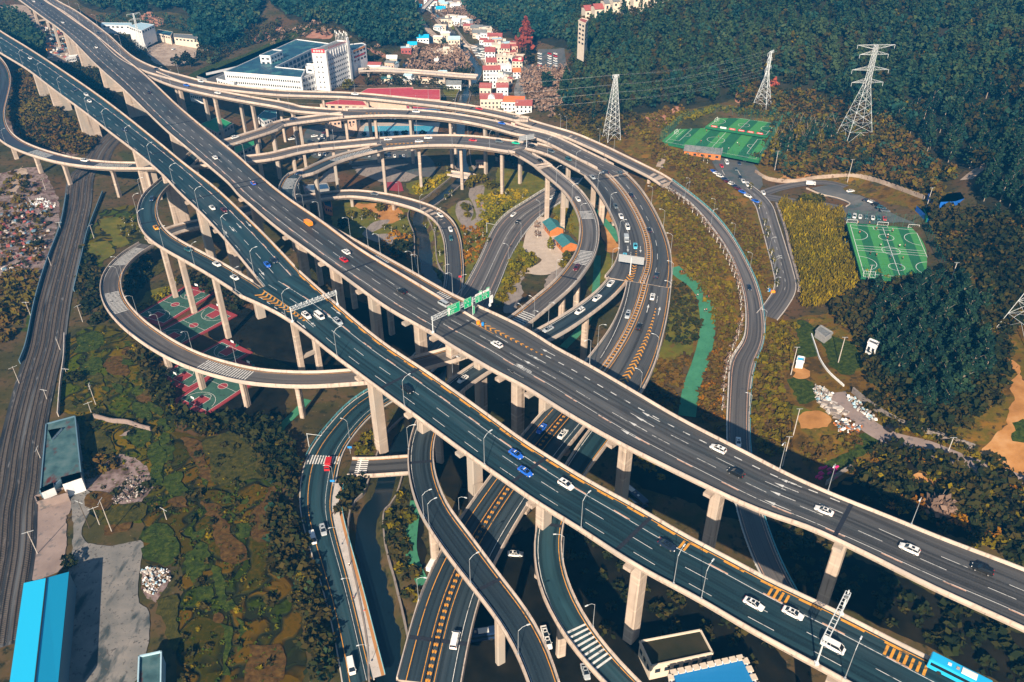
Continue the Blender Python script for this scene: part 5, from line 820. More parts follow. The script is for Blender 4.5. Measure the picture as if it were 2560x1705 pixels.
scatter('undergrowth', [(RING, 3.4, ('round', 34, 2.4, 4.5), 'dark_scrub', (.6, 1.5)), (RING, 8, ('round', 30, 2.2, 4), 'brown_scrub', (.5, 1.2)), (EDGE, 3.2, ('dome', 24, 1.8, 2.2), 'brown_scrub', (.6, 1.5)), (EDGE, 6, ('round', 26, 2.4, 5), 'dark_scrub', (.6, 1.4)), (EDGE2, 6, ('round', 26, 2.6, 5), 'dark_scrub', (.6, 1.4)), (EDGE2, 9, ('round', 26, 2.4, 5), 'teal_wood', (.6, 1.3)), (EDGE3, 8, ('round', 26, 2.4, 4), 'dark_scrub', (.5, 1.3)), (EDGE3, 10, ('round', 22, 2.2, 4), 'bare_twig', (.5, 1.2)), (UNDER, 4.5, ('dome', 26, 1.8, 2.4), 'dark_scrub', (.6, 1.6)), (UNDER2, 6, ('dome', 26, 1.8, 2.2), 'dark_scrub', (.6, 1.4)), (TERR, 2.6, ('dome', 9, .75, .5), 'field_tuft', (.5, 1.4)), (TERR2, 2.6, ('dome', 9, .75, .5), 'field_tuft', (.5, 1.4)), (TERR2, 6, ('dome', 9, .8, .5), 'brown_scrub', (.5, 1.3)), (TERR, 7, ('dome', 9, .8, .5), 'olive', (.5, 1.3)),
  (SLOPE_A, 3.4, ('dome', 22, 1.5, 1.6), 'olive', (.6, 1.5)), (SLOPE_A, 3.2, ('dome', 20, 1.5, 1.7), 'brown_scrub', (.6, 1.5)), (SLOPE_B, 2.6, ('dome', 22, 1.5, 1.4), 'brown_scrub', (.6, 1.6)), (SLOPE_B, 4.0, ('dome', 20, 1.5, 1.7), 'olive', (.6, 1.5)),
  (SLOPE_C, 3.6, ('dome', 22, 1.8, 2.2), 'brown_scrub', (.6, 1.6)), (SLOPE_C, 4.4, ('dome', 20, 1.6, 2.0), 'olive', (.6, 1.4)), (SLOPE_D, 2.6, ('dome', 22, 1.5, 1.6), 'brown_scrub', (.6, 1.5)), (SLOPE_D, 4.5, ('dome', 20, 1.5, 1.7), 'orange_scrub', (.6, 1.2)),
  (FOOT_A, 4.0, ('round', 34, 2.5, 4.5), 'brown_scrub', (.6, 1.5)), (FOOT_A, 5.0, ('round', 34, 2.4, 4.5), 'dark_scrub', (.6, 1.5)), (FOOT_A, 8.5, ('round', 34, 2.4, 4.5), 'olive', (.6, 1.4)), (FOOT_A, 9, ('round', 34, 2.8, 6), 'teal_wood', (.6, 1.3)),
  (FOOT_B, 5.0, ('round', 34, 2.2, 4.2), 'brown_scrub', (.5, 1.3)), (FOOT_B, 3.6, ('round', 34, 2.5, 5), 'dark_scrub', (.6, 1.5)), (FOOT_B, 9, ('round', 30, 2.2, 4), 'orange_scrub', (.5, 1.1)), (FOOT_C, 2.8, ('dome', 26, 1.6, 2), 'olive', (.6, 1.5)), (FOOT_C, 4, ('round', 26, 2, 3.5), 'dark_scrub', (.6, 1.5)),
  (FOOT_D, 4.0, ('round', 32, 2.4, 4.5), 'dark_scrub', (.6, 1.5)), (FOOT_D, 6, ('round', 30, 2.2, 4), 'olive', (.5, 1.2)), (FOOT_D, 9, ('round', 30, 2.2, 4), 'orange_scrub', (.5, 1.1)), (SLOPE_E, 2.6, ('dome', 24, 1.6, 2), 'brown_scrub', (.6, 1.5)), (SLOPE_E, 3.8, ('dome', 24, 1.8, 2.2), 'olive', (.6, 1.5)),
  (LEFT_A, 3.4, ('round', 30, 2.4, 4), 'brown_scrub', (.6, 1.4)), (LEFT_A, 4.2, ('round', 30, 2.4, 4), 'dark_scrub', (.6, 1.4)), (LEFT_A, 7, ('round', 26, 2.0, 3), 'olive', (.6, 1.4)), (LEFT_B, 4, ('round', 28, 2.2, 3.5), 'dark_scrub', (.6, 1.4)), (DARKSTRIP, 3.3, ('round', 34, 2.4, 4.5), 'dark_scrub', (.6, 1.5)), (DARKSTRIP, 6, ('round', 30, 2.0, 3.6), 'olive', (.5, 1.1)),
  (LOWERL, 3.0, ('round', 34, 2.2, 4), 'dark_scrub', (.6, 1.5)), (LOWERL, 6, ('round', 30, 2, 3.4), 'pine', (.6, 1.4)), (LOWERL, 8, ('round', 30, 1.8, 3), 'olive', (.6, 1.2)), (GARD_L, 3, ('dome', 26, 1.6, 1.8), 'dark_scrub', (.6, 1.4)), (GARD_L, 4.5, ('dome', 26, 1.6, 1.8), 'olive', (.6, 1.4)),
  (TL('B1',(0,120),(240,100),(400,350),(430,520),(360,760),(300,950),(0,1100)), 6.5, ('dome', 26, 2, 2), 'brown_scrub', (.5, 1.5)), (TL('B1',(0,950),(280,900),(330,1100),(250,1300),(0,1568)), 3.6, ('dome', 26, 2, 2.2), 'brown_scrub', (.6, 1.5)), (TL('B1',(660,700),(830,860),(830,1150),(1000,1400),(700,1350),(620,1000)), 3.6, ('dome', 26, 2, 2.4), 'dark_scrub', (.6, 1.5)),
  (TL('B1',(1080,800),(1250,740),(1290,900),(1080,1200),(1000,1050)), 3.4, ('dome', 26, 2, 2.4), 'dark_scrub', (.6, 1.4)), (TL('B1',(1120,1230),(1400,1070),(1480,1080),(1200,1250)), 2.5, ('dome', 24, 1.2, 1.5), 'yellowgreen', (.6, 1.3)), (TL('C1',(540,620),(1300,700),(1400,1000),(1250,1300),(1200,1568),(700,1568),(720,1000)), 8, ('dome', 26, 1.6, 1.4), 'dark_scrub', (.5, 1.3)), (TL('C1',(1400,900),(2335,1000),(2335,1568),(1250,1568)), 7.5, ('dome', 26, 1.5, 1.4), 'dark_scrub', (.5, 1.1)), (TL('D1',(1200,0),(2335,0),(2335,1568),(1500,1568)), 8.5, ('dome', 26, 1.4, 1.2), 'dark_scrub', (.5, 1.4)), (TL('D1',(1500,0),(2335,0),(2335,1568),(1600,1568)), 12.0, ('dome', 26, 1.0, .8), 'olive', (.5, 1.2)),
  (TL('C1',(630,1150),(900,1060),(1080,1130),(900,1200),(760,1250)), 3, ('dome', 26, 2, 2), 'brown_scrub', (.6, 1.3)), (TL('B2',(1780,560),(1960,540),(1980,700),(1900,850),(1800,900)), 3.0, ('dome', 22, 1.3, 1.4), 'orange_scrub', (.6, 1.3)), (TL('B2',(1900,300),(2335,230),(2335,340),(2150,420),(1960,560)), 3.2, ('dome', 22, 1.5, 1.4), 'yellowgreen', (.6, 1.4)), (TL('B2',(1370,240),(1500,190),(1680,110),(1690,160),(1500,260),(1380,300)), 2.6, ('dome', 22, 1.8, 2), 'yellowgreen', (.6, 1.4)),
  (TL('B3',(0,1100),(140,830),(330,770),(340,830),(240,960),(200,1040),(0,1280)), 2.6, ('dome', 24, 1.6, 1.8), 'olive', (.6, 1.4)), (TL('B3',(430,400),(520,340),(660,400),(650,650),(540,560)), 4, ('dome', 24, 1.4, 1.2), 'olive', (.6, 1.3)), (TL('B3',(1450,1010),(1580,1050),(1690,1200),(1700,1500),(1500,1568),(1380,1500)), 3, ('dome', 24, 1.6, 1.6), 'dark_scrub', (.6, 1.4)), (TL('C3',(1370,280),(1600,270),(1520,500),(1490,720),(1250,560)), 3, ('dome', 24, 1.8, 2.2), 'brown_scrub', (.6, 1.4)),
  (TL('B2',(850,870),(1200,600),(1350,620),(1380,860),(1200,800)), 4, ('dome', 24, 1.6, 1.8), 'orange_scrub', (.6, 1.3)), (TL('A2',(1380,430),(1600,400),(1900,420),(1900,620),(1300,640)), 5.5, ('round', 22, 3, 5), 'bare_twig', (.6, 1.3)), (TL('A2',(960,600),(1900,640),(1900,800),(1600,760),(960,720)), 6.5, ('round', 24, 2.8, 5), 'dark_scrub', (.6, 1.3)), (TL('A3',(180,600),(560,560),(700,560),(640,720),(520,900),(480,1000),(250,900)), 5, ('round', 22, 2.6, 4.5), 'bare_twig', (.6, 1.3)),
  (TL('A3',(1180,1010),(1300,960),(1420,900),(1560,880),(1540,960),(1300,1080),(1150,1100)), 3.5, ('dome', 24, 2, 2.2), 'brown_scrub', (.6, 1.4)), (TL('A3',(1380,1060),(1460,980),(1560,930),(1880,890),(2335,930),(2335,1000),(1880,930),(1560,1000),(1380,1180)), 3, ('dome', 24, 1.8, 2.2), 'olive', (.6, 1.4)), (TL('A2',(1500,150),(1800,60),(1900,180),(2100,300),(2180,400),(2060,400),(1900,330),(1700,250)), 6.5, ('round', 22, 2.6, 4.5), 'bare_twig', (.6, 1.2)), (TL('A1',(780,120),(1200,120),(1700,200),(1980,260),(1900,360),(1760,330),(1290,230),(1000,300)), 6.5, ('round', 24, 2.6, 5), 'teal_wood', (.5, 1.1)),
  (TL('A1',(1000,300),(1260,380),(1240,460),(1160,480),(1000,400)), 4.5, ('round', 24, 2.6, 4.5), 'dark_scrub', (.6, 1.2)), (TL('C3',(1120,980),(1300,1100),(1480,1380),(1350,1250),(1150,1120)), 3, ('dome', 24, 1.8, 2), 'olive', (.6, 1.4)),
  (TL('C4',(400,940),(560,900),(640,960),(900,900),(960,850),(960,960),(700,1100),(560,1160)), 3.4, ('dome', 24, 1.6, 1.6), 'brown_scrub', (.6, 1.4)), (TL('C2',(870,980),(1040,880),(1180,900),(1200,960),(1080,1040),(900,1090)), 2.6, ('dome', 28, 1.6, 2.2), 'olive', (.7, 1.5)), (TL('C2',(750,1280),(980,1240),(940,1400),(860,1568),(760,1568)), 2.8, ('dome', 28, 1.8, 2.4), 'dark_scrub', (.7, 1.5)), (TL('B1',(1460,960),(1700,1000),(2000,1150),(2050,1300),(1900,1250),(1700,1100),(1500,1060)), 3.4, ('round', 26, 2, 3.6), 'dark_scrub', (.6, 1.3))], 'low scrub and undergrowth covering the slopes and verges')
BAMBOO = TL('B4',(300,370),(470,330),(640,380),(800,430),(830,560),(860,680),(900,800),(950,960),(960,1060),(800,1170),(650,1240),(480,1260),(470,1100),(420,880),(380,640),(290,440))
scatter('bamboo_grove', [(BAMBOO, 3.2, ('tuft', 30, 1.7, 5.2), 'yellowgreen', (.7, 1.3)), (BAMBOO, 1.9, ('tuft', 30, 1.6, 5.0), 'olive', (.7, 1.3))], 'dense yellow green bamboo grove beside the football pitch')
# single trees one can tell apart
def TR(name, lab, mat, ta, lst, cat_='tree', group=None, trunk='bark', th=.35, s=1):
    for i, (t, x, y, *k) in enumerate(lst): tree(name, lab, cat_, G(T(t, x, y)), mat, ta, (k[0] if k else 1)*s*R.uniform(.9, 1.1), group, trunk, th)
RD = ('round', 130, 2.3, 4.2)
TR('round_tree', 'dark rounded evergreen in the garden inside the low ramp curve', 'olive', ('round', 150, 2.6, 4.6), [('B2',1110,430,1.0),('B2',980,470,.9),('B2',860,480,.8),('B2',1040,480,.7)], group='evergreens inside the low ramp curve')
TR('bushy_tree', 'big dark bushy tree beside the pale garden path behind the rear highway', 'dark_scrub', ('round', 200, 4.4, 8), [('B2',1270,800,1.2)]); TR('bushy_tree', 'dark bushy tree standing by the rear highway behind the curved garden lawn', 'dark_scrub', ('round', 150, 3.2, 6), [('B2',800,590,1)])
TR('round_tree', 'rounded green tree in the oval bed beside the paved spiral path', 'olive', RD, [('B2',1820,430,1),('B2',1830,480,.9),('B2',1800,400,.8)], group='trees in the oval bed')
TR('round_tree', 'rounded tree in the row between lawn and two-way road', 'yellowgreen', RD, [('B2',x,y) for x, y in ((1945,570),(1990,530),(2040,500),(2090,460),(2140,420),(2190,390))], group='tree row by the two-way road')
TR('round_tree', 'dark rounded tree in the clump beside the small garden bridge', 'olive', ('round', 130, 3, 5.5), [('B2',x,y) for x, y in ((1840,240),(1870,210),(1900,190),(1950,190),(2010,250),(2050,240))], group='dark clump by the small bridge')
TR('round_tree', 'clipped yellow green round tree beside the plaza steps', 'yellowgreen', RD, [('B3',x,y) for x, y in ((95,1040),(140,900),(170,930),(250,840),(280,870),(270,900),(205,810))], group='round trees by the plaza steps')
TR('plaza_tree', 'slender light green tree in the oval bed of the plaza', 'yellowgreen', ('pine', 120, 2.0, 6.5), [('B3',452,755,1)], trunk='trunk_lime', th=.3)
TR('bare_tree', 'leafless tree in a round bed of the plaza', 'bare_twig', ('round', 40, 1.8, 5), [('B3',340,575),('B3',345,650)], group='bare trees in the plaza beds', trunk='trunk_lime')
TR('round_tree', 'dense green tree beside the blue-roofed pavilion at the plaza edge', 'olive', RD, [('B3',575,870),('B3',560,910),('B3',590,830)], group='trees at the plaza edge')
TR('bare_tree', 'young bare tree with a white-painted trunk beside the sloping road', 'bare_twig', ('round', 30, 1.3, 4.5), [('B3',x,y) for x, y in ((1355,200),(1400,235),(1440,262),(1480,300),(1523,335),(1563,368),(1600,400),(1637,440),(1675,480),(1715,525),(1745,560),(1778,605),(1808,648),(1840,690),(1868,735),(1895,780),(1920,830),(1945,880),(1965,930),(1988,980),(2005,1030),(2018,1080),(2032,1130),(2040,1190),(2040,1250))]+[('C3',x,y) for x, y in ((2050,-60),(2030,10),(2020,70),(1995,130),(1970,190),(1945,260),(1928,320),(1915,390),(1900,460),(1893,540),(1888,620),(1882,700))], group='white-trunked trees beside the sloping road', trunk='trunk_lime', th=.4)
TR('bare_tree', 'young bare tree with a white-painted trunk beside the parking street', 'olive', ('round', 40, 1.2, 4.2), [('B4',x,y) for x, y in ((55,250),(125,410),(168,550),(182,600),(195,650),(225,800),(240,870),(268,960),(275,1060),(200,1100))]+[('B3',x,y) for x, y in ((1640,-60),(1685,-30),(1730,10),(1760,30))], group='white-trunked trees beside the parking street', trunk='trunk_lime', th=.4)
TR('garden_tree', 'small garden tree with a white-painted trunk on the interchange lawns', 'olive', ('round', 46, 1.5, 3.8), [('B2',x,y) for x, y in ((870,500),(950,500),(1065,500),(1140,580),(1200,600),(1300,590),(1270,500),(1480,570),(1810,640),(1850,700),(1830,760),(1900,680),(1960,640),(2000,690),(2080,390),(2150,300),(2290,330),(1650,330),(1700,300),(2060,300),(1560,600),(1600,800),(1350,640),(1660,90),(1600,60))]+[('B1',x,y) for x, y in ((1010,590),(1040,530),(1075,630),(1110,580),(1160,570),(1115,600),(1170,600),(1105,520),(1200,910),(1250,900),(1170,960),(1210,980),(1130,1050),(1075,1040),(1470,1050))], group='small white-trunked garden trees', trunk='trunk_lime', th=.4)
TR('rust_tree', 'very tall rust-red tree standing above the village car park', 'rust_tree', ('pine', 420, 9.0, 34), [('A3',245,490,1)], th=.25); TR('rust_tree', 'broad dark grey-green tree in front of the tall rust-red tree', 'dark_scrub', ('pine', 260, 5.2, 20), [('A3',265,560,1)], th=.2)
TR('bushy_tree', 'solitary dark round tree on the brown slope behind the village', 'pine', ('round', 220, 5.0, 12), [('A3',425,745,1)]); TR('bushy_tree', 'dark broad tree behind the outer flyover beside the canal', 'dark_scrub', ('round', 200, 5, 9), [('A2',1890,800,1)]); TR('bushy_tree', 'dark rounded tree beside the riverside house on the canal path', 'pine', ('round', 120, 3.4, 8), [('A2',1625,395,1)])
TR('bushy_tree', 'olive tree in the clump at the hotel tower foot', 'olive', ('round', 120, 4, 7), [('A2',850,740),('A2',820,750),('A2',120,700),('A2',50,695)], group='trees at the foot of the hotel')
TR('bushy_tree', 'dark tree beside the car park behind the green-roofed shed', 'dark_scrub', ('round', 120, 3.6, 7), [('A2',x,y) for x, y in ((860,1080),(880,1040),(900,1000),(930,980))], group='trees beside the parking lot and pool')
TR('bushy_tree', 'rounded dark tree along the near edge of the pool terrace', 'dark_scrub', ('round', 90, 2.2, 3.6), [('A2',x,y) for x, y in ((970,1140),(1060,1140),(1100,1135),(1160,1135),(1240,1135),(1310,1135),(1380,1135),(1460,1135))], group='trees along the pool edge')
TR('bushy_tree', 'dark broad tree on the canal bank below the flyover arc', 'dark_scrub', ('round', 130, 4.2, 8), [('A2',x,y) for x, y in ((1880,1100),(1950,1110),(2000,1080),(2050,1130),(2150,1360),(2220,1380),(2110,1340))], group='broad trees right of the canal')
TR('bushy_tree', 'large dark tree by the sealed yard at the hill foot', 'dark_scrub', ('round', 160, 5, 11), [('A1',1490,560,1),('A1',1590,560,.9),('A1',1560,530,.8)], group='trees by the sealed yard'); TR('bushy_tree', 'yellow shrub tree behind the upper football pitch', 'yellowgreen', ('round', 90, 2.2, 4), [('A3',1685,985),('A3',1745,965),('A3',1790,945),('A3',1640,1010)], group='yellow trees behind the upper pitch')
TR('bushy_tree', 'round tree in the row between bamboo and lower football pitch', 'olive', ('round', 120, 2.9, 5.4), [('B4',x,y) for x, y in ((890,740),(900,790),(905,850),(915,900),(780,560),(790,620),(800,680))], group='trees left of the lower pitch'); TR('bushy_tree', 'yellowish tree in the row at the near end of the lower football pitch', 'yellowgreen', ('round', 100, 2.1, 5), [('B4',x,y) for x, y in ((995,1010),(1110,1010),(1180,1040),(1260,1040),(1380,1030),(1500,1040),(1600,1040))], group='trees at the near end of the lower pitch')
TR('bushy_tree', 'large tree over the parking street junction near the bamboo', 'olive', ('round', 140, 3.4, 6.5), [('B4',500,380),('B4',560,370),('B4',610,380)], group='trees above the bamboo grove')
TR('bare_tree', 'bare spreading tree below the dirt road on the dark slope', 'bare_twig', ('round', 70, 3.2, 8), [('D4',1580,190),('D4',1640,210)], group='bare trees on the dark slope', trunk='bark_pale', th=.6)
TR('bushy_tree', 'ochre-leaved tree on the dark slope below the dirt road', 'orange_scrub', ('round', 120, 2.6, 6), [('D4',1760,270,1),('D4',1450,140,.9)], group='ochre trees on the dark slope')
TR('bushy_tree', 'dark tree on the bank between the railway and the terraces', 'dark_scrub', ('round', 110, 2.6, 4.5), [('C1',620,460),('B1',230,240),('B1',330,720),('D1',595,600)], group='dark bank trees')
# ================= vehicles
CARC = {'w': ((.78,.78,.76), 'white'), 'db': ((.015,.035,.09), 'dark blue'), 'navy': ((.012,.022,.045), 'navy'), 'k': ((.008,.009,.010), 'black'), 's': ((.38,.42,.45), 'silver'), 'g': ((.09,.12,.14), 'grey'), 'r': ((.50,.015,.02), 'red'), 'm': ((.10,.012,.02), 'maroon'),
 'b': ((.02,.13,.60), 'bright blue'), 'lb': ((.10,.50,.68), 'pale blue'), 't': ((.02,.10,.12), 'teal'), 'gn': ((.01,.50,.30), 'green'), 'o': ((.90,.28,.01), 'orange'), 'y': ((.85,.36,.01), 'amber'), 'c': ((.02,.42,.75), 'sky blue')}
for k, (c, n) in CARC.items():
    m_ = plain('paint_'+n.replace(' ', '_'), c, .28, 0, .5); m_.node_tree.nodes['Principled BSDF'].inputs['Coat Weight'].default_value = .4
plain('car_glass', (.008,.014,.022), .12, 0, .6); plain('tyre', (.012,.012,.012), .8); plain('rim_metal', (.45,.45,.46), .35, .6); plain('lamp_red', (.45,.01,.01), .3); plain('lamp_white', (.75,.75,.72), .2); plain('grille_black', (.01,.01,.012), .5)
def loft(st, n=10):
    """st: (x, halfwidth, zlow, zhigh, tumble) stations -> rounded body"""
    V = []; fs = []
    for x, w_, z0, z1, k in st:
        zm = z0+(z1-z0)*.55; ring = [(-w_*.86, z0), (-w_, z0+.12), (-w_, zm), (-w_*k, z1-.03), (-w_*k*.82, z1), (w_*k*.82, z1), (w_*k, z1-.03), (w_, zm), (w_, z0+.12), (w_*.86, z0)]
        V += [(x, y, z) for y, z in ring]
    m = len(st)
    for i in range(m-1):
        for j in range(n): fs.append((i*n+j, (i+1)*n+j, (i+1)*n+(j+1)%n, i*n+(j+1)%n))
    fs += [tuple(range(n)), tuple(range((m-1)*n, m*n))[::-1]]; return V, fs
CSPEC = {'sedan': dict(L=4.8, W=.92, body=[(-2.4,.72,.42,.80,.92),(-2.25,.86,.30,.98,.92),(-1.5,.92,.26,1.02,.92),(0,.93,.25,.96,.92),(1.2,.92,.25,.92,.92),(2.1,.86,.28,.76,.90),(2.4,.68,.38,.62,.9)], cab=[(-1.75,.70,1.0),(-1.0,.60,1.44),(.35,.60,1.45),(1.15,.74,.95)], roof=(-1.0,.35,.59,1.45)),
 'suv': dict(L=4.8, W=.95, body=[(-2.35,.80,.45,1.05,.94),(-2.2,.92,.34,1.16,.94),(-1.0,.95,.32,1.16,.94),(.6,.95,.32,1.10,.93),(1.5,.94,.32,1.04,.92),(2.15,.88,.34,.90,.9),(2.4,.74,.45,.72,.9)], cab=[(-2.2,.80,1.14),(-1.9,.68,1.66),(.35,.68,1.70),(1.2,.80,1.08)], roof=(-1.9,.35,.67,1.70)),
 'van': dict(L=5.0, W=.96, body=[(-2.5,.88,.40,1.25,.95),(-2.4,.94,.34,1.32,.95),(-.5,.96,.32,1.32,.95),(1.3,.96,.32,1.26,.94),(2.1,.92,.34,1.10,.9),(2.45,.80,.42,.85,.88)], cab=[(-2.45,.84,1.28),(-2.3,.76,1.98),(1.2,.76,2.0),(2.0,.84,1.18)], roof=(-2.35,1.25,.75,2.0))}
_cm = {}
def car_parts(ty, col):
    key = (ty, col)
    if key in _cm: return _cm[key]
    out = []; pn = 'paint_'+CARC[col][1].replace(' ', '_')
    def keep(m, name, mats, smooth=False):
        o = m.build(name, mats, smooth=smooth); me = o.data; bpy.data.objects.remove(o); return me
    if ty in CSPEC:
        sp = CSPEC[ty]; m = MB(); V, fs = loft(sp['body']); m.add(V, fs)
        x0, x1, hw_, zr = sp['roof']; m.add([(x0,-hw_,zr+.012),(x1,-hw_,zr+.012),(x1,hw_,zr+.012),(x0,hw_,zr+.012),(x0,-hw_,zr-.05),(x1,-hw_,zr-.05),(x1,hw_,zr-.05),(x0,hw_,zr-.05)], [(0,1,2,3),(0,4,5,1),(1,5,6,2),(2,6,7,3),(3,7,4,0)])
        cb = sp['cab']
        for sg in (-1, 1):                     # pillars
            for (xa, wa, za), (xb, wb, zb) in (((cb[0][0],cb[0][1],cb[0][2]),(cb[1][0],cb[1][1],cb[1][2])), ((cb[3][0],cb[3][1],cb[3][2]),(cb[2][0],cb[2][1],cb[2][2]))): m.bar((xa, sg*(wa+.01), za), (xb, sg*(wb+.01), zb), .045, 4)
            xm = (cb[1][0]+cb[2][0])/2; m.bar((xm, sg*(cb[0][1]+cb[3][1])/2*1.06, cb[3][2]), (xm, sg*(cb[1][1]+.02), cb[1][2]), .04, 4)
            m.box((cb[3][0]-.25, sg*(sp['W']+.08), cb[3][2]+.06), (.14, .18, .12))
        out.append(('body', keep(m, 'body', [pn]), []))
        m = MB(); V = []
        for x, w_, z in cb: V += [(x, -w_, z), (x, w_, z)]
        V += [(cb[0][0], -sp['W']*.93, cb[0][2]-.02), (cb[0][0], sp['W']*.93, cb[0][2]-.02), (cb[3][0], -sp['W']*.93, cb[3][2]-.02), (cb[3][0], sp['W']*.93, cb[3][2]-.02)]
        m.add(V, [(0,1,3,2),(2,3,5,4),(4,5,7,6),(0,2,4,6),(1,7,5,3)]); 
        if ty == 'sedan' and col == 'w': pass
        out.append(('windows', keep(m, 'windows', ['car_glass']), []))
        if ty != 'van':
            m = MB(); m.box(((x0+x1)/2+.1, 0, zr+.02), (.7, .8, .02)); out.append(('sunroof', keep(m, 'sunroof', ['car_glass']), []))
        for sx in (-1.42, 1.42):
            for sg in (-1, 1):
                m = MB(); m.bar((sx, sg*(sp['W']-.2), .33), (sx, sg*(sp['W']+.015), .33), .33, 12); r2 = MB(); r2.bar((sx, sg*(sp['W']-.1), .33), (sx, sg*(sp['W']+.03), .33), .19, 8)
                out.append(('wheel', keep(m, 'wheel', ['tyre']), [('rim', keep(r2, 'rim', ['rim_metal']))]))
        b0, b1_ = sp['body'][0], sp['body'][-1]
        for sg in (-1, 1):
            m = MB(); m.box((b1_[0]-.12, sg*.60, b1_[3]+.03), (.26, .30, .12), sg*-.35); out.append(('headlight', keep(m, 'headlight', ['lamp_white']), []))
            m = MB(); m.box((b0[0]+.06, sg*.66, b0[3]+.02), (.14, .28, .14), sg*.3); out.append(('taillight', keep(m, 'taillight', ['lamp_red']), []))
    elif ty == 'truck':
        m = MB(); m.box((1.9, 0, 1.15), (1.5, 1.9, 1.5), 0, 0, .92); out.append(('cab', keep(m, 'cab', [pn]), [])); m = MB(); m.box((-.8, 0, 1.35), (3.6, 2.0, 1.7)); out.append(('cargo_box', keep(m, 'cargo_box', [pn]), []))
        m = MB(); m.add([(2.69,-.8,1.25),(2.69,.8,1.25),(2.60,.76,1.8),(2.60,-.76,1.8)], [(0,1,2,3)]); m.box((2.0, 0, 1.45), (.9, 1.86, .45)); out.append(('windows', keep(m, 'windows', ['car_glass']), []))
        for sx in (-1.6, 1.7):
            for sg in (-1, 1): m = MB(); m.bar((sx, sg*.72, .4), (sx, sg*.97, .4), .4, 10); out.append(('wheel', keep(m, 'wheel', ['tyre']), []))
    else:    # bus
        m = MB(); V, fs = loft([(-5.9,1.18,.4,2.9,.96),(-5.7,1.26,.32,3.06,.96),(5.6,1.26,.32,3.06,.96),(5.85,1.18,.4,2.9,.95)]); m.add(V, fs); out.append(('body', keep(m, 'body', [pn]), []))
        m = MB()
        for sg in (-1, 1): m.box((-.2, sg*1.262, 1.95), (10.4, .03, .85))
        out.append(('side_window', keep(m, 'side_window', ['car_glass']), [])); m = MB(); m.box((5.83, 0, 1.9), (.08, 2.1, 1.2)); out.append(('windshield', keep(m, 'windshield', ['car_glass']), [])); m = MB(); m.box((-5.88, 0, 2.15), (.06, 1.9, .6)); out.append(('rear_window', keep(m, 'rear_window', ['car_glass']), []))
        m = MB(); m.box((1.6, 0, 3.13), (2.9, 1.6, .16)); m.box((-2.2, 0, 3.1), (.7, .7, .1)); out.append(('roof_unit', keep(m, 'roof_unit', ['lamp_white']), [])); m = MB(); m.box((-.6, 0, 3.1), (.6, .7, .08)); out.append(('roof_hatch', keep(m, 'roof_hatch', ['concrete_parapet']), []))
        for sx in (-3.4, 3.6):
            for sg in (-1, 1): m = MB(); m.bar((sx, sg*1.0, .5), (sx, sg*1.27, .5), .5, 12); out.append(('wheel', keep(m, 'wheel', ['tyre']), []))
        for sg in (-1, 1): m = MB(); m.box((-5.9, sg*.95, 1.1), (.08, .25, .3)); out.append(('taillight', keep(m, 'taillight', ['lamp_red']), []))
    _cm[key] = out; return out
def place_car(ty, col, p, ang, label, group=None, full=True, pitch=0, extra=None):
    nm = {'sedan': 'sedan_car', 'suv': 'suv_car', 'van': 'minivan', 'truck': 'small_truck', 'bus': 'bus'}[ty]
    r = thing(nm, label, {'sedan': 'car', 'suv': 'car', 'van': 'van', 'truck': 'truck', 'bus': 'bus'}[ty], tuple(p), ang, group); r.rotation_euler = (0, -pitch, ang)
    for name, me, subs in car_parts(ty, col):
        if not full and name in ('wheel', 'headlight', 'taillight', 'sunroof'): continue
        o = link(bpy.data.objects.new(name, me)); o.parent = r
        for sn, sm in subs: q = link(bpy.data.objects.new(sn, sm)); q.parent = o
    if extra == 'taxi': m = MB(); m.box((-.3, 0, 1.53), (.25, .8, .14)); m.build('taxi_sign', 'lamp_white', r)
    if extra == 'band': m = MB(); m.box((-.35, 0, 1.475), (.9, .9, .02)); m.box((-2.0, 0, 1.03), (.5, 1.1, .02)); m.build('roof_band', 'paint_orange', r)
    return r
ORD = 'first second third fourth fifth sixth seventh eighth ninth tenth eleventh twelfth thirteenth fourteenth fifteenth sixteenth seventeenth eighteenth nineteenth twentieth'.split()
def ordw(i): return ORD[i] if i < 20 else ('twenty-'+ORD[i-20] if i < 29 else 'thirty-'+ORD[i-29+0] if i > 29 else 'thirtieth')
TN = {'sedan': 'saloon car', 'suv': 'suv', 'van': 'minivan', 'truck': 'light truck', 'bus': 'bus'}
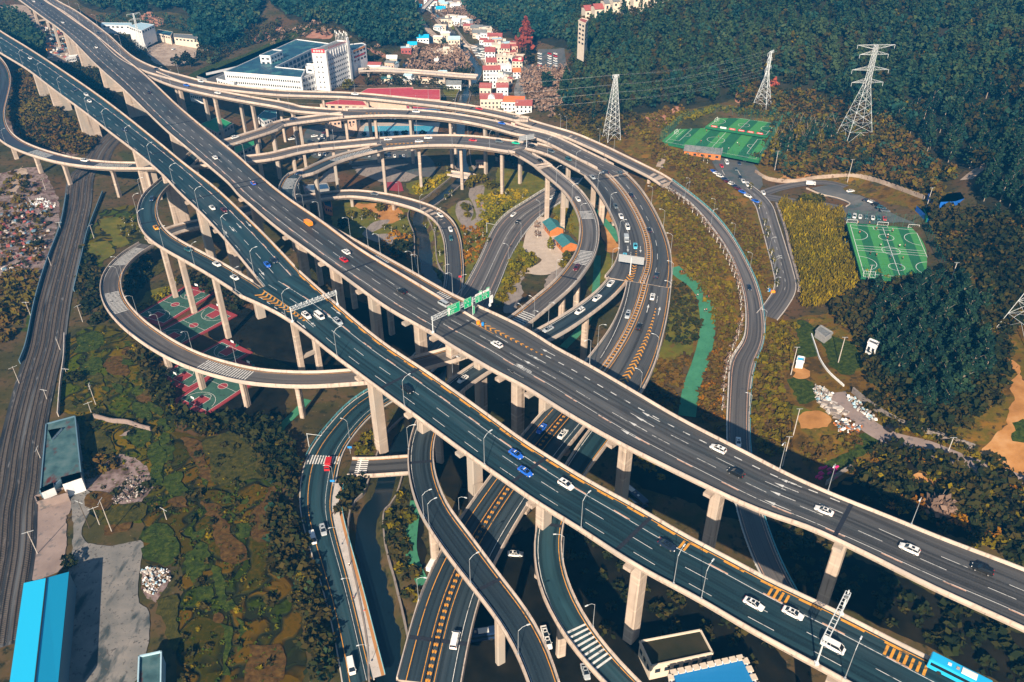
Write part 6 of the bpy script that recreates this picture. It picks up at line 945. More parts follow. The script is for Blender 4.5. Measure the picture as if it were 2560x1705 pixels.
VEH = [  # roads to snap to, name of the road, direction, list
 ([a1, a2], 'front elevated highway', 1, [('A1',250,485,'w','sedan'),('A1',625,745,'db','sedan'),('A1',718,787,'w','sedan'),('A1',745,842,'w','sedan'),('A1',1035,1080,'db','sedan'),('B1',1770,397,'w','sedan'),('B1',1867,415,'m','sedan'),('B1',2228,870,'b','sedan'),('B1',2282,836,'navy','sedan'),('B2',488,1298,'w','suv'),('B2',597,1302,'w','van'),('B2',750,1348,'s','suv'),('C2',1328,512,'k','suv'),('C2',2235,1050,'b','sedan','taxi'),('C3',245,1195,'b','sedan','taxi'),('C3',583,1305,'w','suv'),('D3',1430,425,'navy','sedan'),('D3',2150,915,'w','sedan'),('D4',408,992,'w','sedan'),('D4',745,1272,'w','van'),('D4',1790,1500,'c','bus')]),
 ([b1, b2], 'rear elevated highway', -1, [('A1',282,12,'w','suv'),('A1',345,32,'db','sedan'),('A1',523,187,'w','sedan'),('A1',803,393,'w','sedan'),('A1',1240,767,'navy','sedan'),('A1',1792,1314,'w','suv'),('B1',2110,192,'b','sedan','band'),('B2',503,530,'o','truck'),('B2',817,766,'w','suv'),('B2',798,830,'r','sedan'),('B2',1283,1090,'k','sedan'),('B2',1630,1200,'s','van'),('C2',2075,137,'w','suv'),('C3',1852,1008,'w','suv'),('C3',2000,1208,'k','suv'),('D4',668,137,'w','sedan'),('D4',1380,458,'w','suv'),('D4',1990,628,'k','suv')]),
 ([c0], 'outermost flyover', 1, [('A1',820,275,'navy','sedan'),('A1',1305,575,'navy','sedan'),('A1',1677,677,'w','sedan'),('A2',893,783,'w','sedan'),('A2',1930,905,'r','sedan')]),
 ([r3b, r3m], 'second flyover', 1, [('A1',1555,710,'b','sedan'),('A1',1817,773,'w','sedan'),('A2',1403,930,'w','suv'),('A2',2133,1020,'b','sedan')]), ([r4], 'short rising flyover', 1, [('A1',1957,1143,'w','suv'),('A2',375,986,'db','sedan')]),
 ([r5m, r5a], 'middle flyover arc', 1, [('A2',1168,1160,'w','sedan'),('A2',1427,1177,'w','sedan'),('A2',1503,1148,'w','suv'),('A2',1877,1168,'r','sedan'),('A2',2095,1179,'g','suv'),('A2',2235,1191,'gn','sedan'),('A3',305,1218,'k','suv'),('A3',460,1262,'g','suv'),('A3',605,1328,'t','suv')]),
 ([r5b], 'long loop flyover', 1, [('A3',370,1337,'k','sedan'),('B3',684,325,'w','sedan'),('B3',672,898,'m','suv')]),
 ([h1, h2, h3], 'curved highway', 1, [('A3',840,1443,'navy','suv'),('A3',805,1476,'s','sedan'),('A3',952,1424,'navy','sedan'),('A3',1030,1443,'g','suv'),('B3',1127,288,'navy','sedan'),('B3',1275,581,'navy','sedan'),('B3',997,383,'g','sedan'),('B3',1043,467,'w','sedan'),('B3',1097,558,'w','suv'),('B3',1087,660,'s','truck'),('B3',1162,716,'lb','sedan'),('B3',1073,800,'lb','sedan'),('B3',1338,962,'navy','suv'),('B3',1305,1137,'w','sedan'),('B3',1193,1390,'k','suv'),('B3',1100,1290,'s','suv'),('C3',380,838,'b','sedan','taxi'),('C3',558,882,'w','sedan'),('D2',1727,1215,'w','van')]),
 ([r9], 'flyover between the two highways', 1, [('B3',957,1028,'w','sedan'),('B3',843,1150,'w','sedan'),('B3',700,1260,'w','suv'),('B3',435,1410,'s','sedan'),('C2',1792,425,'w','sedan')]),
 ([r7], 'low garden ramp', 1, [('B2',1055,281,'g','sedan'),('B2',1602,457,'w','sedan'),('B2',1688,577,'w','sedan'),('B2',1692,650,'t','sedan')]), ([r6a], 'inner loop ramp', 1, [('B2',425,109,'db','sedan')]),
 ([r14], 'loop flyover beside the basketball courts', 1, [('B1',1268,326,'db','suv'),('B1',1300,563,'y','sedan'),('B1',1570,745,'t','sedan'),('B1',1808,868,'w','sedan'),('B1',1957,980,'w','sedan')]), ([r15], 'hillside flyover', 1, [('A1',707,1338,'w','suv')]),
 ([g16], 'two-way ground road', 1, [('B2',2213,458,'w','sedan'),('B2',2248,519,'k','sedan'),('B3',460,318,'w','sedan'),('B3',512,265,'navy','sedan')]), ([g17], 'sloping road by the brown bank', 1, [('B3',2110,1067,'navy','sedan'),('C3',2020,957,'w','sedan')]),
 ([g19], 'lower road beside the stream', 1, [('C2',670,1150,'r','truck'),('D2',628,306,'s','suv'),('D2',527,380,'w','van'),('D2',863,1445,'w','van')])]
for rds, rn, dr, L in VEH:
    items = []
    for t, x, y, col, ty, *ex in L:
        q = T(t, x, y); best = None
        for rd in rds:
            g_ = rd.c[0, 2] < 10 and rd in (g16, g17, g19); z = 0; p = G(q, .7) if g_ else None
            if not g_:
                zc = rd.c[:, 2].mean()
                for _ in range(4): p = P(q, zc+.7); u, la = rd.near(p); zc = rd.at(u).z
            u, la = rd.near(p); ov = max(0, abs(la)-rd.half(u)) + (5 if u < .5 or u > rd.L-.5 else 0)
            if best is None or ov < best[0]: best = (ov, rd, u, la)
        _, rd, u, la = best; h = rd.half(u)-1.5; la = max(-h, min(h, la)); items.append((rd.at(u).length, rd, u, la, col, ty, ex))
    items.sort(key=lambda i: -(Vector((i[1].at(i[2], i[3]).x, i[1].at(i[2], i[3]).y)).length))
    for k, (_, rd, u, la, col, ty, ex) in enumerate(items):
        d_ = dr
        if rn == 'curved highway': d_ = 1 if la*rd.far < 0 else -1
        t = rd.tan(u)*d_; p = rd.at(u, la, .035+.02); nmz = CARC[col][1]; tn = TN[ty] if not (ex and ex[0] == 'taxi') else 'taxi'
        lab = (ordw(k)+' vehicle from the far end, '+rn+', a '+nmz+' '+tn) if len(items) > 1 else 'only vehicle on the '+rn+', a '+nmz+' '+tn
        place_car(ty, col, p, math.atan2(t.y, t.x), lab, 'vehicles driving on the '+rn, True, math.asin(max(-.2, min(.2, t.z))), ex[0] if ex else None)
PARKED = [('big lot above the lower football pitch', (0, 1), [('B4',875,478,'t','suv'),('B4',918,478,'w','suv'),('B4',967,480,'w','sedan'),('B4',1020,483,'g','sedan'),('B4',1072,490,'w','sedan'),('B4',1122,490,'t','sedan'),('B4',1170,495,'r','sedan')]),
 ('slanted row at the top of the parking lot', (1, -.15), [('B4',1025,343,'navy','sedan'),('B4',1065,357,'w','sedan'),('B4',1105,380,'k','suv'),('B4',1143,405,'t','suv'),('B4',1175,430,'g','suv'),('B4',887,265,'w','sedan')]),
 ('dirt lane entering the parking lot', (1, .05), [('B4',553,206,'w','truck')]),
 ('parking street beside the brown slope', (1, .45), [('B3',1813,100,'b','sedan'),('B3',1840,118,'w','sedan'),('B3',1868,142,'w','suv'),('B3',1905,165,'db','sedan'),('B3',1932,188,'m','sedan'),('B3',1966,208,'w','suv'),('B3',1992,225,'db','sedan'),('B3',2018,245,'m','sedan'),('B3',2053,273,'b','sedan'),('B3',2100,307,'w','sedan'),('B3',2165,350,'b','sedan')]),
 ('parking street kerb under the pines', (.5, 1), [('B3',2028,35,'db','sedan'),('B3',2000,82,'g','sedan'),('B3',2035,150,'navy','sedan'),('B3',2060,183,'w','sedan'),('B3',2096,213,'w','suv'),('B3',2228,280,'w','sedan'),('B3',1922,28,'w','van'),('B3',1880,55,'r','sedan'),('B3',2070,5,'w','suv')]),
 ('lot behind the green-roofed shed', (1, -.15), [('A2',555,1140,'w','sedan'),('A2',612,1160,'w','sedan'),('A2',635,1138,'w','suv'),('A2',660,1080,'navy','sedan'),('A2',520,1183,'navy','sedan'),('A2',365,1165,'w','sedan'),('A2',645,1110,'m','sedan'),('A2',675,1065,'s','sedan')]),
 ('car park below the middle flyover', (.12, 1), [('A2',560,1283,'g','suv'),('A2',597,1288,'w','sedan'),('A2',640,1288,'w','sedan'),('A2',900,1303,'navy','sedan'),('A2',938,1303,'db','sedan'),('A2',975,1302,'t','sedan'),('A2',1010,1300,'s','sedan'),('A2',1140,1300,'navy','suv'),('A2',1175,1300,'db','suv'),('A2',1224,1304,'w','sedan'),('A2',1268,1306,'navy','sedan'),('A2',1300,1304,'w','sedan'),('A2',1180,1245,'w','sedan'),('A2',1285,1243,'w','sedan'),('A2',1316,1243,'w','sedan'),('A2',1250,1244,'m','sedan')]),
 ('car park behind the swimming pool', (.1, 1), [('A2',1105,982,'navy','sedan'),('A2',1135,985,'w','sedan'),('A2',1193,986,'w','sedan'),('A2',1225,988,'w','sedan'),('A2',1160,984,'k','sedan'),('A2',970,990,'w','sedan')]),
 ('village car park beside the canal', (1, -.12), [('A2',1880+35*i+12*j,398+22*j+6*i,c,'sedan') for j, r_ in enumerate(('wsw','wgw','sww','wws','gww')) for i, c in enumerate(r_)]),
 ('long lot beside the rust-red tree', (1, 0), [('A3',365+d,452+20*j,'wswgwrw'[(j+d)%7],'sedan') for d in (0, 82, 130) for j in range(7)]),
 ('sealed yard at the hill foot', (1, -.6), [('A1',1447,410,'w','sedan')]), ('dirt yard under the two highways', (1, -.2), [('A1',420,482,'w','sedan'),('A1',460,457,'w','sedan'),('A1',505,437,'db','truck'),('A1',560,385,'navy','truck'),('A1',495,410,'w','truck'),('A1',400,372,'o','truck'),('A1',415,418,'y','truck')]),
 ('dark yard under the curved highway', (1, .05), [('D2',2230,503,'w','sedan')]), ('under-deck parking bays', (.3, 1), [('D3',410,1170,'w','sedan'),('D3',430,1240,'w','sedan'),('D3',745,1490,'s','sedan')]), ('track by the broken yard wall', (1, -.5), [('C4',1240,845,'k','truck')])]
for pn, (dx, dy), L in PARKED:
    for k, (t, x, y, col, ty) in enumerate(L):
        q = T(t, x, y); p = G(q, .6); p2 = G((q[0]+dx*6, q[1]+dy*6), .6); ang = math.atan2(p2.y-p.y, p2.x-p.x)+R.uniform(-.05, .05); far_ = p.length > 520
        lab = (ordw(k)+' vehicle, '+pn+', a '+CARC[col][1]+' '+TN[ty]) if len(L) > 1 else 'only vehicle, '+pn+', a '+CARC[col][1]+' '+TN[ty]
        place_car(ty, col, (p.x, p.y, H(p.x, p.y)+(.55 if 'lot' in pn or 'parking' in pn else .25)), ang, lab, 'vehicles parked in the '+pn, not far_)
place_car('bus', 'db', (lambda p: (p.x, p.y, .2))(P(T('C3',1145,1395), 1.5)), math.radians(125), 'blue bus half hidden in the shade beneath the rear highway', None)
place_car('bus', 'db', (lambda p: (p.x, p.y, .2))(P(T('D2',1915,1180), 1.5)), math.radians(10), 'blue bus in the shade beside the curved highway pier', None)
place_car('truck', 'w', (lambda p: (p.x, p.y, .2))(P(T('D2',1540,580), 1.5)), math.radians(70), 'white lorry partly hidden beside the curved highway parapet', None)
# ================= street lamps
def lamp_parts():
    m = MB(); m.bar((0,0,0), (0,0,9.4), .10, 6, .06); m.box((0,0,.15), (.45,.45,.3)); a = m.build('pole', 'galv'); m = MB(); m.bar((0,0,9.3), (0,1.1,10.3), .06, 5, .05); m.bar((0,1.1,10.3), (0,2.3,10.6), .05, 5, .05); b = m.build('arm', 'galv_white'); m = MB(); m.box((0,2.75,10.62), (.34,1.0,.16), 0, 0, .8); c = m.build('lamp_head', 'galv_white')
    out = [(o.name.split('.')[0], o.data) for o in (a, b, c)]
    for o in (a, b, c): bpy.data.objects.remove(o)
    return out
LP_ = lamp_parts()
def lamp(p, ang, label, group, s=1.0):
    r = thing('street_lamp', label, 'street lamp', tuple(p), ang, group); r.scale = (s, s, s)
    for n, me in LP_: o = link(bpy.data.objects.new(n, me)); o.parent = r
def lamps(rds, name, pts, side, s=1.0):
    L = []
    for q in pts:
        best = None
        for rd in rds:
            zc = rd.c[:, 2].mean()
            for _ in range(4): p = P(q, zc+1); u, la = rd.near(p); zc = rd.at(u).z
            ov = abs(abs(la)-rd.half(u)) + (5 if u < .5 or u > rd.L-.5 else 0)
            if best is None or ov < best[0]: best = (ov, rd, u, la)
        _, rd, u, la = best; sg = side*rd.far if side else (1 if la > 0 else -1); h = rd.half(u); b = rd.at(u, sg*h, 1.0); c = rd.at(u, 0); L.append((-b.length, b, math.atan2(c.y-b.y, c.x-b.x)-math.pi/2))
    L.sort(key=lambda i: i[0])
    for k, (_, b, an) in enumerate(L): lamp(b, an, ordw(k)+' street lamp from the far end, '+name, 'street lamps along the '+name, s)
lamps([a1, a2], 'front highway near parapet', TL('A1',(47,440),(200,545),(360,655),(540,778),(780,945),(910,1060),(1090,1210),(1265,1360))+TL('B1',(1455,210),(1655,415),(1870,650),(2115,940))+TL('B2',(285,1315))+TL('C2',(735,235),(1292,655),(1965,1140))+TL('D3',(705,285),(1478,750),(1705,882))+TL('D4',(833,1555)), -1)
lamps([b1], 'rear highway top parapet', TL('A1',(570,110),(675,195),(790,285),(900,375),(1005,460))+TL('B2',(105,-10)), 1)
lamps([b2], 'rear highway outer parapet', TL('C3',(785,300))+TL('C4',(315,1150),(715,1330))+TL('D4',(1405,235)), 1)
lamps([r6b], 'slip lane beside the rear highway', TL('B2',(335,300),(600,500),(870,630),(940,740),(1130,765),(1340,985),(1415,910),(1765,1085)), 1, .9)
lamps([c0], 'outermost flyover', TL('A1',(620,50),(690,110),(830,210),(1050,380),(1510,610))+TL('A2',(895,765),(1200,785),(1520,815),(2050,900))+TL('A3',(290,965),(560,1050),(610,1065),(885,1180),(1000,1240)), 1, .85)
lamps([r3b, r3m], 'second flyover', TL('A1',(1270,690),(1390,710))+TL('A2',(370,900),(780,930),(1070,920),(1410,915),(1750,930)), 0, .85)
lamps([r5, r5m, r5a], 'middle flyover arc', TL('A2',(400,1255),(720,1215),(1117,1225),(1410,1130),(1715,1175),(2035,1215))+TL('A3',(365,1300),(670,1400)), 0, .85)
lamps([r14], 'loop flyover beside the courts', TL('B1',(1180,300),(1150,440),(1210,575),(1400,720),(1650,865),(1935,1105)), -1, .9)
lamps([r5b], 'long loop flyover', TL('B3',(505,190),(640,340),(710,510),(525,985),(200,1370),(435,1360))+TL('B1',(990,950),(990,1030),(1140,1275),(1350,1430))+TL('C1',(1600,175),(1975,290)), 0, .85)
lamps([h1, h2, h3], 'curved highway', TL('B3',(850,245),(970,420),(1030,650),(970,890),(1315,360),(1415,560),(1465,770),(1470,1010),(1445,1180))+TL('C3',(845,135),(1355,240),(1190,530))+TL('D2',(1415,880),(1730,190)), 0, .85)
lamps([r9], 'flyover between the two highways', TL('B3',(435,1350),(320,1430))+TL('C2',(1695,400),(1310,1010),(1505,1568))+TL('D2',(1515,270),(1860,735),(2240,1340)), 0, .9)
lamps([r10], 'narrow slip flyover', TL('D3',(555,540),(800,1110)), 1, .9); lamps([r7], 'low garden ramp', TL('B2',(455,370),(1470,400),(1615,520),(1655,1000),(1240,310)), 0, .8); lamps([r15], 'hillside flyover', TL('A1',(45,1190),(2140,1360)), 0, .8)
lamps([g16], 'two-way ground road', TL('B3',(295,440),(130,630),(50,820))+TL('B2',(1770,1080)), 0, .8); lamps([g17], 'sloping road outer side', TL('B3',(1610,260),(1815,440),(1990,650),(2140,900))+TL('C3',(2240,-10),(2120,700))+TL('B3',(1175,170),(1315,350),(1415,560)), 0, .8)
lamps([g19], 'lower road pavement', TL('C2',(870,920),(700,1300))+TL('D2',(730,440),(860,860),(1015,1410)), 1, .8); lamps([g18], 'parking street', TL('B4',(222,755),(250,930),(290,1100),(70,900)), 0, .7)
for i, q in enumerate([T('B4',1010,1090), T('B4',1700,1080), T('C4',785,290), T('C4',390,390), T('C4',405,915), T('C4',320,1150), T('A4',860,1525), T('A4',255,1420), T('B4',1520,400), T('C4',1670,1110)]):
    p = G(q); hh = [13,13,12,13,13,13,14,12,11,10][i]; m = MB(); m.bar((0,0,-.5), (0,0,hh), .2, 6, .13); r = thing('floodlight_mast', 'tall pale concrete mast standing '+['at the near end of the lower pitch beside the bamboo','at the outer near corner of the lower football pitch','on the green plot below the bamboo grove','beside the small blue shed','beside the square orange plot','beside the parapet below the orange plot','above the dirt road on the scrub slope','among the pines by the upper pitch','by the blue tarpaulins','between the dirt road and wall'][i], 'mast', tuple(p)); m.build('pole', 'concrete_pale', r); m = MB(); m.box((0,0,hh), (2.2,.15,.15)); m.build('crossbar', 'galv', r)
# ================= gantries and signs
plain('sign_green', (.005,.42,.18), .5); plain('sign_white', (.80,.82,.82), .5); plain('sign_red', (.55,.02,.03), .5); plain('sign_blue', (.02,.25,.70), .5); plain('ink', (.02,.02,.02), .6)
def truss(m, a, b, s=.8, n=12, r=.09):
    a = Vector(a); b = Vector(b); up = Vector((0,0,1)); d = (b-a).normalized(); sd = d.cross(up)*s*.5
    for k in (-1, 1): m.bar(a+sd*k, b+sd*k, r); m.bar(a+sd*k+up*-s, b+sd*k+up*-s, r)
    for i in range(n+1):
        p = a+(b-a)*i/n; m.bar(p+sd, p+sd-up*s, r*.6); m.bar(p-sd, p-sd-up*s, r*.6); m.bar(p+sd, p-sd, r*.6)
        if i < n: q = a+(b-a)*(i+1)/n; m.bar(p+sd-up*s, q+sd, r*.6); m.bar(p-sd-up*s, q-sd, r*.6)
def gantry(label, rd, u, l0, l1, hgt, mat='galv_white', posts=(0, 1)):
    r = thing('sign_gantry', label, 'gantry'); a = rd.at(u, l0, 0); b = rd.at(u, l1, 0)
    for i, p in enumerate((a, b)):
        if i in posts: m = MB(); m.bar(p+Vector((0,0,.2)), p+Vector((0,0,hgt+.5)), .22, 8, .16); m.box((p.x, p.y, p.z+1.0), (.9,.9,.5)); m.build('post', mat, r)
    m = MB(); truss(m, a+Vector((0,0,hgt)), b+Vector((0,0,hgt)), 1.1 if posts != (0,) else .8, 14); m.build('crossbeam', mat, r); return r, a, b
ug = a2.near(P(T('B2',360,1370), 36))[0]; ha = a2.half(ug); g_, pa, pb = gantry('grey camera gantry spanning the front highway beside the white vans', a2, ug, -ha*a2.far, ha*a2.far, 6.5)
for i in range(7): p = pa+(pb-pa)*(.12+.12*i); m = MB(); m.box((p.x, p.y, pa.z+6.9), (.35,.6,.35)); m.build('camera', 'galv_white', g_)
def glyph_block(root, org, dx, up, nrm, W_, H_, rows, mat='sign_white', seed=1):
    """strokes of small characters laid out on a sign face, rows: (x0, y0, char height, count)"""
    g2 = random.Random(seed); m = MB()
    def rect(x0, y0, x1, y1): A = [org+dx*x+up*y+nrm*.05 for x, y in ((x0,y0),(x1,y0),(x1,y1),(x0,y1))]; m.add(A, [(0,1,2,3)])
    for x0, y0, ch, n in rows:
        for i in range(n):
            x = x0+i*ch*1.15
            for k in range(3): yy = y0+ch*(.08+.36*k); rect(x+ch*.05*g2.random(), yy, x+ch*(.75+.25*g2.random()), yy+ch*.12)
            for k in range(2): xx = x+ch*(.15+.45*k+.15*g2.random()); rect(xx, y0+ch*.1*g2.random(), xx+ch*.12, y0+ch)
    m.build('lettering', mat, root)
def board(root, rd, u, l0, l1, z0, z1, mat, d=-1, name='sign_board', fr=True):
    a = rd.at(u, l0, z0); b = rd.at(u, l1, z0); dx = (b-a); dx.z = 0; W_ = dx.length; dx.normalize(); up = Vector((0,0,1)); n = dx.cross(up).normalized()
    if n.y > 0: n = -n
    cpt = (a+b)/2; H_ = z1-z0; ang = math.atan2(dx.y, dx.x); c2 = cpt+n*.62+up*(H_/2)
    m = MB(); m.box(tuple(c2), (W_, .08, H_), ang); o = m.build(name, mat, root)
    if n.dot(dx.cross(up)) < 0: org = a+n*.67; ddx = dx
    else: org = a+n*.67; ddx = dx
    # letters must read from the camera side: x grows to the viewer's right
    rt = up.cross(n)*1.0; rt = Vector((rt.x, rt.y, 0)).normalized()
    org = (a if (a-b).dot(rt) < 0 else b)+n*.67
    m = MB()
    for x0, y0, x1, y1 in ((0.06,.06,W_-.06,.14),(0.06,H_-.14,W_-.06,H_-.06),(.06,.06,.14,H_-.06),(W_-.14,.06,W_-.06,H_-.06)): m.add([org+rt*x+up*y+n*.02 for x, y in ((x0,y0),(x1,y0),(x1,y1),(x0,y1))], [(0,1,2,3)])
    m.build('border_line', 'sign_white', root); return org, rt, up, n, W_, H_
ub = b2.near(P(T('B2',1570,1440), 36))[0]
ub = max(ub, 0); rdg = b1 if True else b2; ubg = b1.near(P(T('B2',1572,1440), 36))[0]; pn_ = b1.at(ubg, -b1.far*b1.half(ubg)); la_far = None
pf = P(T('B2',2035,1235), 36); u_, la_ = b1.near(pf); g2_, pa, pb = gantry('white sign gantry over the rear highway carrying four green direction boards', b1, ubg, -b1.far*b1.half(ubg), la_, 7.0, posts=(0, 1))
fr_ = lambda t: -b1.far*b1.half(ubg)+(la_+b1.far*b1.half(ubg))*t
m = MB(); p = b1.at(ubg, fr_(.69)); m.bar(p, p+Vector((0,0,7.6)), .2, 8, .16); m.build('post', 'galv_white', g2_)
def arr(root, org, rt, up, n, x, y, s, ang=90):
    m = MB(); ca, sa = math.cos(math.radians(ang)), math.sin(math.radians(ang)); f_ = lambda q: org+rt*(x+q[0]*ca-q[1]*sa)+up*(y+q[0]*sa+q[1]*ca)+n*.055
    m.add([f_((-s*.5,-s*.12)), f_((s*.1,-s*.12)), f_((s*.1,s*.12)), f_((-s*.5,s*.12))], [(0,1,2,3)]); m.add([f_((s*.05,-s*.32)), f_((s*.55,0)), f_((s*.05,s*.32))], [(0,1,2)]); m.build('arrow', 'sign_white', root)
o_ = board(g2_, b1, ubg, fr_(.24), fr_(.45), 5.0, 8.9, 'sign_green'); W_ = o_[4]; arr(g2_, *o_[:4], .55, 1.9, 2.9); glyph_block(g2_, *o_[:4], W_, 3.9, [(1.3,2.9,.55,4),(1.3,2.0,.5,5),(1.3,1.1,.5,3),(1.3,.4,.45,3)], seed=3)
o_ = board(g2_, b1, ubg, fr_(.52), fr_(.65), 4.8, 8.6, 'sign_green'); glyph_block(g2_, *o_[:4], o_[4], 3.8, [(.8,2.9,.5,2),(.4,2.0,.6,1),(1.7,2.0,.6,1)], seed=4); arr(g2_, *o_[:4], o_[4]/2, .9, .9)
for k, (t0, t1) in enumerate(((.72,.84), (.855,.975))):
    o_ = board(g2_, b1, ubg, fr_(t0), fr_(t1), 4.9, 7.7, 'sign_green'); glyph_block(g2_, *o_[:4], o_[4], 2.8, [(.6,1.9,.4,3),(.4,1.25,.45,4)], seed=6+k); arr(g2_, *o_[:4], o_[4]/2, .7, .9)
    o_ = board(g2_, b1, ubg, fr_(t0), fr_(t1), 7.72, 8.5, 'sign_white'); glyph_block(g2_, *o_[:4], o_[4], .7, [(.5,.2,.35,3)], 'sign_red', 9+k); o_ = board(g2_, b1, ubg, fr_(t0+(t1-t0)*.55), fr_(t1), 8.52, 9.2, 'sign_green'); glyph_block(g2_, *o_[:4], o_[4], .6, [(.3,.15,.35,2)], seed=12+k)
o_ = board(g2_, b1, ubg, fr_(.985), fr_(1.035), 1.9, 5.2, 'sign_white'); glyph_block(g2_, *o_[:4], o_[4], 3.3, [(.25,2.4,.4,1),(.25,1.8,.4,1)], 'sign_green', 15)
o_ = board(g2_, b1, ubg, fr_(.67), fr_(.705), 1.0, 4.2, 'sign_green')
# cantilever gantry near the bus
ug = a2.near(P(T('D4',600,1420), 37))[0]; ha = a2.half(ug); pp = a2.at(ug, -a2.far*ha, 1); tt_ = topz_ = None
g3, pa, pb = gantry('heavy grey truss arm mast leaning over the white minivan near the bus', a2, ug, -a2.far*ha, a2.far*(ha*.98), 8.2, posts=(0, 1))
m = MB(); p = pb+Vector((0,0,6.6)); m.box(tuple(p), (1.1,.5,1.2), .4); m.build('equipment_box', 'galv', g3)
# blank backs of sign boards over the curved highway and the middle arc
ug = h1.near(P(T('B3',1110,960), 29))[0]; pl = h1.near(P(T('B3',1105,985), 29))[1]
r = thing('sign_gantry', 'white T-shaped sign seen from behind at the curved highway split', 'gantry'); p = h1.at(ug, pl); m = MB(); m.bar(p, p+Vector((0,0,8)), .25, 8, .2); m.build('post', 'galv_white', r)
m = MB(); a = h1.at(ug, pl-5.2); b = h1.at(ug, pl+5.2)
for z in (5.6, 6.4, 7.2, 8.0, 8.8): m.bar(Vector((a.x,a.y,p.z+z)), Vector((b.x,b.y,p.z+z)), .12)
for i in range(14): q = a+(b-a)*i/13; m.bar((q.x,q.y,p.z+5.5), (q.x,q.y,p.z+8.9), .07)
m.box(((a.x+b.x)/2,(a.y+b.y)/2,p.z+7.2), ((b-a).length,.08,3.3), math.atan2(b.y-a.y,b.x-a.x)); m.build('sign_back', 'galv', r)
pg = P(T('A3',255,1240), 30); r = thing('sign_gantry', 'grey sign panel on a post where the middle arc divides', 'gantry'); m = MB(); m.bar(pg, pg+Vector((0,0,8)), .2, 8, .16); m.build('post', 'galv_white', r)
m = MB(); m.box((pg.x, pg.y, pg.z+6.6), (9.5,.12,2.6), .45)
for z in (5.2, 6.2, 7.2, 8.0): m.bar(Vector((pg.x-4.3,pg.y-2.3,pg.z+z)), Vector((pg.x+4.3,pg.y+1.9,pg.z+z)), .1)
m.build('sign_back', 'galv', r)
for q, ps, lab in ((T('C2',510,990), T('C2',630,905), 'grey traffic signal arm over the lower road crossing'), (T('B2',1992,610), T('B2',2080,550), 'pale signal arm above the two-way ground road')):
    p = G(q); p2 = P(ps, p.z+6.0); r = thing('signal_pole', lab, 'signal pole', tuple(p)); m = MB(); m.bar((0,0,0), (0,0,6.2), .14, 6, .1); m.build('post', 'galv_white', r); d = (p2-p); m = MB(); m.bar((0,0,6), (d.x*.9,d.y*.9,6.3), .09, 5, .06); m.build('arm', 'galv_white', r)
for q, c_, lab in ((T('C2',850,1010), 'sign_blue', 'blue sign with a post on the lower road island'), (T('C2',705,1290), 'sign_blue', 'blue round sign below the crossing'), (T('B2',1770,985), 'sign_red', 'red no-entry sign at the foot of the garden ramp')):
    p = G(q, 2); r = thing('road_sign', lab, 'sign', (p.x, p.y, H(p.x, p.y))); m = MB(); m.bar((0,0,0), (0,0,3.2), .06, 5); m.build('post', 'galv_white', r); m = MB(); m.box((0,-.08,2.9), (1.5,.06,.9)); m.build('sign_board', c_, r)
p = b2.at(b2.near(P(T('B2',1950,1350), 36))[0], fb*3.9); r = thing('crash_cushion', 'orange and blue crash cushion drums at the rear highway split', 'barrier', (p.x, p.y, p.z+.02)); m = MB(); m.bar((0,0,0), (0,0,1.1), .7, 10); m.build('drum', 'paint_orange', r); m = MB(); m.bar((1.6,-.9,0), (1.6,-.9,1), .5, 10); m.build('drum', 'sign_blue', r)
p = G(T('B4',238,1110)); r = thing('water_barrier', 'orange and blue drums at the parking street bend', 'barrier', tuple(p)); m = MB(); m.box((0,0,.7), (2,1.4,1.4), 0, 0, .85); m.build('drum', 'paint_orange', r); m = MB(); m.bar((-1.2,1.8,0), (-1.2,1.8,1.3), .8, 10); m.build('drum', 'sign_blue', r)
# ================= pitches, courts, pool, railway
def quadmap(c4, off=.5):
    A = [G(q) for q in c4]; z = max(p.z for p in A)*.5+sum(p.z for p in A)/8+off
    A = [Vector((P(q, z).x, P(q, z).y, z)) for q in c4]
    return (lambda s, t, dz=0: (A[0]*(1-s)+A[1]*s)*(1-t)+(A[3]*(1-s)+A[2]*s)*t+Vector((0,0,dz))), A
def ql(m, f, s0, t0, s1, t1, L, Wd, w_=.14, dz=.05):
    a = f(s0, t0, dz); b = f(s1, t1, dz); d = (b-a).normalized(); n = Vector((-d.y, d.x, 0))*w_/2; m.add([a-n, b-n, b+n, a+n], [(0,1,2,3)])
def qc(m, f, s, t, r, L, Wd, a0=0, a1=360, n=20, dz=.05, w_=.14):
    p = [(s+r*math.cos(math.radians(a0+(a1-a0)*i/n))/L, t+r*math.sin(math.radians(a0+(a1-a0)*i/n))/Wd) for i in range(n+1)]
    for (a, b), (c, d) in zip(p, p[1:]): ql(m, f, a, b, c, d, L, Wd, w_, dz)
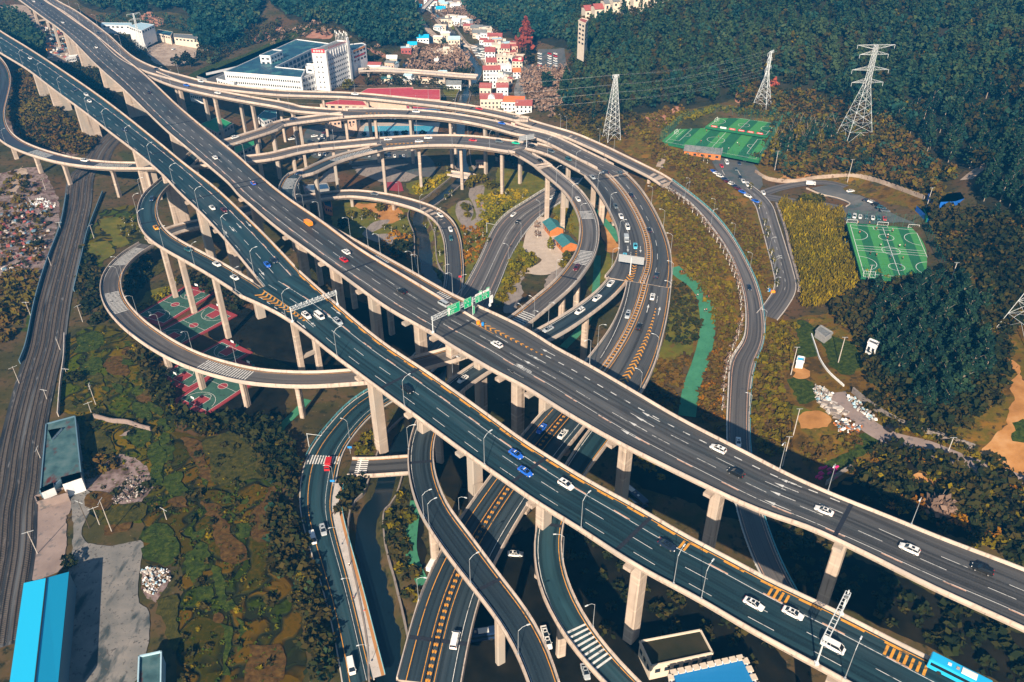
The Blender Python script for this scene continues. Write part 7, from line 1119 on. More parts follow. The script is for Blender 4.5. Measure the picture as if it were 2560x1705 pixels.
def pitch(label, c4, stripes, lines, sc_=1.0):
    f, A = quadmap(c4, .55); L = (A[1]-A[0]).length; Wd = (A[3]-A[0]).length; r = thing('football_pitch', label, 'pitch'); r['kind'] = 'structure'
    m1, m2 = MB(), MB(); e = .045
    for i in range(stripes):
        s0 = -e+(1+2*e)*i/stripes; s1 = -e+(1+2*e)*(i+1)/stripes; (m1 if i % 2 else m2).add([f(s0,-e), f(s1,-e), f(s1,1+e), f(s0,1+e)], [(0,1,2,3)])
    m1.build('turf_band', 'turf_dark', r); m2.build('turf_band', 'turf_light', r); m = MB(); m.prism([f(-e-.005,-e-.005), f(1+e+.005,-e-.005), f(1+e+.005,1+e+.005), f(-e-.005,1+e+.005)], A[0].z-1.5, A[0].z-.03); m.build('turf_base', 'turf_dark', r)
    m = MB()
    for k in lines:
        if k[0] == 'l': ql(m, f, *k[1:5], L, Wd, .22)
        else: qc(m, f, k[1], k[2], k[3], L, Wd, *(k[4:6] if len(k) > 4 else (0, 360)), w_=.22)
    m.build('white_line', 'paint_white', r); return f, L, Wd, A
bx = [('l',0,0,1,0),('l',1,0,1,1),('l',1,1,0,1),('l',0,1,0,0)]
f1, L1, W1, A1_ = pitch('lower football pitch of striped green turf beside the bamboo', TL('B4',(885,540),(1432,585),(1608,1000),(1000,948)), 7, bx+[('l',.5,0,.5,1),('l',0,.45,1,.45),('l',0,.55,1,.55),('l',0,.5,1,.5),('c',.5,.22,3.6),('c',.5,.5,4.2),('c',.5,.82,3.6),('c',0,.2,7,-90,90),('c',0,.8,7,-90,90),('c',1,.2,7,90,270),('c',1,.8,7,90,270),('l',.35,0,.35,.06),('l',.65,0,.65,.06),('l',.35,.06,.65,.06)])
f2, L2, W2, A2_ = pitch('nearer upper football pitch with a large centre circle, behind the timber pavilion', TL('A3',(1575,1042),(2290,1150),(2165,1325),(1415,1182)), 9, bx+[('l',.5,0,.5,1),('c',.47,.5,5.5),('l',.12,.15,.12,.85),('l',0,.15,.12,.15),('l',0,.85,.12,.85),('l',.05,.3,.05,.7),('l',.88,.15,.88,.85),('l',.88,.15,1,.15),('l',.88,.85,1,.85),('c',.12,.5,3,-90,90),('c',.88,.5,3,90,270)])
f3, L3, W3, A3_ = pitch('far upper football pitch beyond the red and white banners', TL('A3',(1890,968),(2330,1030),(2250,1125),(1775,1052)), 6, bx+[('l',.52,0,.52,1),('c',.52,.5,3.6),('c',0,.5,6,-90,90),('c',1,.5,6,90,270)])
def goal(p, ang, label, w_=5, h=2.2):
    r = thing('football_goal', label, 'goal', tuple(p), ang); m = MB(); m.bar((-w_/2,0,0), (-w_/2,0,h), .08); m.bar((w_/2,0,0), (w_/2,0,h), .08); m.bar((-w_/2,0,h), (w_/2,0,h), .08); m.bar((-w_/2,0,h), (-w_/2,1.4,0), .05); m.bar((w_/2,0,h), (w_/2,1.4,0), .05); m.bar((-w_/2,1.4,0), (w_/2,1.4,0), .05); m.build('goal_frame', 'sign_white', r)
    m = MB()
    for i in range(6): x = -w_/2+w_*i/5; m.bar((x,0,h), (x,1.4,0), .02, 3)
    m.build('net', 'sign_white', r)
an1 = math.atan2((A1_[1]-A1_[0]).y, (A1_[1]-A1_[0]).x)
for s, t, a, lab in ((.5,-.03,0,'white goal in the middle of the lower pitch end by the parked cars'),(.97,-.03,0,'white goal at the netted corner of the lower pitch by the parked cars'),(.03,-.03,0,'white goal at the bamboo corner of the lower pitch by the parked cars'),(.97,1.03,math.pi,'white goal at the tree-lined end of the lower pitch, by the mast'),(.06,1.03,math.pi,'white goal at the tree-lined end of the lower pitch, by the bamboo')): goal(f1(s,t), an1+a, lab)
goal(f2(.0,.5), math.atan2((A2_[3]-A2_[0]).y, (A2_[3]-A2_[0]).x), 'white goal of the nearer upper pitch at its open end'); goal(f3(.0,.5), math.atan2((A3_[3]-A3_[0]).y, (A3_[3]-A3_[0]).x), 'white goal of the far upper pitch')
plain('fence_green', (.02,.16,.11), .6)
def mesh_fence(label, pts, h=6):
    r = thing('mesh_fence', label, 'fence'); m = MB()
    for a, b in zip(pts, pts[1:]):
        n = max(2, int((b-a).length/4))
        for i in range(n+1): q = a+(b-a)*i/n; pm = MB(); pm.bar(q-Vector((0,0,1)), q+Vector((0,0,h)), .07); pm.build('post', 'fence_green', r)
        for z in np.arange(.3, h+.1, .7): m.bar(a+Vector((0,0,z)), b+Vector((0,0,z)), .025, 3)
        for i in range(n*4): q = a+(b-a)*i/(n*4); m.bar(q, q+Vector((0,0,h)), .02, 3)
    m.build('mesh_panel', 'fence_green', r)
mesh_fence('tall green mesh fence round the lower football pitch', [f1(-.05,-.06), f1(1.1,-.06), f1(1.1,1.08), f1(-.05,1.08)], 7); mesh_fence('tall green mesh fence round the two upper football pitches', [f2(-.06,1.08), f2(-.06,-.1), f3(-.08,-.1), f3(1.1,-.1), f2(1.05,1.08), f2(-.06,1.08)], 7)
for i in range(6): 
    p = f3(.1+.16*i, 1.02); r = thing('advert_banner', ['red','white','red and white','red','crimson','small red'][i]+' pitch-side banner, '+ordw(i)+' from the forest mast between the upper pitches', 'banner', tuple(p), math.atan2((A3_[2]-A3_[3]).y, (A3_[2]-A3_[3]).x)); m = MB(); m.box((0,0,.55), (4,.12,1.1)); m.build('board', 'sign_red' if i != 1 else 'sign_white', r); m = MB(); [m.box((-1.2+.6*k,-.07,.6), (.35,.02,.4)) for k in range(5)]; m.build('lettering', 'sign_white' if i != 1 else 'sign_red', r)
def court(label, c, a, b):
    C = G(c); d = (G(b)-G(a)); d.z = 0; d.normalize(); n = Vector((-d.y, d.x, 0)); z = C.z+.45; r = thing('basketball_court', label, 'court'); r['kind'] = 'structure'
    g_ = lambda x, y, dz=0: Vector((C.x, C.y, z+dz))+d*x+n*y
    m = MB(); m.prism([g_(-16.5,-9), g_(16.5,-9), g_(16.5,9), g_(-16.5,9)], z-.5, z); m.build('red_border', 'court_red', r); m = MB(); m.add([g_(-14,-7.5,.02), g_(14,-7.5,.02), g_(14,7.5,.02), g_(-14,7.5,.02)], [(0,1,2,3)]); m.build('playing_surface', 'court_green', r)
    m = MB()
    for s in (-1, 1): m.add([g_(s*14,-2.45,.04), g_(s*8.2,-2.45,.04), g_(s*8.2,2.45,.04), g_(s*14,2.45,.04)], [(0,1,2,3) if s < 0 else (3,2,1,0)])
    m.add([g_(1.9*math.cos(k*.393), 1.9*math.sin(k*.393), .04) for k in range(16)], [tuple(range(16))]); m.build('red_key', 'court_red', r)
    m = MB(); ff = lambda s, t, dz=0: g_(s, t, dz)
    def l(x0, y0, x1, y1): ql(m, ff, x0, y0, x1, y1, 1, 1, .12, .06)
    for s in ((-14,-7.5,14,-7.5),(14,-7.5,14,7.5),(14,7.5,-14,7.5),(-14,7.5,-14,-7.5),(0,-7.5,0,7.5)): l(*s)
    qc(m, ff, 0, 0, 1.9, 1, 1, dz=.06, w_=.12)
    for s in (-1, 1):
        l(s*14,-2.45,s*8.2,-2.45); l(s*8.2,-2.45,s*8.2,2.45); l(s*8.2,2.45,s*14,2.45); qc(m, ff, s*8.2, 0, 1.8, 1, 1, -90 if s < 0 else 90, 90 if s < 0 else 270, dz=.06, w_=.12); qc(m, ff, s*12.4, 0, 6.6, 1, 1, -80 if s < 0 else 100, 80 if s < 0 else 260, dz=.06, w_=.12)
    m.build('white_line', 'paint_white', r)
    for s in (-1, 1):
        p = g_(s*15.2, 0); h = thing('basketball_hoop', 'green basketball stand at the '+('near' if p.y < C.y else 'far')+' end of the '+label.split(',')[0], 'basketball hoop', tuple(p), math.atan2(d.y, d.x)+(0 if s > 0 else math.pi)); q = MB(); q.bar((.6,0,0), (.3,0,2.8), .12); q.bar((.3,0,2.8), (-1.2,0,3.3), .09); q.box((.6,0,.2), (1.4,.8,.4)); q.build('stand', 'fence_green', h); q = MB(); q.box((-1.25,0,3.3), (.06,1.8,1.05)); q.build('backboard', 'sign_white', h)
court('first basketball court, under the loop flyover, green with red keys', T('B1',1463,1212), T('B1',1310,1305), T('B1',1640,1115)); court('second basketball court, between two piers, green with red keys', T('B1',1617,1385), T('B1',1450,1475), T('B1',1790,1300)); court('third basketball court, partly hidden by the loop flyover, green with red keys', T('C1',1720,305), T('C1',1540,410), T('C1',1905,205)); court('fourth basketball court, outside the loop flyover', T('C1',1860,492), T('C1',1680,615), T('C1',2040,380))
# pool
fp, Ap = quadmap(TL('A2',(975,1052),(1555,1048),(1535,1128),(950,1138)), .6); r = thing('swimming_pool', 'long turquoise swimming pool seen between the flyover piers', 'swimming pool'); z = Ap[0].z
plain('pool_water', (.02,.30,.42), .15); m = MB(); m.add([fp(0,0,.02), fp(1,0,.02), fp(1,1,.02), fp(0,1,.02)], [(3,2,1,0)]); m.build('water', 'pool_water', r); m = MB(); e = .07; m.prism([fp(-e,-.35), fp(1+e,-.35), fp(1+e,1.35), fp(-e,1.35)], z-1.5, z); m.build('terrace', 'plaza', r); m = MB()
for i in range(1, 9): ql(m, fp, 0, i/9, 1, i/9, 1, 1, .12, .05)
m.build('lane_line', 'paint_white', r)
# railway
V, fs, uv = sweep(rail, [(-1,-1.5,.02),(1,1.5,.02)], closed=False); obj('railway_bed', V, [f_[::-1] for f_ in fs], 'ballast', uv=uv, kind='structure')
noisy('sleeper', [(.060,.050,.042),(.12,.095,.075)], scale=1); plain('rail_steel', (.05,.035,.03), .4, .5)
for lat, lab in ((-4.9,'railway track along the outer wall of the bed'),(-1.5,'railway track in the middle of the bed beside the outer one'),(1.9,'railway track with the palest sleepers in the bed'),(5.3,'railway track nearest to the terraces'.replace('nearest', 'next'))):
    lat = lat*rail.far*-1 if False else lat; r = thing('railway_track', lab, 'railway track'); m = MB()
    for g_ in (-.72, .72): V, fs, _ = sweep(rail, [(0,lat+g_-.05,.15),(0,lat+g_-.05,.33),(0,lat+g_+.05,.33),(0,lat+g_+.05,.15)]); m.add(V, fs)
    m.build('rail', 'rail_steel', r); m = MB(); u = 1
    while u < rail.L-1: t = rail.tan(u); m.box(tuple(rail.at(u, lat, .12)), (.26,2.4,.14), math.atan2(t.y, t.x)); u += .75
    o = m.build('sleepers', 'sleeper', r); o['kind'] = 'stuff'
def wallrun(label, pxs, mat, h=2.2, th_=.3, name='boundary_wall'):
    w_ = cat([list(G(q)) for q in pxs], 5); r = thing(name, label, 'wall'); m = MB()
    for a, b in zip(w_, w_[1:]): d = math.hypot(b[0]-a[0], b[1]-a[1]); m.box(((a[0]+b[0])/2, (a[1]+b[1])/2, (a[2]+b[2])/2+h/2-.4), (d+.05, th_, h+.8), math.atan2(b[1]-a[1], b[0]-a[0]))
    m.build('wall', mat, r)
plain('wall_blue', (.10,.19,.26), .8)
wallrun('long bluish wall on the outer side of the railway', TL('B1',(560,300),(510,560),(400,850),(300,1180),(220,1568))+TL('C1',(170,300)), 'wall_blue', 2); wallrun('stained low wall between the railway and the terraces', TL('C1',(545,70),(540,250),(510,480),(490,740)), 'concrete_pale', 2); wallrun('bluish wall between the two railway branches', TL('B1',(860,280),(800,430),(730,620),(690,800),(620,1100)), 'wall_blue', 1.8)
wallrun('broken pale stone wall crossing the terraces', TL('C1',(790,750),(940,790),(1060,800),(1180,840),(1260,860)), 'yard_pink', 2, .5); wallrun('long curved stone retaining wall above the dirt road', TL('C4',(900,540),(1020,640),(1200,760),(1380,840),(1560,900),(1740,960),(1910,1020)), 'plaza_grey', 2.5, .6); wallrun('pale retaining wall curving behind the parking lot', TL('B4',(90,110),(200,170),(400,190),(600,160),(800,145),(960,150),(1150,200),(1340,270),(1500,330)), 'pale_dirt', 2.2, .5); wallrun('white low wall beside the green plot', TL('C4',(560,60),(600,180),(630,265),(700,370),(830,490)), 'sign_white', 1.0, .3); wallrun('stone wall by the magenta planters', TL('C4',(680,1310),(780,1240),(900,1165)), 'plaza_grey', 2, .5); wallrun('retaining wall between parking street and bamboo', TL('B4',(265,380),(330,560),(380,780),(440,1000),(455,1100)), 'plaza_grey', 2.0, 1.2); wallrun('curb wall round the grass island of the parking lot', TL('B4',(520,240),(640,290),(800,330),(880,370),(850,395)), 'plaza', .8, .5)
# ================= buildings
def topz(b, t, zb):
    p = P(b, zb); lo, hi = zb, zb+120
    for _ in range(40):
        md = (lo+hi)/2; Z = md-CZ; d = p.y*cc-Z*cs; v = 852.5-F*(p.y*cs+Z*cc)/d
        if v > t[1]: lo = md
        else: hi = md
    return lo
noisy('wall_white', [(.62,.64,.66),(.74,.75,.76)], scale=.4, rough=.8, extra=[(1.2,(.45,.46,.47),.62,.8,(1,1,.2))]); noisy('wall_cream', [(.55,.47,.38),(.66,.58,.48)], scale=.5, rough=.85); noisy('wall_grey', [(.22,.23,.24),(.32,.32,.32)], scale=.5, rough=.9); noisy('wall_peach', [(.52,.36,.28),(.62,.45,.36)], scale=.5, rough=.85)
noisy('roof_navy', [(.012,.050,.095),(.022,.085,.13)], scale=.06, detail=8, rough=.5, extra=[(.10,(.045,.16,.17),.52,.64,None), (.5,(.008,.02,.04),.62,.7,(1,.4,1))]); noisy('roof_red', [(.42,.045,.06),(.52,.07,.085)], scale=.4, rough=.7, extra=[(1.5,(.30,.05,.05),.6,.75,None)]); noisy('roof_darkred', [(.26,.06,.055),(.36,.10,.09)], scale=.8, rough=.8); noisy('roof_orange', [(.70,.12,.03),(.82,.16,.05)], scale=.6, rough=.7)
noisy('roof_teal', [(.03,.14,.16),(.05,.19,.21)], scale=.6, rough=.7); noisy('roof_green', [(.02,.22,.09),(.03,.28,.12)], scale=.4, rough=.7); noisy('roof_grey', [(.12,.14,.15),(.20,.21,.21)], scale=.5, rough=.8, extra=[(1.4,(.08,.08,.08),.55,.7,None)]); noisy('roof_paleblue', [(.30,.48,.58),(.42,.58,.66)], scale=.4, rough=.6)
noisy('wood_orange', [(.42,.13,.03),(.55,.19,.05)], scale=1.0, rough=.7); plain('window_dark', (.02,.03,.045), .2); plain('window_blue', (.02,.07,.16), .15); plain('shutter', (.25,.30,.33), .5)
def corrug(name, c1, c2):
    m, t, b = new_mat(name); N = t.nodes; tc = N.new('ShaderNodeTexCoord'); wv = N.new('ShaderNodeTexWave'); wv.inputs['Scale'].default_value = .9; wv.bands_direction = 'Y'; t.links.new(tc.outputs['Object'], wv.inputs[0]); mx = N.new('ShaderNodeMix'); mx.data_type = 'RGBA'; mx.inputs[6].default_value = (*c1, 1); mx.inputs[7].default_value = (*c2, 1); t.links.new(wv.outputs['Fac'], mx.inputs[0]); t.links.new(mx.outputs[2], b.inputs['Base Color']); b.inputs['Roughness'].default_value = .45
corrug('roof_cyan', (.008,.34,.60), (.012,.40,.68)); corrug('roof_blue2', (.01,.16,.42), (.015,.22,.52))
def winrow(root, a, b, z0, z1, n, fr=.5, mat='window_dark', name='window', off=.06, m0=.04, group=1):
    """n windows on the wall a->b between heights"""
    a = Vector((a[0], a[1], 0)); b = Vector((b[0], b[1], 0)); d = (b-a); nrm = Vector((d.y, -d.x, 0)).normalized(); L = d.length; ang = math.atan2(d.y, d.x)
    if nrm.dot(-(a+b)/2) < 0: nrm = -nrm
    for i in range(n):
        t = m0+(1-2*m0)*(i+.5)/n; c = a+d*t+nrm*off; m = MB(); m.box((c.x, c.y, (z0+z1)/2), ((1-2*m0)*L/n*fr, .12, z1-z0), ang); m.build(name, mat, root)
def bld(label, pxs, zr, wall, roof, zb=None, cat_='building', name='building', par=.9, rows=0, nper=6, wm='window_dark', storey=3.2):
    """flat roofed block whose roof outline is read off the photo at height zr above its ground"""
    c = [sum(q[0] for q in pxs)/len(pxs), sum(q[1] for q in pxs)/len(pxs)]; g0 = G((c[0], c[1]+10)).z if zb is None else zb; z1 = g0+zr; W_ = [P(q, z1) for q in pxs]
    r = thing(name, label, cat_, (0,0,0)); m = MB(); m.prism(W_, g0-2, z1-par*.4); m.build('wall', wall, r); m = MB(); m.prism(W_, z1-par*.4+.002, z1-par*.35); m.build('roof', roof, r)
    if par:
        m = MB(); n = len(W_)
        for i in range(n): a, b = W_[i], W_[(i+1)%n]; d = math.hypot(b.x-a.x, b.y-a.y); m.box(((a.x+b.x)/2, (a.y+b.y)/2, z1-par*.15), (d+.3, .35, par), math.atan2(b.y-a.y, b.x-a.x))
        m.build('parapet', wall, r)
    if rows:
        n = len(W_)
        for i in range(n):
            a, b = W_[i], W_[(i+1)%n]; nr = Vector((b.y-a.y, -(b.x-a.x))); mid = (a+b)/2; cen = sum(W_, Vector())/n
            if nr.dot(Vector((mid.x-cen.x, mid.y-cen.y))) < 0: nr = -nr
            if nr.dot(Vector((-mid.x, -mid.y))) <= 0: continue
            k = max(1, int(round(nper*(b-a).length/max((W_[j]-W_[(j+1)%n]).length for j in range(n)))))
            for rr_ in range(rows): winrow(r, a, b, z1-par-.9-storey*rr_-1.4, z1-par-.9-storey*rr_, k, .55, wm)
    return r, W_, z1, g0
def gable(label, a, b, w_, h, rh, wall, roof, name='house', cat_='house', win=3, ov=.5, zb=None, half=False):
    A = G(a) if zb is None else P(a, zb); B = G(b) if zb is None else P(b, zb); z = min(A.z, B.z); d = Vector((B.x-A.x, B.y-A.y, 0)); L = d.length; ang = math.atan2(d.y, d.x); c = (A+B)/2; r = thing(name, label, cat_, (c.x, c.y, z), ang)
    x, y = L/2, w_/2; m = MB(); m.add([(-x,-y,-1.5),(x,-y,-1.5),(x,y,-1.5),(-x,y,-1.5),(-x,-y,h),(x,-y,h),(x,y,h),(-x,y,h),(-x,0,h+rh),(x,0,h+rh)], [(0,1,5,4),(2,3,7,6),(1,2,6,9,5),(3,0,4,8,7)]); m.build('wall', wall, r)
    m = MB(); k = ov; t = .16; e = h-rh*k/y
    for s in (-1, 1): m.add([(-x-k,s*(y+k),e+.02),(x+k,s*(y+k),e+.02),(x+k,0,h+rh+.02),(-x-k,0,h+rh+.02),(-x-k,s*(y+k),e+t+.02),(x+k,s*(y+k),e+t+.02),(x+k,0,h+rh+t+.02),(-x-k,0,h+rh+t+.02)], [(4,5,6,7),(0,1,5,4),(1,2,6,5),(3,0,4,7)])
    m.build('roof', roof, r)
    for i in range(win):
        for s in (-1, 1): m = MB(); m.box((-x+L*(i+.5)/win, s*(y+.03), h*.55), (L/win*.4, .1, h*.32)); m.build('window', 'window_dark', r)
    m = MB(); m.box((-x+L*.12, -(y+.04), h*.32), (min(1.2, L*.1), .1, h*.62)); m.build('door', 'shutter', r)
    return r
Qh = lambda *a: [(600+x*.15287, 60+y*.15287) for x, y in a]
gz = 4.0; zt = topz(Qh((1465,1080))[0], Qh((1385,440))[0], gz); zw = gz+15
ht, Wt, z1, _ = bld('white hotel tower with rows of small windows and a red sign on its roof edge', Qh((1175,440),(1385,445),(1795,285),(1585,272)), zt-gz, 'wall_white', 'roof_grey', gz, name='hotel_tower', par=1.2)
a, b, c_, d_ = Wt
for k in range(8): winrow(ht, a, b, z1-5.2-3.9*k, z1-3.9-3.9*k, 2, .28, m0=.18)
for k in range(7): winrow(ht, b, c_, z1-8.2-3.7*k, z1-6.9-3.7*k, 12, .4, m0=.06)
d = (c_-b); m = MB()
for i in range(9): q = b+d*(.1+.8*i/8); m.box((q.x+.3, q.y-.5, z1-3.1), (.5,.5,4.6), math.atan2(d.y, d.x))
m.build('column', 'wall_white', ht); m = MB()
for s, e in ((.86, .93), (.0, .05)): q0 = b+d*s; q1 = b+d*e; m.prism([q0, q1, q1+Vector((1.2,-2.2,0)), q0+Vector((1.2,-2.2,0))], gz-1, z1+(4 if s > .5 else .5))
m.build('stair_shaft', 'wall_white', ht)
up = Vector((0,0,1)); dx = (b-a); dx.z = 0; dl = dx.length; dx.normalize(); nn = Vector((dx.y, -dx.x, 0)); nn = nn if nn.y < 0 else -nn; m = MB(); q = (a+b)/2+nn*.6; m.box((q.x, q.y, z1+.2), (dl, .15, 3.0), math.atan2(dx.y, dx.x)); m.build('sign_panel', 'sign_red', ht); glyph_block(ht, a+nn*.7+up*.0+Vector((0,0,-1.0)), dx, up, nn, dl, 2, [(1.2,.2,1.8,4)], seed=21)
dx = (c_-b); dx.z = 0; dl = dx.length; dx.normalize(); nn = Vector((dx.y, -dx.x, 0)); nn = nn if nn.y < 0 else -nn; glyph_block(ht, b+nn*.4+up*.2, dx, up, nn, dl, 2, [(dl*.12,.2,1.9,12)], 'sign_red', 22)
m = MB()
for i in range(9): q = c_+(d_-c_)*(i/8)*.9+Vector((-2,1,0)); m.bar(q, q+up*R.uniform(4, 8), .12); m.box((q.x, q.y, q.z+5+i%3), (.5,.3,1.8))
m.build('antenna', 'sign_white', ht)
hw_, Ww, z1, _ = bld('low white hotel wing with a dark blue roof wrapped round a courtyard', Qh((-260,780),(1000,878),(1060,750),(575,702),(1165,412),(1560,335),(930,252),(-40,690)), 15, 'wall_white', 'roof_navy', gz, name='hotel_wing')
for k in range(3): winrow(hw_, Ww[0], Ww[1], z1-4.2-4.4*k, z1-2.6-4.4*k, 34, .55, m0=.02)
for k in range(3): winrow(hw_, Ww[3], Ww[4], z1-4.6-4.2*k, z1-1.8-4.2*k, 9, .72, 'window_blue', m0=.02)
hx, Wx, z1, _ = bld('white annexe between the low hotel wing and the tower', Qh((1003,880),(1240,790),(1185,700),(1065,752)), 13.5, 'wall_white', 'roof_grey', gz, name='hotel_annexe'); [winrow(hx, Wx[0], Wx[1], z1-3.6-4.4*k, z1-1.6-4.4*k, 5, .6, m0=.06) for k in range(3)]
bld('white rooftop block standing on the low hotel wing', Qh((320,512),(492,522),(692,432),(535,420)), 21, 'wall_white', 'roof_navy', gz-.01+0, name='rooftop_block', rows=2, nper=4); bld('small white lift house on the annexe roof', Qh((1075,700),(1200,710),(1210,655),(1090,650)), 18, 'wall_white', 'wall_white', gz, name='lift_house', rows=1, nper=2)
hy, Wy, z1, _ = bld('white side block of the hotel with orange and pink banners', Qh((1830,440),(2060,340),(2000,312),(1780,335)), 22, 'wall_white', 'roof_navy', gz, name='hotel_block', rows=3, nper=4)
a, b = Wy[0], Wy[1]; dx = (b-a); dl = dx.length; ang = math.atan2(dx.y, dx.x); q = (a+b)/2; m = MB(); m.box((q.x, q.y-.35, z1-.8), (dl*.8,.1,1.4), ang); m.build('banner', 'paint_orange', hy); m = MB(); m.box((q.x, q.y-.35, z1-6.0), (dl*.7,.1,1.2), ang); m.build('banner', 'sign_red', hy)
bld('long blue lean-to roof along the far side of the hotel', Qh((-560,800),(-60,690),(915,245),(700,275)), 9, 'wall_white', 'roof_blue2', gz, name='lean_to', par=0); bld('bright cyan canopy beside the hotel', TL('A1',(1640,632),(1780,566),(1868,602),(1722,656)), 6, 'wall_grey', 'roof_cyan', 5, name='canopy', par=0); bld('white gatehouse under the outer flyover beside the cyan canopy', TL('A1',(1805,655),(1950,690),(2030,650),(1890,615)), 7, 'wall_white', 'roof_grey', 5, rows=1, nper=6, name='gatehouse')
LB = [('long crimson hall roof behind the outermost flyover', TL('A2',(930,775),(1000,737),(1375,727),(1378,745),(1600,746),(1602,830),(1060,800)), 9, 'wall_peach', 'roof_red'), ('crimson hall roof between the outer flyovers', TL('A2',(600,868),(790,826),(945,826),(990,880)), 9, 'wall_peach', 'roof_red'), ('crimson roofed hall with a blue front beside the pool', TL('A2',(1320,880),(1420,845),(1600,860),(1600,905),(1330,905)), 8, 'window_blue', 'roof_red'),
 ('grey-green shed roof in front of the crimson hall', TL('A2',(80,970),(140,920),(235,925),(240,975),(130,1010)), 5, 'wall_white', 'roof_teal'), ('cream building with a loggia beneath the second flyover', TL('A2',(640,985),(780,960),(930,965),(900,990),(700,1010)), 8, 'wall_peach', 'wall_cream'),
 ('green roofed shed under the short flyover', TL('A1',(1670,1035),(1820,972),(1945,1030),(1810,1105)), 5, 'wall_grey', 'roof_green'), ('second green roofed shed nearer to the rear highway', TL('A1',(1955,1205),(2120,1125),(2160,1190),(1960,1285)), 5, 'wall_grey', 'roof_green'), ('white depot building under the outer flyover', TL('A1',(1580,780),(1690,795),(1700,780),(1600,765)), 6, 'wall_white', 'wall_white'),
 ('long low pale building at the hill foot', TL('A1',(840,205),(1040,212),(1100,212),(1095,190),(850,188)), 7, 'wall_white', 'roof_paleblue'), ('big white warehouse with a pale blue roof at the hill foot', TL('A1',(1070,215),(1180,255),(1285,205),(1175,188)), 13, 'wall_white', 'roof_paleblue'), ('grey roofed office with columns by the sealed yard', TL('A1',(1300,275),(1420,300),(1440,265),(1320,245)), 6, 'wall_cream', 'roof_navy'), ('long grey shed along the sealed yard', TL('A1',(1450,310),(1650,330),(1640,290),(1450,280)), 6, 'wall_cream', 'roof_grey'), ('dark red shed at the corner of the sealed yard', TL('A1',(1670,345),(1740,350),(1735,330),(1680,325)), 4, 'roof_darkred', 'roof_darkred'),
 ('white site cabin in the dirt yard', TL('A1',(545,485),(630,470),(650,455),(570,465)), 4, 'wall_white', 'wall_white'), ('orange roofed kiosk by the small garden bridge', TL('A2',(1900,1335),(1985,1335),(1990,1350),(1900,1350)), 4, 'wall_peach', 'roof_darkred'), ('dark house with an orange front under the inner loop ramp', TL('B2',(620,330),(690,330),(700,400),(640,380)), 5, 'wood_orange', 'window_blue'), ('dark teal shed behind the inner loop ramp', TL('B2',(460,210),(660,195),(680,240),(470,260)), 5, 'wall_grey', 'window_blue')]
for lab, px, h, wl_, rf in LB: bld(lab, px, h, wl_, rf, par=.5 if 'roof' not in rf else .15, rows=1, nper=6)
gable('timber pavilion with a grey roof beside the upper football pitch', T('A3',1575,1265), T('A3',1875,1320), 9.5, 4.2, 2.0, 'wood_orange', 'roof_grey', 'pavilion', 'pavilion', 5); gable('orange pavilion with a teal roof higher up the plaza edge', T('B3',448,560), T('B3',505,632), 7.5, 3.6, 1.8, 'wood_orange', 'roof_teal', 'pavilion', 'pavilion', 4); gable('orange pavilion with a teal roof at the lower plaza edge', T('B3',548,690), T('B3',615,765), 7.8, 3.6, 1.8, 'wood_orange', 'roof_teal', 'pavilion', 'pavilion', 4)
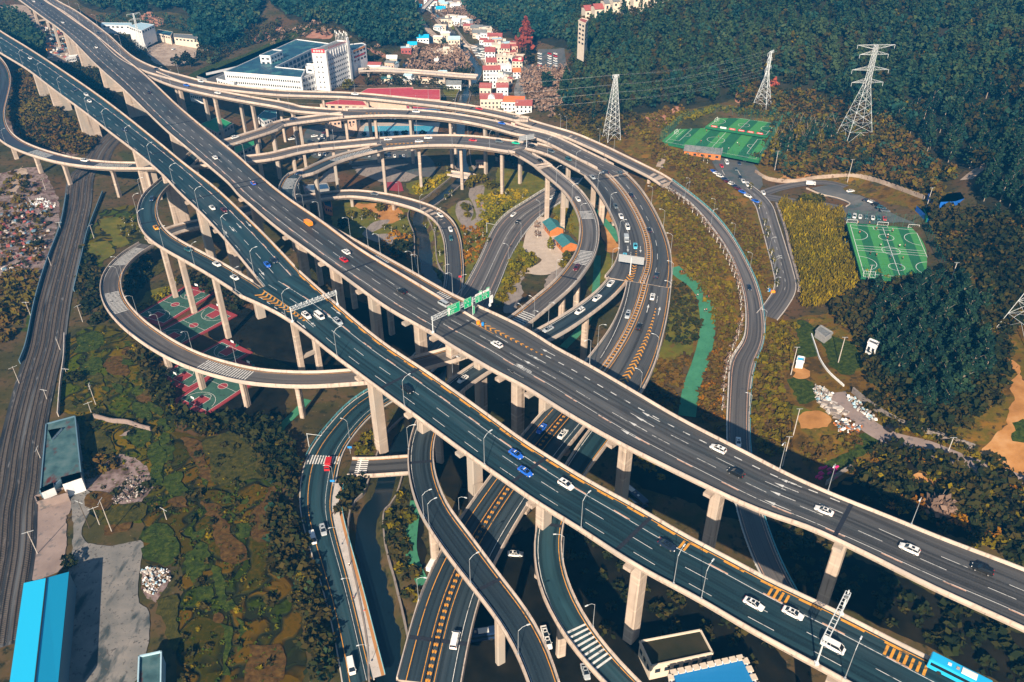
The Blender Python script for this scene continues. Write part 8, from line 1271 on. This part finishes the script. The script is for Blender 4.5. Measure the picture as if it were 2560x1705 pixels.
VH = [(2020,500,9,14,9,'g','roof_darkred','cream house with a dark red roof'),(2080,470,9,9,11,'f','wall_cream','cream four-storey block'),(2150,475,8,10,9,'g','roof_darkred','block with a red ridge roof'),(2030,590,9,12,9,'g','roof_darkred','tall house with a red roof'),(2120,580,10,9,12,'f','wall_cream','cream terrace block with roof garden'),(2150,650,9,8,11,'f','wall_white','white stepped block'),(2040,660,16,8,9,'g','roof_darkred','long red roof house'),(2080,720,13,8,9,'f','wall_white','white block with railings on the roof'),(2130,760,9,8,9,'f','wall_cream','cream block with a tank'),(1985,800,9,10,8,'g','roof_darkred','red roof house beside the bushes'),(2120,800,9,8,8,'g','roof_darkred','narrow red roof house'),(2030,890,17,12,8,'g','roof_darkred','large house with a white gable window'),
 (2220,905,15,12,7,'g','roof_orange','house with a bright orange roof'),(2300,925,12,12,6,'g','roof_darkred','low house with a long dark red roof'),(2250,560,9,8,6,'f','sign_red','shop with a pink awning'),(2240,650,6,7,6,'g','roof_orange','small orange kiosk house'),(1722,385,11,7,7,'g','roof_paleblue','riverside house with a pale blue roof'),(1460,345,11,7,4,'g','roof_cyan','blue tent roof by the upper pond'),(1320,440,9,6,5,'f','roof_paleblue','red brick shop with a pale roof'),(1375,415,8,6,5,'g','roof_cyan','blue roofed shop beside the red brick shop'),(1205,520,9,6,4,'g','wall_white','white shed below the wooded hill'),(1720,735,12,6,4,'g','roof_grey','small red cottage with a grey roof'),(1640,185,12,8,4,'f','roof_grey','grey roofed workshop by the canal path'),(1720,200,12,8,4,'f','wall_cream','pale workshop cluster'),(1910,270,12,8,5,'g','roof_grey','grey roofed farmhouse'),(1930,310,13,8,5,'g','roof_grey','barn with red walls'),(1990,330,12,9,6,'f','wall_white','white village house with columns'),(2060,340,14,8,5,'g','roof_darkred','long maroon roofed barn'),(2120,390,10,7,5,'f','roof_grey','grey flat house beside the tall tree'),(1610,95,10,7,3,'g','roof_cyan','blue tarpaulin shed beside the far bridge'),(1410,90,10,7,4,'g','roof_cyan','blue shed at the wooded bend'),(1360,45,8,6,4,'f','sign_red','red stall by the far wood'),(1740,60,12,9,4,'f','wall_white','white shed on the far earth yard'),(1620,440,20,9,3,'f','wall_cream','long terrace platform over the pond'),(1575,540,4,5,5,'f','wall_white','tiny white hut on the pond bank'),(1160,690,9,6,4,'f','roof_teal','teal shed under the narrow bridge'),(1250,640,8,6,4,'g','roof_cyan','blue hut behind the narrow bridge'),(1490,690,13,5,4,'f','wall_peach','row of peach garages below the narrow bridge'),(1650,700,10,5,4,'f','roof_grey','grey hut below the narrow bridge'),(2190,1110,9,7,6,'f','roof_darkred','maroon house behind the middle arc'),(2215,1280,10,6,5,'f','roof_darkred','dark red house behind the arc piers')]
for x, y, w_, d_, h, ty, rf, lab in VH:
    q = T('A2', x, y); p = G(q); s = w_/2; q2 = T('A2', x+1, y); ang = R.uniform(-.12, .12); e = Vector((math.cos(ang), math.sin(ang), 0))*s; zb = p.z
    if ty == 'g':
        r = thing('house', lab+' in the village', 'house', (p.x, p.y, zb), ang); x_, y_ = s, d_/2; rh = 2.2; m = MB(); m.add([(-x_,-y_,-2),(x_,-y_,-2),(x_,y_,-2),(-x_,y_,-2),(-x_,-y_,h),(x_,-y_,h),(x_,y_,h),(-x_,y_,h),(-x_,0,h+rh),(x_,0,h+rh)], [(0,1,5,4),(2,3,7,6),(1,2,6,9,5),(3,0,4,8,7)]); m.build('wall', 'wall_cream' if x % 20 else 'wall_white', r)
        m = MB()
        for sg in (-1, 1): m.add([(-x_-.4,sg*(y_+.5),h-.25),(x_+.4,sg*(y_+.5),h-.25),(x_+.4,0,h+rh+.05),(-x_-.4,0,h+rh+.05),(-x_-.4,sg*(y_+.5),h-.05),(x_+.4,sg*(y_+.5),h-.05),(x_+.4,0,h+rh+.25),(-x_-.4,0,h+rh+.25)], [(4,5,6,7),(0,1,5,4),(1,2,6,5),(3,0,4,7)])
        m.build('roof', rf, r)
        if 'gable window' in lab: m = MB(); m.add([(-3,-y_-.6,h-.2),(3,-y_-.6,h-.2),(0,-y_-.6,h+3.4),(-3,-y_+3,h+.8),(3,-y_+3,h+.8),(0,-y_+4,h+3.0)], [(0,1,2),(0,2,5,3),(1,4,5,2)]); m.build('dormer', 'wall_white', r)
    else:
        r = thing('house', lab+' in the village', 'house', (p.x, p.y, zb), ang); m = MB(); m.box((0,0,h/2-1), (w_,d_,h+2)); m.build('wall', 'wall_white' if rf.startswith('wall_w') else ('roof_darkred' if 'maroon' in lab or 'red' in lab else 'wall_cream'), r); m = MB(); m.box((0,0,h+.12), (w_+.5,d_+.5,.24)); m.build('roof', rf, r); m = MB(); m.box((w_*.2,d_*.1,h+1.2), (w_*.3,d_*.3,2)); m.build('stair_head', 'wall_cream', r)
    for fl in range(max(1, int(h/3))):
        for i in range(max(2, int(w_/2.6))): m = MB(); k = max(2, int(w_/2.6)); m.box((-w_/2+w_*(i+.5)/k, -d_/2-.04, 1.6+3*fl), (1.3,.1,1.4)); m.build('window', 'window_dark', r)
bld('tall cream apartment slab rising out of the hillside forest', TL('A3',(688,170),(745,195),(770,165),(715,150)), 26, 'wall_cream', 'roof_darkred', rows=5, nper=2)
for i, (x, y, c_) in enumerate(((800,140,'roof_darkred'),(880,130,'roof_darkred'),(960,85,'roof_grey'),(1030,70,'roof_grey'),(1110,50,'roof_grey'),(1200,35,'roof_darkred'),(1280,15,'roof_grey'),(1370,5,'roof_grey'))):
    p = G(T('A3', x, y+60)); r = thing('house', ordw(i)+' villa along the ridge from the tall slab, pale walls above the trees', 'house', (p.x, p.y, p.z+5), .25); m = MB(); m.box((0,0,1), (17,11,14)); m.build('wall', 'wall_cream', r); m = MB(); [m.add([(-9,s*6.4,7.6),(9,s*6.4,7.6),(9,0,11),(-9,0,11)], [(0,1,2,3)]) for s in (-1,1)]; m.build('roof', c_, r); [(lambda mm: (mm.box((-6+4*k,-5.55,5), (1.8,.1,1.8)), mm.build('window', 'window_dark', r)))(MB()) for k in range(4)]
VR = random.Random(5); vn = 0
for (x, y, k) in ((1500,20,5),(1560,60,4),(1400,20,3),(1560,260,3),(1700,180,5),(1780,220,4),(1950,300,5),(2020,360,4),(2090,420,5),(2170,430,4),(2230,500,4),(2200,700,3),(2170,860,3),(1640,330,3),(1100,620,3),(1350,680,3),(1600,690,3),(1780,700,2),(1250,560,2),(1700,60,4)):
    for i in range(k):
        p = G(T('A2', x+VR.uniform(-60, 60), y+VR.uniform(-30, 30)))
        if blocked(np.array([[p.x, p.y]]), 3)[0]: continue
        w_, d_, h = VR.uniform(6, 12), VR.uniform(5, 8), VR.uniform(3, 7); rf = VR.choice(['roof_darkred','roof_grey','wall_cream','wall_white','roof_darkred','roof_paleblue']); vn += 1; r = thing('house', 'small village house with a '+{'roof_darkred':'dull red','roof_grey':'grey','wall_cream':'cream','wall_white':'white','roof_paleblue':'pale blue'}[rf]+' roof in the crowded valley', 'house', (p.x, p.y, p.z), VR.uniform(-.5, .5), 'small village houses with '+rf[5:]+' roofs')
        m = MB(); m.box((0,0,h/2-1), (w_,d_,h+2)); m.build('wall', VR.choice(['wall_cream','wall_white','wall_peach']), r); m = MB(); rh = VR.uniform(.3, 1.8); m.add([(-w_/2-.4,-d_/2-.4,h),(w_/2+.4,-d_/2-.4,h),(w_/2+.4,d_/2+.4,h),(-w_/2-.4,d_/2+.4,h),(-w_/2,0,h+rh),(w_/2,0,h+rh)], [(0,1,5,4),(2,3,4,5),(1,2,5),(3,0,4)]); m.build('roof', rf, r)
        for j in range(3): m = MB(); m.box((-w_/2+w_*(j+.5)/3, -d_/2-.04, h*.55), (1.2,.1,1.2)); m.build('window', 'window_dark', r)
# low narrow bridge of the village, with orange lane blocks
nb = Road(TL('A2',(880,598),(1000,588),(1200,592),(1500,612),(1800,642),(1930,652)), TL('A2',(890,565),(1010,552),(1200,560),(1500,580),(1800,603),(1930,608)), [(0,10),(1,9)], w=8); r = vroot('narrow_bridge', 'narrow pale bridge with orange marks crossing behind the hotel', 'bridge', nb); m = line_mb(); viaduct(nb, r, 'concrete_pale', auto(nb, 21), 'ramp', (1, 1), []); 
for u in np.arange(15, nb.L-10, 33): strip(m.p, nb, 0, u, u+7, 2.2, .05)
put_lines(m, r)
cb = Road(TL('C2',(800,1200),(900,1215),(1100,1205),(1300,1195),(1560,1190)), TL('C2',(850,1095),(950,1105),(1100,1090),(1300,1070),(1560,1040)), [(0,.6),(1,1)], w=8.5, zoff=.7); r = vroot('stream_bridge', 'short road bridge over the dark stream below the front highway', 'bridge', cb); m = line_mb(); viaduct(cb, r, 'asphalt_grey', [], 'ramp', (1, 1), [], True); bars(m.w, cb, 3, 1, 1, .5, -4, 4); [lquad(m.w, cb, [(2, l_), (6, l_), (6, l_+.5), (2, l_+.5)]) for l_ in np.arange(-3.8, 3.8, 1.0)]; strip(m.y, cb, 0, 0, cb.L, .2, hwrel=cb.far*.9); put_lines(m, r)
for lab, q0, q1, w_ in (('small footbridge over the canal in the garden', T('B2',1690,120), T('B2',1890,150), 6), ('short concrete bridge over the canal by the village lot', T('A2',1770,385), T('A2',1890,400), 5), ('far concrete bridge over the upper canal', T('A2',1440,100), T('A2',1540,98), 5)):
    a = G(q0); b = G(q1); z = max(a.z, b.z)+.6; ang = math.atan2(b.y-a.y, b.x-a.x); d = math.hypot(b.x-a.x, b.y-a.y); r = thing('small_bridge', lab, 'bridge', ((a.x+b.x)/2, (a.y+b.y)/2, z), ang); m = MB(); m.box((0,0,-.4), (d+2,w_,.8)); m.build('deck', 'concrete_pale', r)
    for s in (-1, 1): m = MB(); m.box((0,s*w_/2,.45), (d+2,.25,1)); m.build('parapet', 'concrete_parapet', r)
# bottom-left and bottom-right buildings
bld('derelict long building with a stained teal roof beside the railway', TL('C1',(385,800),(625,735),(675,1215),(505,1265),(450,1320),(335,1375)), 5, 'wall_blue', 'roof_teal', 0, name='derelict_building', par=.6)
for px, lab in ((TL('C1',(400,850),(515,830),(430,925)), 'white slab lying across the derelict roof'), (TL('C1',(505,1245),(670,1200),(680,1250),(520,1305)), 'white gable slab at the open end of the derelict building'), (TL('C1',(330,1340),(440,1285),(452,1330),(345,1375)), 'white wall fragment at the foot of the derelict building')): bld(lab, px, 5.8, 'wall_white', 'wall_white', 0, name='wall_slab', cat_='slab', par=0)
noisy('roof_stained', [(.020,.055,.065),(.055,.12,.13),(.10,.16,.165)], scale=.2, detail=9, rough=.7, extra=[(.3,(.09,.025,.02),.57,.66,(1,.5,1))])
for o in sc.objects:
    if o.name.startswith('roof') and o.parent and o.parent.name.startswith('derelict'): o.data.materials[0] = MATS['roof_stained']
bld('low open shed with a tan roof below the derelict building', TL('C1',(290,1405),(550,1330),(560,1380),(310,1455)), 3, 'yard_pink', 'field_brown', 0, name='shed')
zr = 7.5; W_ = [P(q, zr) for q in TL('D1',(198,742),(575,648),(478,1640),(70,1640))]; rd0 = P(T('D1',388,700), zr+2.2); rd1 = P(T('D1',283,1640), zr+2.2); r = thing('blue_shed', 'long shed with a bright cyan ridged roof beside the railway yard', 'shed'); m = MB(); m.prism(W_, -1, zr-.2); m.build('wall', 'wall_blue', r)
m = MB(); m.add([W_[0], rd0, rd1, W_[3]], [(0,1,2,3)]); m.add([rd0, W_[1], W_[2], rd1], [(0,1,2,3)]); m.build('roof', 'roof_cyan', r); m = MB(); m.bar(rd0, rd1, .22); m.build('ridge_cap', 'joint_steel', r); m = MB(); m.add([W_[0], W_[1], rd0], [(0,1,2)]); m.build('gable_end', 'wall_blue', r)
bld('small building with a dark roof and pale blue wall at the yard edge', TL('D1',(1160,1355),(1345,1315),(1340,1620),(1150,1620)), 5, 'roof_paleblue', 'roof_stained', 0)
rb_, Wb, z1, _ = bld('dark roofed building with a pale roof rim under the front highway', TL('D3',(1200,1230),(1705,1135),(1805,1325),(1295,1435)), 6, 'wall_cream', 'forest_floor', 0, rows=1, nper=6)
rb2, Wb, z1, _ = bld('blue roofed building with a white tiled roof edge at the bottom', TL('D3',(1450,1500),(2065,1365),(2200,1640),(1480,1640)), 7, 'wall_white', 'roof_blue2', 0, name='tiled_building')
for a, b in ((Wb[0], Wb[1]), (Wb[1], Wb[2]), (Wb[0], Wb[3])):
    n = int((b-a).length/1.9)
    for i in range(n): q = a+(b-a)*(i+.5)/n; m = MB(); m.box((q.x, q.y, q.z+.35), (1.6,1.5,.35), math.atan2(b.y-a.y, b.x-a.x)); m.build('edge_tile', 'wall_cream', rb2)
bld('narrow white house at the edge of the dark wood', TL('C4',(1035,115),(1110,150),(1125,120),(1050,90)), 7.5, 'wall_white', 'window_dark', rows=2, nper=2, name='narrow_house'); bld('tiny white hut with a bright blue roof beside the slope ramp', TL('C4',(440,270),(500,280),(505,245),(450,235)), 3.5, 'wall_white', 'roof_cyan', name='hut'); bld('bright blue canopy strip beside the lower football pitch', TL('B4',(808,560),(870,555),(892,660),(835,690)), 4, 'roof_blue2', 'roof_blue2', name='canopy', par=0); bld('grey concrete shed among bushes below the lower pitch', TL('B4',(600,1420),(640,1380),(740,1440),(680,1480)), 3, 'wall_grey', 'roof_grey', name='shed')
# tarpaulins, heaps, planters
plain('tarp_blue', (.01,.12,.50), .5)
for i, px in enumerate((TL('B4',(1540,275),(1570,275),(1700,345),(1640,360)), TL('B4',(1690,280),(1820,265),(1900,300),(1760,345),(1640,350)), TL('B4',(1440,380),(1470,400),(1560,470),(1540,480)), TL('B4',(1500,400),(1560,395),(1570,450),(1530,465)))): bld(['long narrow blue tarpaulin','wide folded blue tarpaulin','blue tarpaulin strip down the gully','green tarpaulin'][i]+' on the hillside site', px, 2.2, 'tarp_blue' if i < 3 else 'roof_green', 'tarp_blue' if i < 3 else 'roof_green', name='tarpaulin', cat_='tarpaulin', par=0)
for i in range(16):
    x = 590+R.random()*190; y = 1165+R.random()*110; p = G(T('C4', x, y)); r = thing('planter_box', 'magenta planter box in the cluster by the rear highway parapet', 'planter', (p.x, p.y, p.z), .5, 'magenta planter boxes'); m = MB(); m.box((0,0,.35), (1.5,.6,.7)); m.build('box', MATS.get('magenta') or plain('magenta', (.55,.02,.18), .7), r); m = MB(); m.box((0,0,.8), (1.3,.5,.3), 0, 0, .7); m.build('flower_mass', MATS['magenta'], r)
def heap(label, px, n, cols, s0=.5, s1=1.6, zh=1.2):
    w_ = np.array([[p.x, p.y] for p in GP(px)]); lo, hi = w_.min(0), w_.max(0); m = MB(); k = 0; t = 0
    while k < n and t < n*20:
        t += 1; q = np.array([[R.uniform(lo[0], hi[0]), R.uniform(lo[1], hi[1])]])
        if not in_poly(q, w_)[0]: continue
        k += 1; s = R.uniform(s0, s1); m.box((q[0][0], q[0][1], H(*q[0])+R.uniform(.1, zh)), (s, s*R.uniform(.4, 1), s*R.uniform(.3, .7)), R.uniform(0, 3), R.randrange(len(cols)), R.uniform(.5, 1))
    o = m.build('rubbish_heap', cols); tag(o, label, None, None, 'stuff')
heap('heap of white and blue rubbish on the concrete yard', TL('D1',(1180,640),(1250,610),(1400,640),(1430,720),(1340,760),(1280,850),(1200,800)), 260, ['concrete_pale','roof_paleblue','pale_dirt','concrete_pale','field_brown','sign_white'], .2, .9, .8); heap('pale ash and rubble heap beside the small field', TL('C1',(940,1400),(1080,1240),(1200,1220),(1220,1380),(1100,1450),(950,1470)), 300, ['concrete_pale','scrap_ground','forest_floor','plaza_grey'], .2, .9, .7); heap('heap of bagged plastic at the end of the dirt road', TL('C4',(580,485),(640,500),(735,560),(720,620),(620,640),(590,560)), 200, ['sign_white','roof_paleblue','concrete_pale','plaza_grey','concrete_pale'], .3, 1.2, 1.6); heap('mixed scrap beside the dirt road below the slab', TL('C4',(740,790),(860,760),(980,830),(930,900),(800,870)), 160, ['sign_white','wood_orange','wall_blue','concrete_pale','scrap_ground','field_brown'], .3, 1.2, 1.0); heap('white bundles along the dirt road wall', TL('C4',(850,560),(960,610),(1120,780),(1090,800),(930,680),(850,600)), 120, ['sign_white','roof_paleblue','plaza_grey','concrete_pale','scrap_ground'], .3, 1.2, 1.0); heap('broken concrete slab remains beside the dirt road', TL('C4',(640,640),(720,610),(860,710),(780,760)), 50, ['concrete_pale','plaza_grey'], 1, 3, .4)
heap('scrap metal and sheets scattered over the yard beyond the railway', TL('B1',(0,450),(200,350),(440,370),(420,500),(380,800),(100,1100),(0,1100)), 330, ['concrete_pale','wall_blue','roof_darkred','scrap_ground','field_brown','plaza_grey','forest_floor'], .5, 2.6, .7); heap('litter and goods in the dirt yard', TL('A1',(360,200),(520,250),(700,420),(740,500),(560,500),(400,450),(420,380)), 150, ['concrete_pale','wood_orange','roof_darkred','wall_blue','sign_white'], .6, 3, 1.2); heap('white debris on the dirt beside the railway pier', TL('B1',(210,360),(340,310),(480,370),(420,420),(240,400)), 90, ['sign_white','concrete_pale'], .4, 1.6, .5)
for k, (q0, q1) in enumerate(((T('A1',430,300),T('A1',395,180)),(T('B1',380,250),T('B1',340,155)),(T('B1',262,385),T('B1',240,330)),(T('B1',510,585),T('B1',480,515)),(T('B1',785,655),T('B1',755,540)),(T('B1',430,890),T('B1',390,810)),(T('B1',260,1310),T('B1',200,1180)),(T('B1',690,1350),T('B1',635,1210)),(T('C1',505,190),T('C1',455,80)),(T('C1',575,430),T('C1',540,335)),(T('C1',165,470),T('C1',105,320)),(T('C1',800,640),T('C1',725,465)),(T('C1',395,600),T('C1',360,510)),(T('C1',762,705),T('C1',740,645)),(T('C1',340,1090),T('C1',285,1000)),(T('D1',745,285),T('D1',640,60)),(T('D1',830,255),T('D1',755,110)),(T('D1',935,320),T('D1',850,0)),(T('D1',1390,215),T('D1',1355,120)),(T('D1',315,500),T('D1',225,310)))):
    p = G(q0); h = min(14, max(5, topz(q0, q1, p.z)-p.z)); r = thing('utility_pole', ordw(k)+' slender pole counted down the railway side from the hillside', 'pole', tuple(p), .3+k, 'poles along the railway side'); m = MB(); m.bar((0,0,-.5), (0,0,h), .16, 6, .09); m.build('pole', 'concrete_pale' if k != 15 else 'bark', r)
    for z in ((h-.5, h-1.6) if k == 11 else (h-.4,)): m = MB(); m.bar((-1.6,0,z), (1.6,0,z), .07, 4); m.build('crossarm', 'galv_white', r)
# ================= pylons and wires
def pylon(label, p, h, bh, arms, rot, taper=.62, th=.13):
    r = thing('pylon', label, 'pylon', tuple(p), rot); m = MB(); lv = [0, .12, .22, .32, .41, .50, .58, .66, .72, .78, .84, .89, .94, 1.0]
    def hw2(t): return bh*(1-t/taper)+bh*.16*(t/taper) if t < taper else bh*.16*(1-.35*(t-taper)/(1-taper))
    for i in range(len(lv)-1):
        z0, z1_ = lv[i]*h, lv[i+1]*h; a, b = hw2(lv[i]), hw2(lv[i+1]); c0_ = [(-a,-a,z0),(a,-a,z0),(a,a,z0),(-a,a,z0)]; c1_ = [(-b,-b,z1_),(b,-b,z1_),(b,b,z1_),(-b,b,z1_)]
        for k in range(4):
            m.bar(c0_[k], c1_[k], th, 4)
            if i > 0 or True: m.bar(c0_[k] if i else tuple(Vector(c0_[k])), c1_[(k+1)%4] if i else tuple((Vector(c1_[k])+Vector(c1_[(k+1)%4]))/2), th*.5, 3); m.bar(c0_[(k+1)%4], c1_[k] if i else tuple((Vector(c1_[k])+Vector(c1_[(k+1)%4]))/2), th*.5, 3)
            m.bar(c1_[k], c1_[(k+1)%4], th*.5, 3)
    m.build('lattice_body', 'galv_white', r)
    for t, L in arms:
        for s in (-1, 1):
            m = MB(); a = hw2(t); z = t*h; tip = (s*L, 0, z)
            for y in (-a, a): m.bar((s*a, y, z), tip, th*.6, 3); m.bar((s*a, y, z+(h*.035 if t < .97 else -h*.04)), tip, th*.6, 3)
            for k in range(1, 4): f_ = k/4; x = s*(a+(L-a)*f_); m.bar((x,-a*(1-f_),z), (x,a*(1-f_),z), th*.4, 3); m.bar((x,0,z), (s*(a+(L-a)*(f_-.25)),0,z+(h*.035 if t < .97 else -h*.04)*(1-f_+.25)), th*.4, 3)
            m.bar(tip, (s*L,0,z-2.2), .12, 5); m.build('cross_arm', 'galv_white', r)
    return r, p
AR = [(1.0,11),(.905,8.5),(.75,11),(.62,9.5)]
p1 = G(T('A4',915,1165)); t1 = pylon('large steel lattice pylon in front of the dark hillside forest', p1, topz(T('A4',910,1160), T('A4',1105,370), p1.z)-p1.z, 8.2, AR, .05)
p2_ = G(T('A3',2212,905)); pylon('steel lattice pylon behind the upper football pitches', p2_, 38, 5.2, [(1,5.5),(.88,4.5),(.73,5.5),(.6,5)], .95, th=.16); p3_ = G(T('A3',962,1165)); pylon('slender steel lattice pylon on the orange earth beyond the flyovers', p3_, 42, 4.6, [(1,2.2)], .3, .98, th=.16); pylon('faint grey lattice pylon between warehouse and sealed yard', G(T('A1',1190,440)), 34, 4, [(1,6),(.85,5)], .8, th=.12); pe = G((2556,842)); pylon('pylon leg rising out of the slope at the picture edge', (pe.x+3, pe.y, pe.z), 60, 8.2, AR, .2)
plain('cable', (.35,.37,.38), .5)
def wire(a, b, sag, label, r_=.025):
    m = MB(); pr = None
    for i in range(17): t = i/16; q = Vector(a)*(1-t)+Vector(b)*t; q.z -= sag*4*t*(1-t); (m.bar(pr, q, r_, 3) if pr is not None else None); pr = q
    tag(m.build('power_line', 'cable'), label, 'cable', 'power lines between the pylons')
for k, (z0, z1_) in enumerate(((42,38),(36,33),(31,28),(26,24))):
    for s in (-1, 1): wire((p3_.x+s*2, p3_.y, p3_.z+z0), (p2_.x+s*4, p2_.y, p2_.z+z1_), 3, 'thin power line strung between the two smaller pylons'); wire((p3_.x+s*2, p3_.y, p3_.z+z0), (p3_.x-230, p3_.y+25+s*4, p3_.z+z0-12), 5, 'thin power line running from the slender pylon over the flyovers')
# ================= people
def person_mesh():
    def skin(name, vs, es, rs, mat):
        me = bpy.data.meshes.new(name); me.from_pydata(vs, es, []); o = link(bpy.data.objects.new(name, me)); md = o.modifiers.new('s', 'SKIN'); sv = me.skin_vertices[0].data
        for i, r_ in enumerate(rs): sv[i].radius = (r_, r_)
        sv[0].use_root = True; o.modifiers.new('u', 'SUBSURF').levels = 1; dg = bpy.context.evaluated_depsgraph_get(); m2 = bpy.data.meshes.new_from_object(o.evaluated_get(dg)); m2.materials.clear(); bpy.data.objects.remove(o); m2.name = name; return m2
    vs = [(0,0,.95),(0,0,1.2),(0,0,1.42),(0,0,1.52),(0,0,1.62),(0,.01,1.72),(.18,0,1.40),(.26,.03,1.12),(.24,.14,.92),(-.18,0,1.40),(-.25,-.03,1.12),(-.24,-.12,.90),(.10,.02,.88),(.11,.12,.50),(.11,.16,.08),(.11,.28,.04),(-.10,-.02,.88),(-.11,-.08,.50),(-.11,-.16,.08),(-.11,-.06,.04)]
    es = [(0,1),(1,2),(2,3),(3,4),(4,5),(2,6),(6,7),(7,8),(2,9),(9,10),(10,11),(0,12),(12,13),(13,14),(14,15),(0,16),(16,17),(17,18),(18,19)]; rs = [.13,.14,.15,.06,.10,.08,.06,.045,.035,.06,.045,.035,.09,.065,.045,.04,.09,.065,.045,.04]
    b = skin('body', vs, es, rs, None); sh = skin('shirt', vs[:3]+[vs[6],vs[7],vs[9],vs[10]], [(0,1),(1,2),(2,3),(3,4),(2,5),(5,6)], [.16,.17,.17,.085,.07,.085,.07], None); tr = skin('trousers', [vs[0],vs[12],vs[13],(.11,.15,.2),vs[16],vs[17],(-.11,-.14,.2)], [(0,1),(1,2),(2,3),(0,4),(4,5),(5,6)], [.155,.115,.085,.075,.115,.085,.075], None); hr = skin('hair', [(0,-.02,1.66),(0,-.01,1.75)], [(0,1)], [.10,.09], None); return b, sh, tr, hr
pb_, ps_, pt_, ph_ = person_mesh(); plain('skin', (.42,.24,.16), .6); plain('hair_black', (.01,.01,.01), .6); pb_.materials.append(MATS['skin']); ph_.materials.append(MATS['hair_black'])
for c_ in ('sign_red','sign_white','paint_navy','paint_black','sign_blue','paint_amber'):
    pass
_ps = {}
def person(p, sh, tr, label, s=1.0, group=None):
    r = thing('person', label, 'person', tuple(p), R.uniform(0, 6.28), group); r.scale = (s,)*3
    for base, mat, nm in ((pb_, 'skin', 'body'), (ps_, sh, 'shirt'), (pt_, tr, 'trousers'), (ph_, 'hair_black', 'hair')):
        k = (nm, mat)
        if k not in _ps: m2 = base.copy(); m2.materials.clear(); m2.materials.append(MATS[mat]); _ps[k] = m2
        o = link(bpy.data.objects.new(nm, _ps[k])); o.parent = r
for i, (s, t, c_) in enumerate(((.1,.2,'sign_red'),(.38,.08,'sign_red'),(.62,.1,'sign_red'),(.52,.21,'sign_white'),(.5,.27,'sign_red'),(.36,.44,'sign_white'),(.64,.42,'sign_white'),(.72,.41,'sign_red'),(.17,.62,'paint_navy'),(.25,.65,'sign_red'),(.45,.66,'sign_blue'),(.62,.67,'sign_red'),(.55,.82,'sign_blue'),(.12,-.02,'paint_amber'),(.3,-.04,'paint_amber'))): person(f1(s, t, .02), c_, 'paint_black', ordw(i)+' player from the parked cars on the lower pitch, in '+{'sign_red':'red','sign_white':'white','paint_navy':'navy','sign_blue':'blue','paint_amber':'yellow'}[c_], 1.15, 'players on the lower football pitch')
for i, (s, t, c_) in enumerate(((.35,.75,'sign_red'),(.48,.4,'sign_red'),(.3,.2,'sign_red'),(.72,.55,'sign_white'),(.75,.6,'paint_black'),(.62,.9,'sign_white'),(.68,.85,'sign_white'))): person(f2(s, t, .02), c_, 'paint_black', ordw(i)+' player on the nearer upper pitch, in '+{'sign_red':'red','sign_white':'white','paint_black':'black'}[c_], 1.1, 'players on the upper football pitch')
for i, (x, y, c_) in enumerate(((1545,950,'sign_red'),(1560,955,'paint_navy'),(1672,995,'paint_black'),(1698,1030,'paint_black'),(1662,1150,'sign_red'),(1680,1145,'sign_white'),(1715,1115,'paint_navy'),(1725,1165,'paint_black'),(1738,1168,'paint_black'),(1768,1115,'paint_maroon'),(1770,1160,'sign_red'),(1752,1268,'sign_red'),(1735,1270,'sign_white'),(1822,1262,'wall_cream'))): person(G(T('B3', x, y))+Vector((0,0,.3)), c_, 'paint_black', ordw(i)+' person from the top of the green footpath, walking in '+c_.split('_')[1]+' clothes', 1.0, 'people on the green footpath')
for t, x, y, c_, lab in (('B2',1915,370,'sign_red','person in a dark red top on the paved spiral path'),('B2',1950,400,'sign_red','walker in red beside the spiral path lawn'),('B3',120,730,'paint_black','pedestrian in black on the pavement of the two-way road'),('D2',885,880,'sign_red','pedestrian in red on the lower road pavement'),('D2',975,1000,'sign_red','person in red by the teal railing'),('D2',848,605,'sign_white','person in white by the teal railing'),('D2',705,180,'paint_black','person in black on the upper pavement'),('D2',727,178,'paint_black','second person in black on the upper pavement, walking close behind'),('B3',178,968,'paint_black','person in black on the plaza steps')): person(G(T(t, x, y))+Vector((0,0,.2)), c_, 'paint_black', lab, 1.0)
# ================= the air
mh = bpy.data.materials.new('haze'); mh.use_nodes = True; th_ = mh.node_tree; th_.nodes.remove(th_.nodes['Principled BSDF']); pv = th_.nodes.new('ShaderNodeVolumePrincipled'); pv.inputs['Color'].default_value = (.03,.40,1.0,1); pv.inputs['Density'].default_value = .00017; pv.inputs['Anisotropy'].default_value = 0.0
th_.links.new(pv.outputs[0], th_.nodes['Material Output'].inputs['Volume']); MATS['haze'] = mh
m = MB(); m.box((80, 640, 96.5), (1400, 1400, 207)); m.build('haze', 'haze', kind='stuff', label='thin bluish air over the whole interchange')
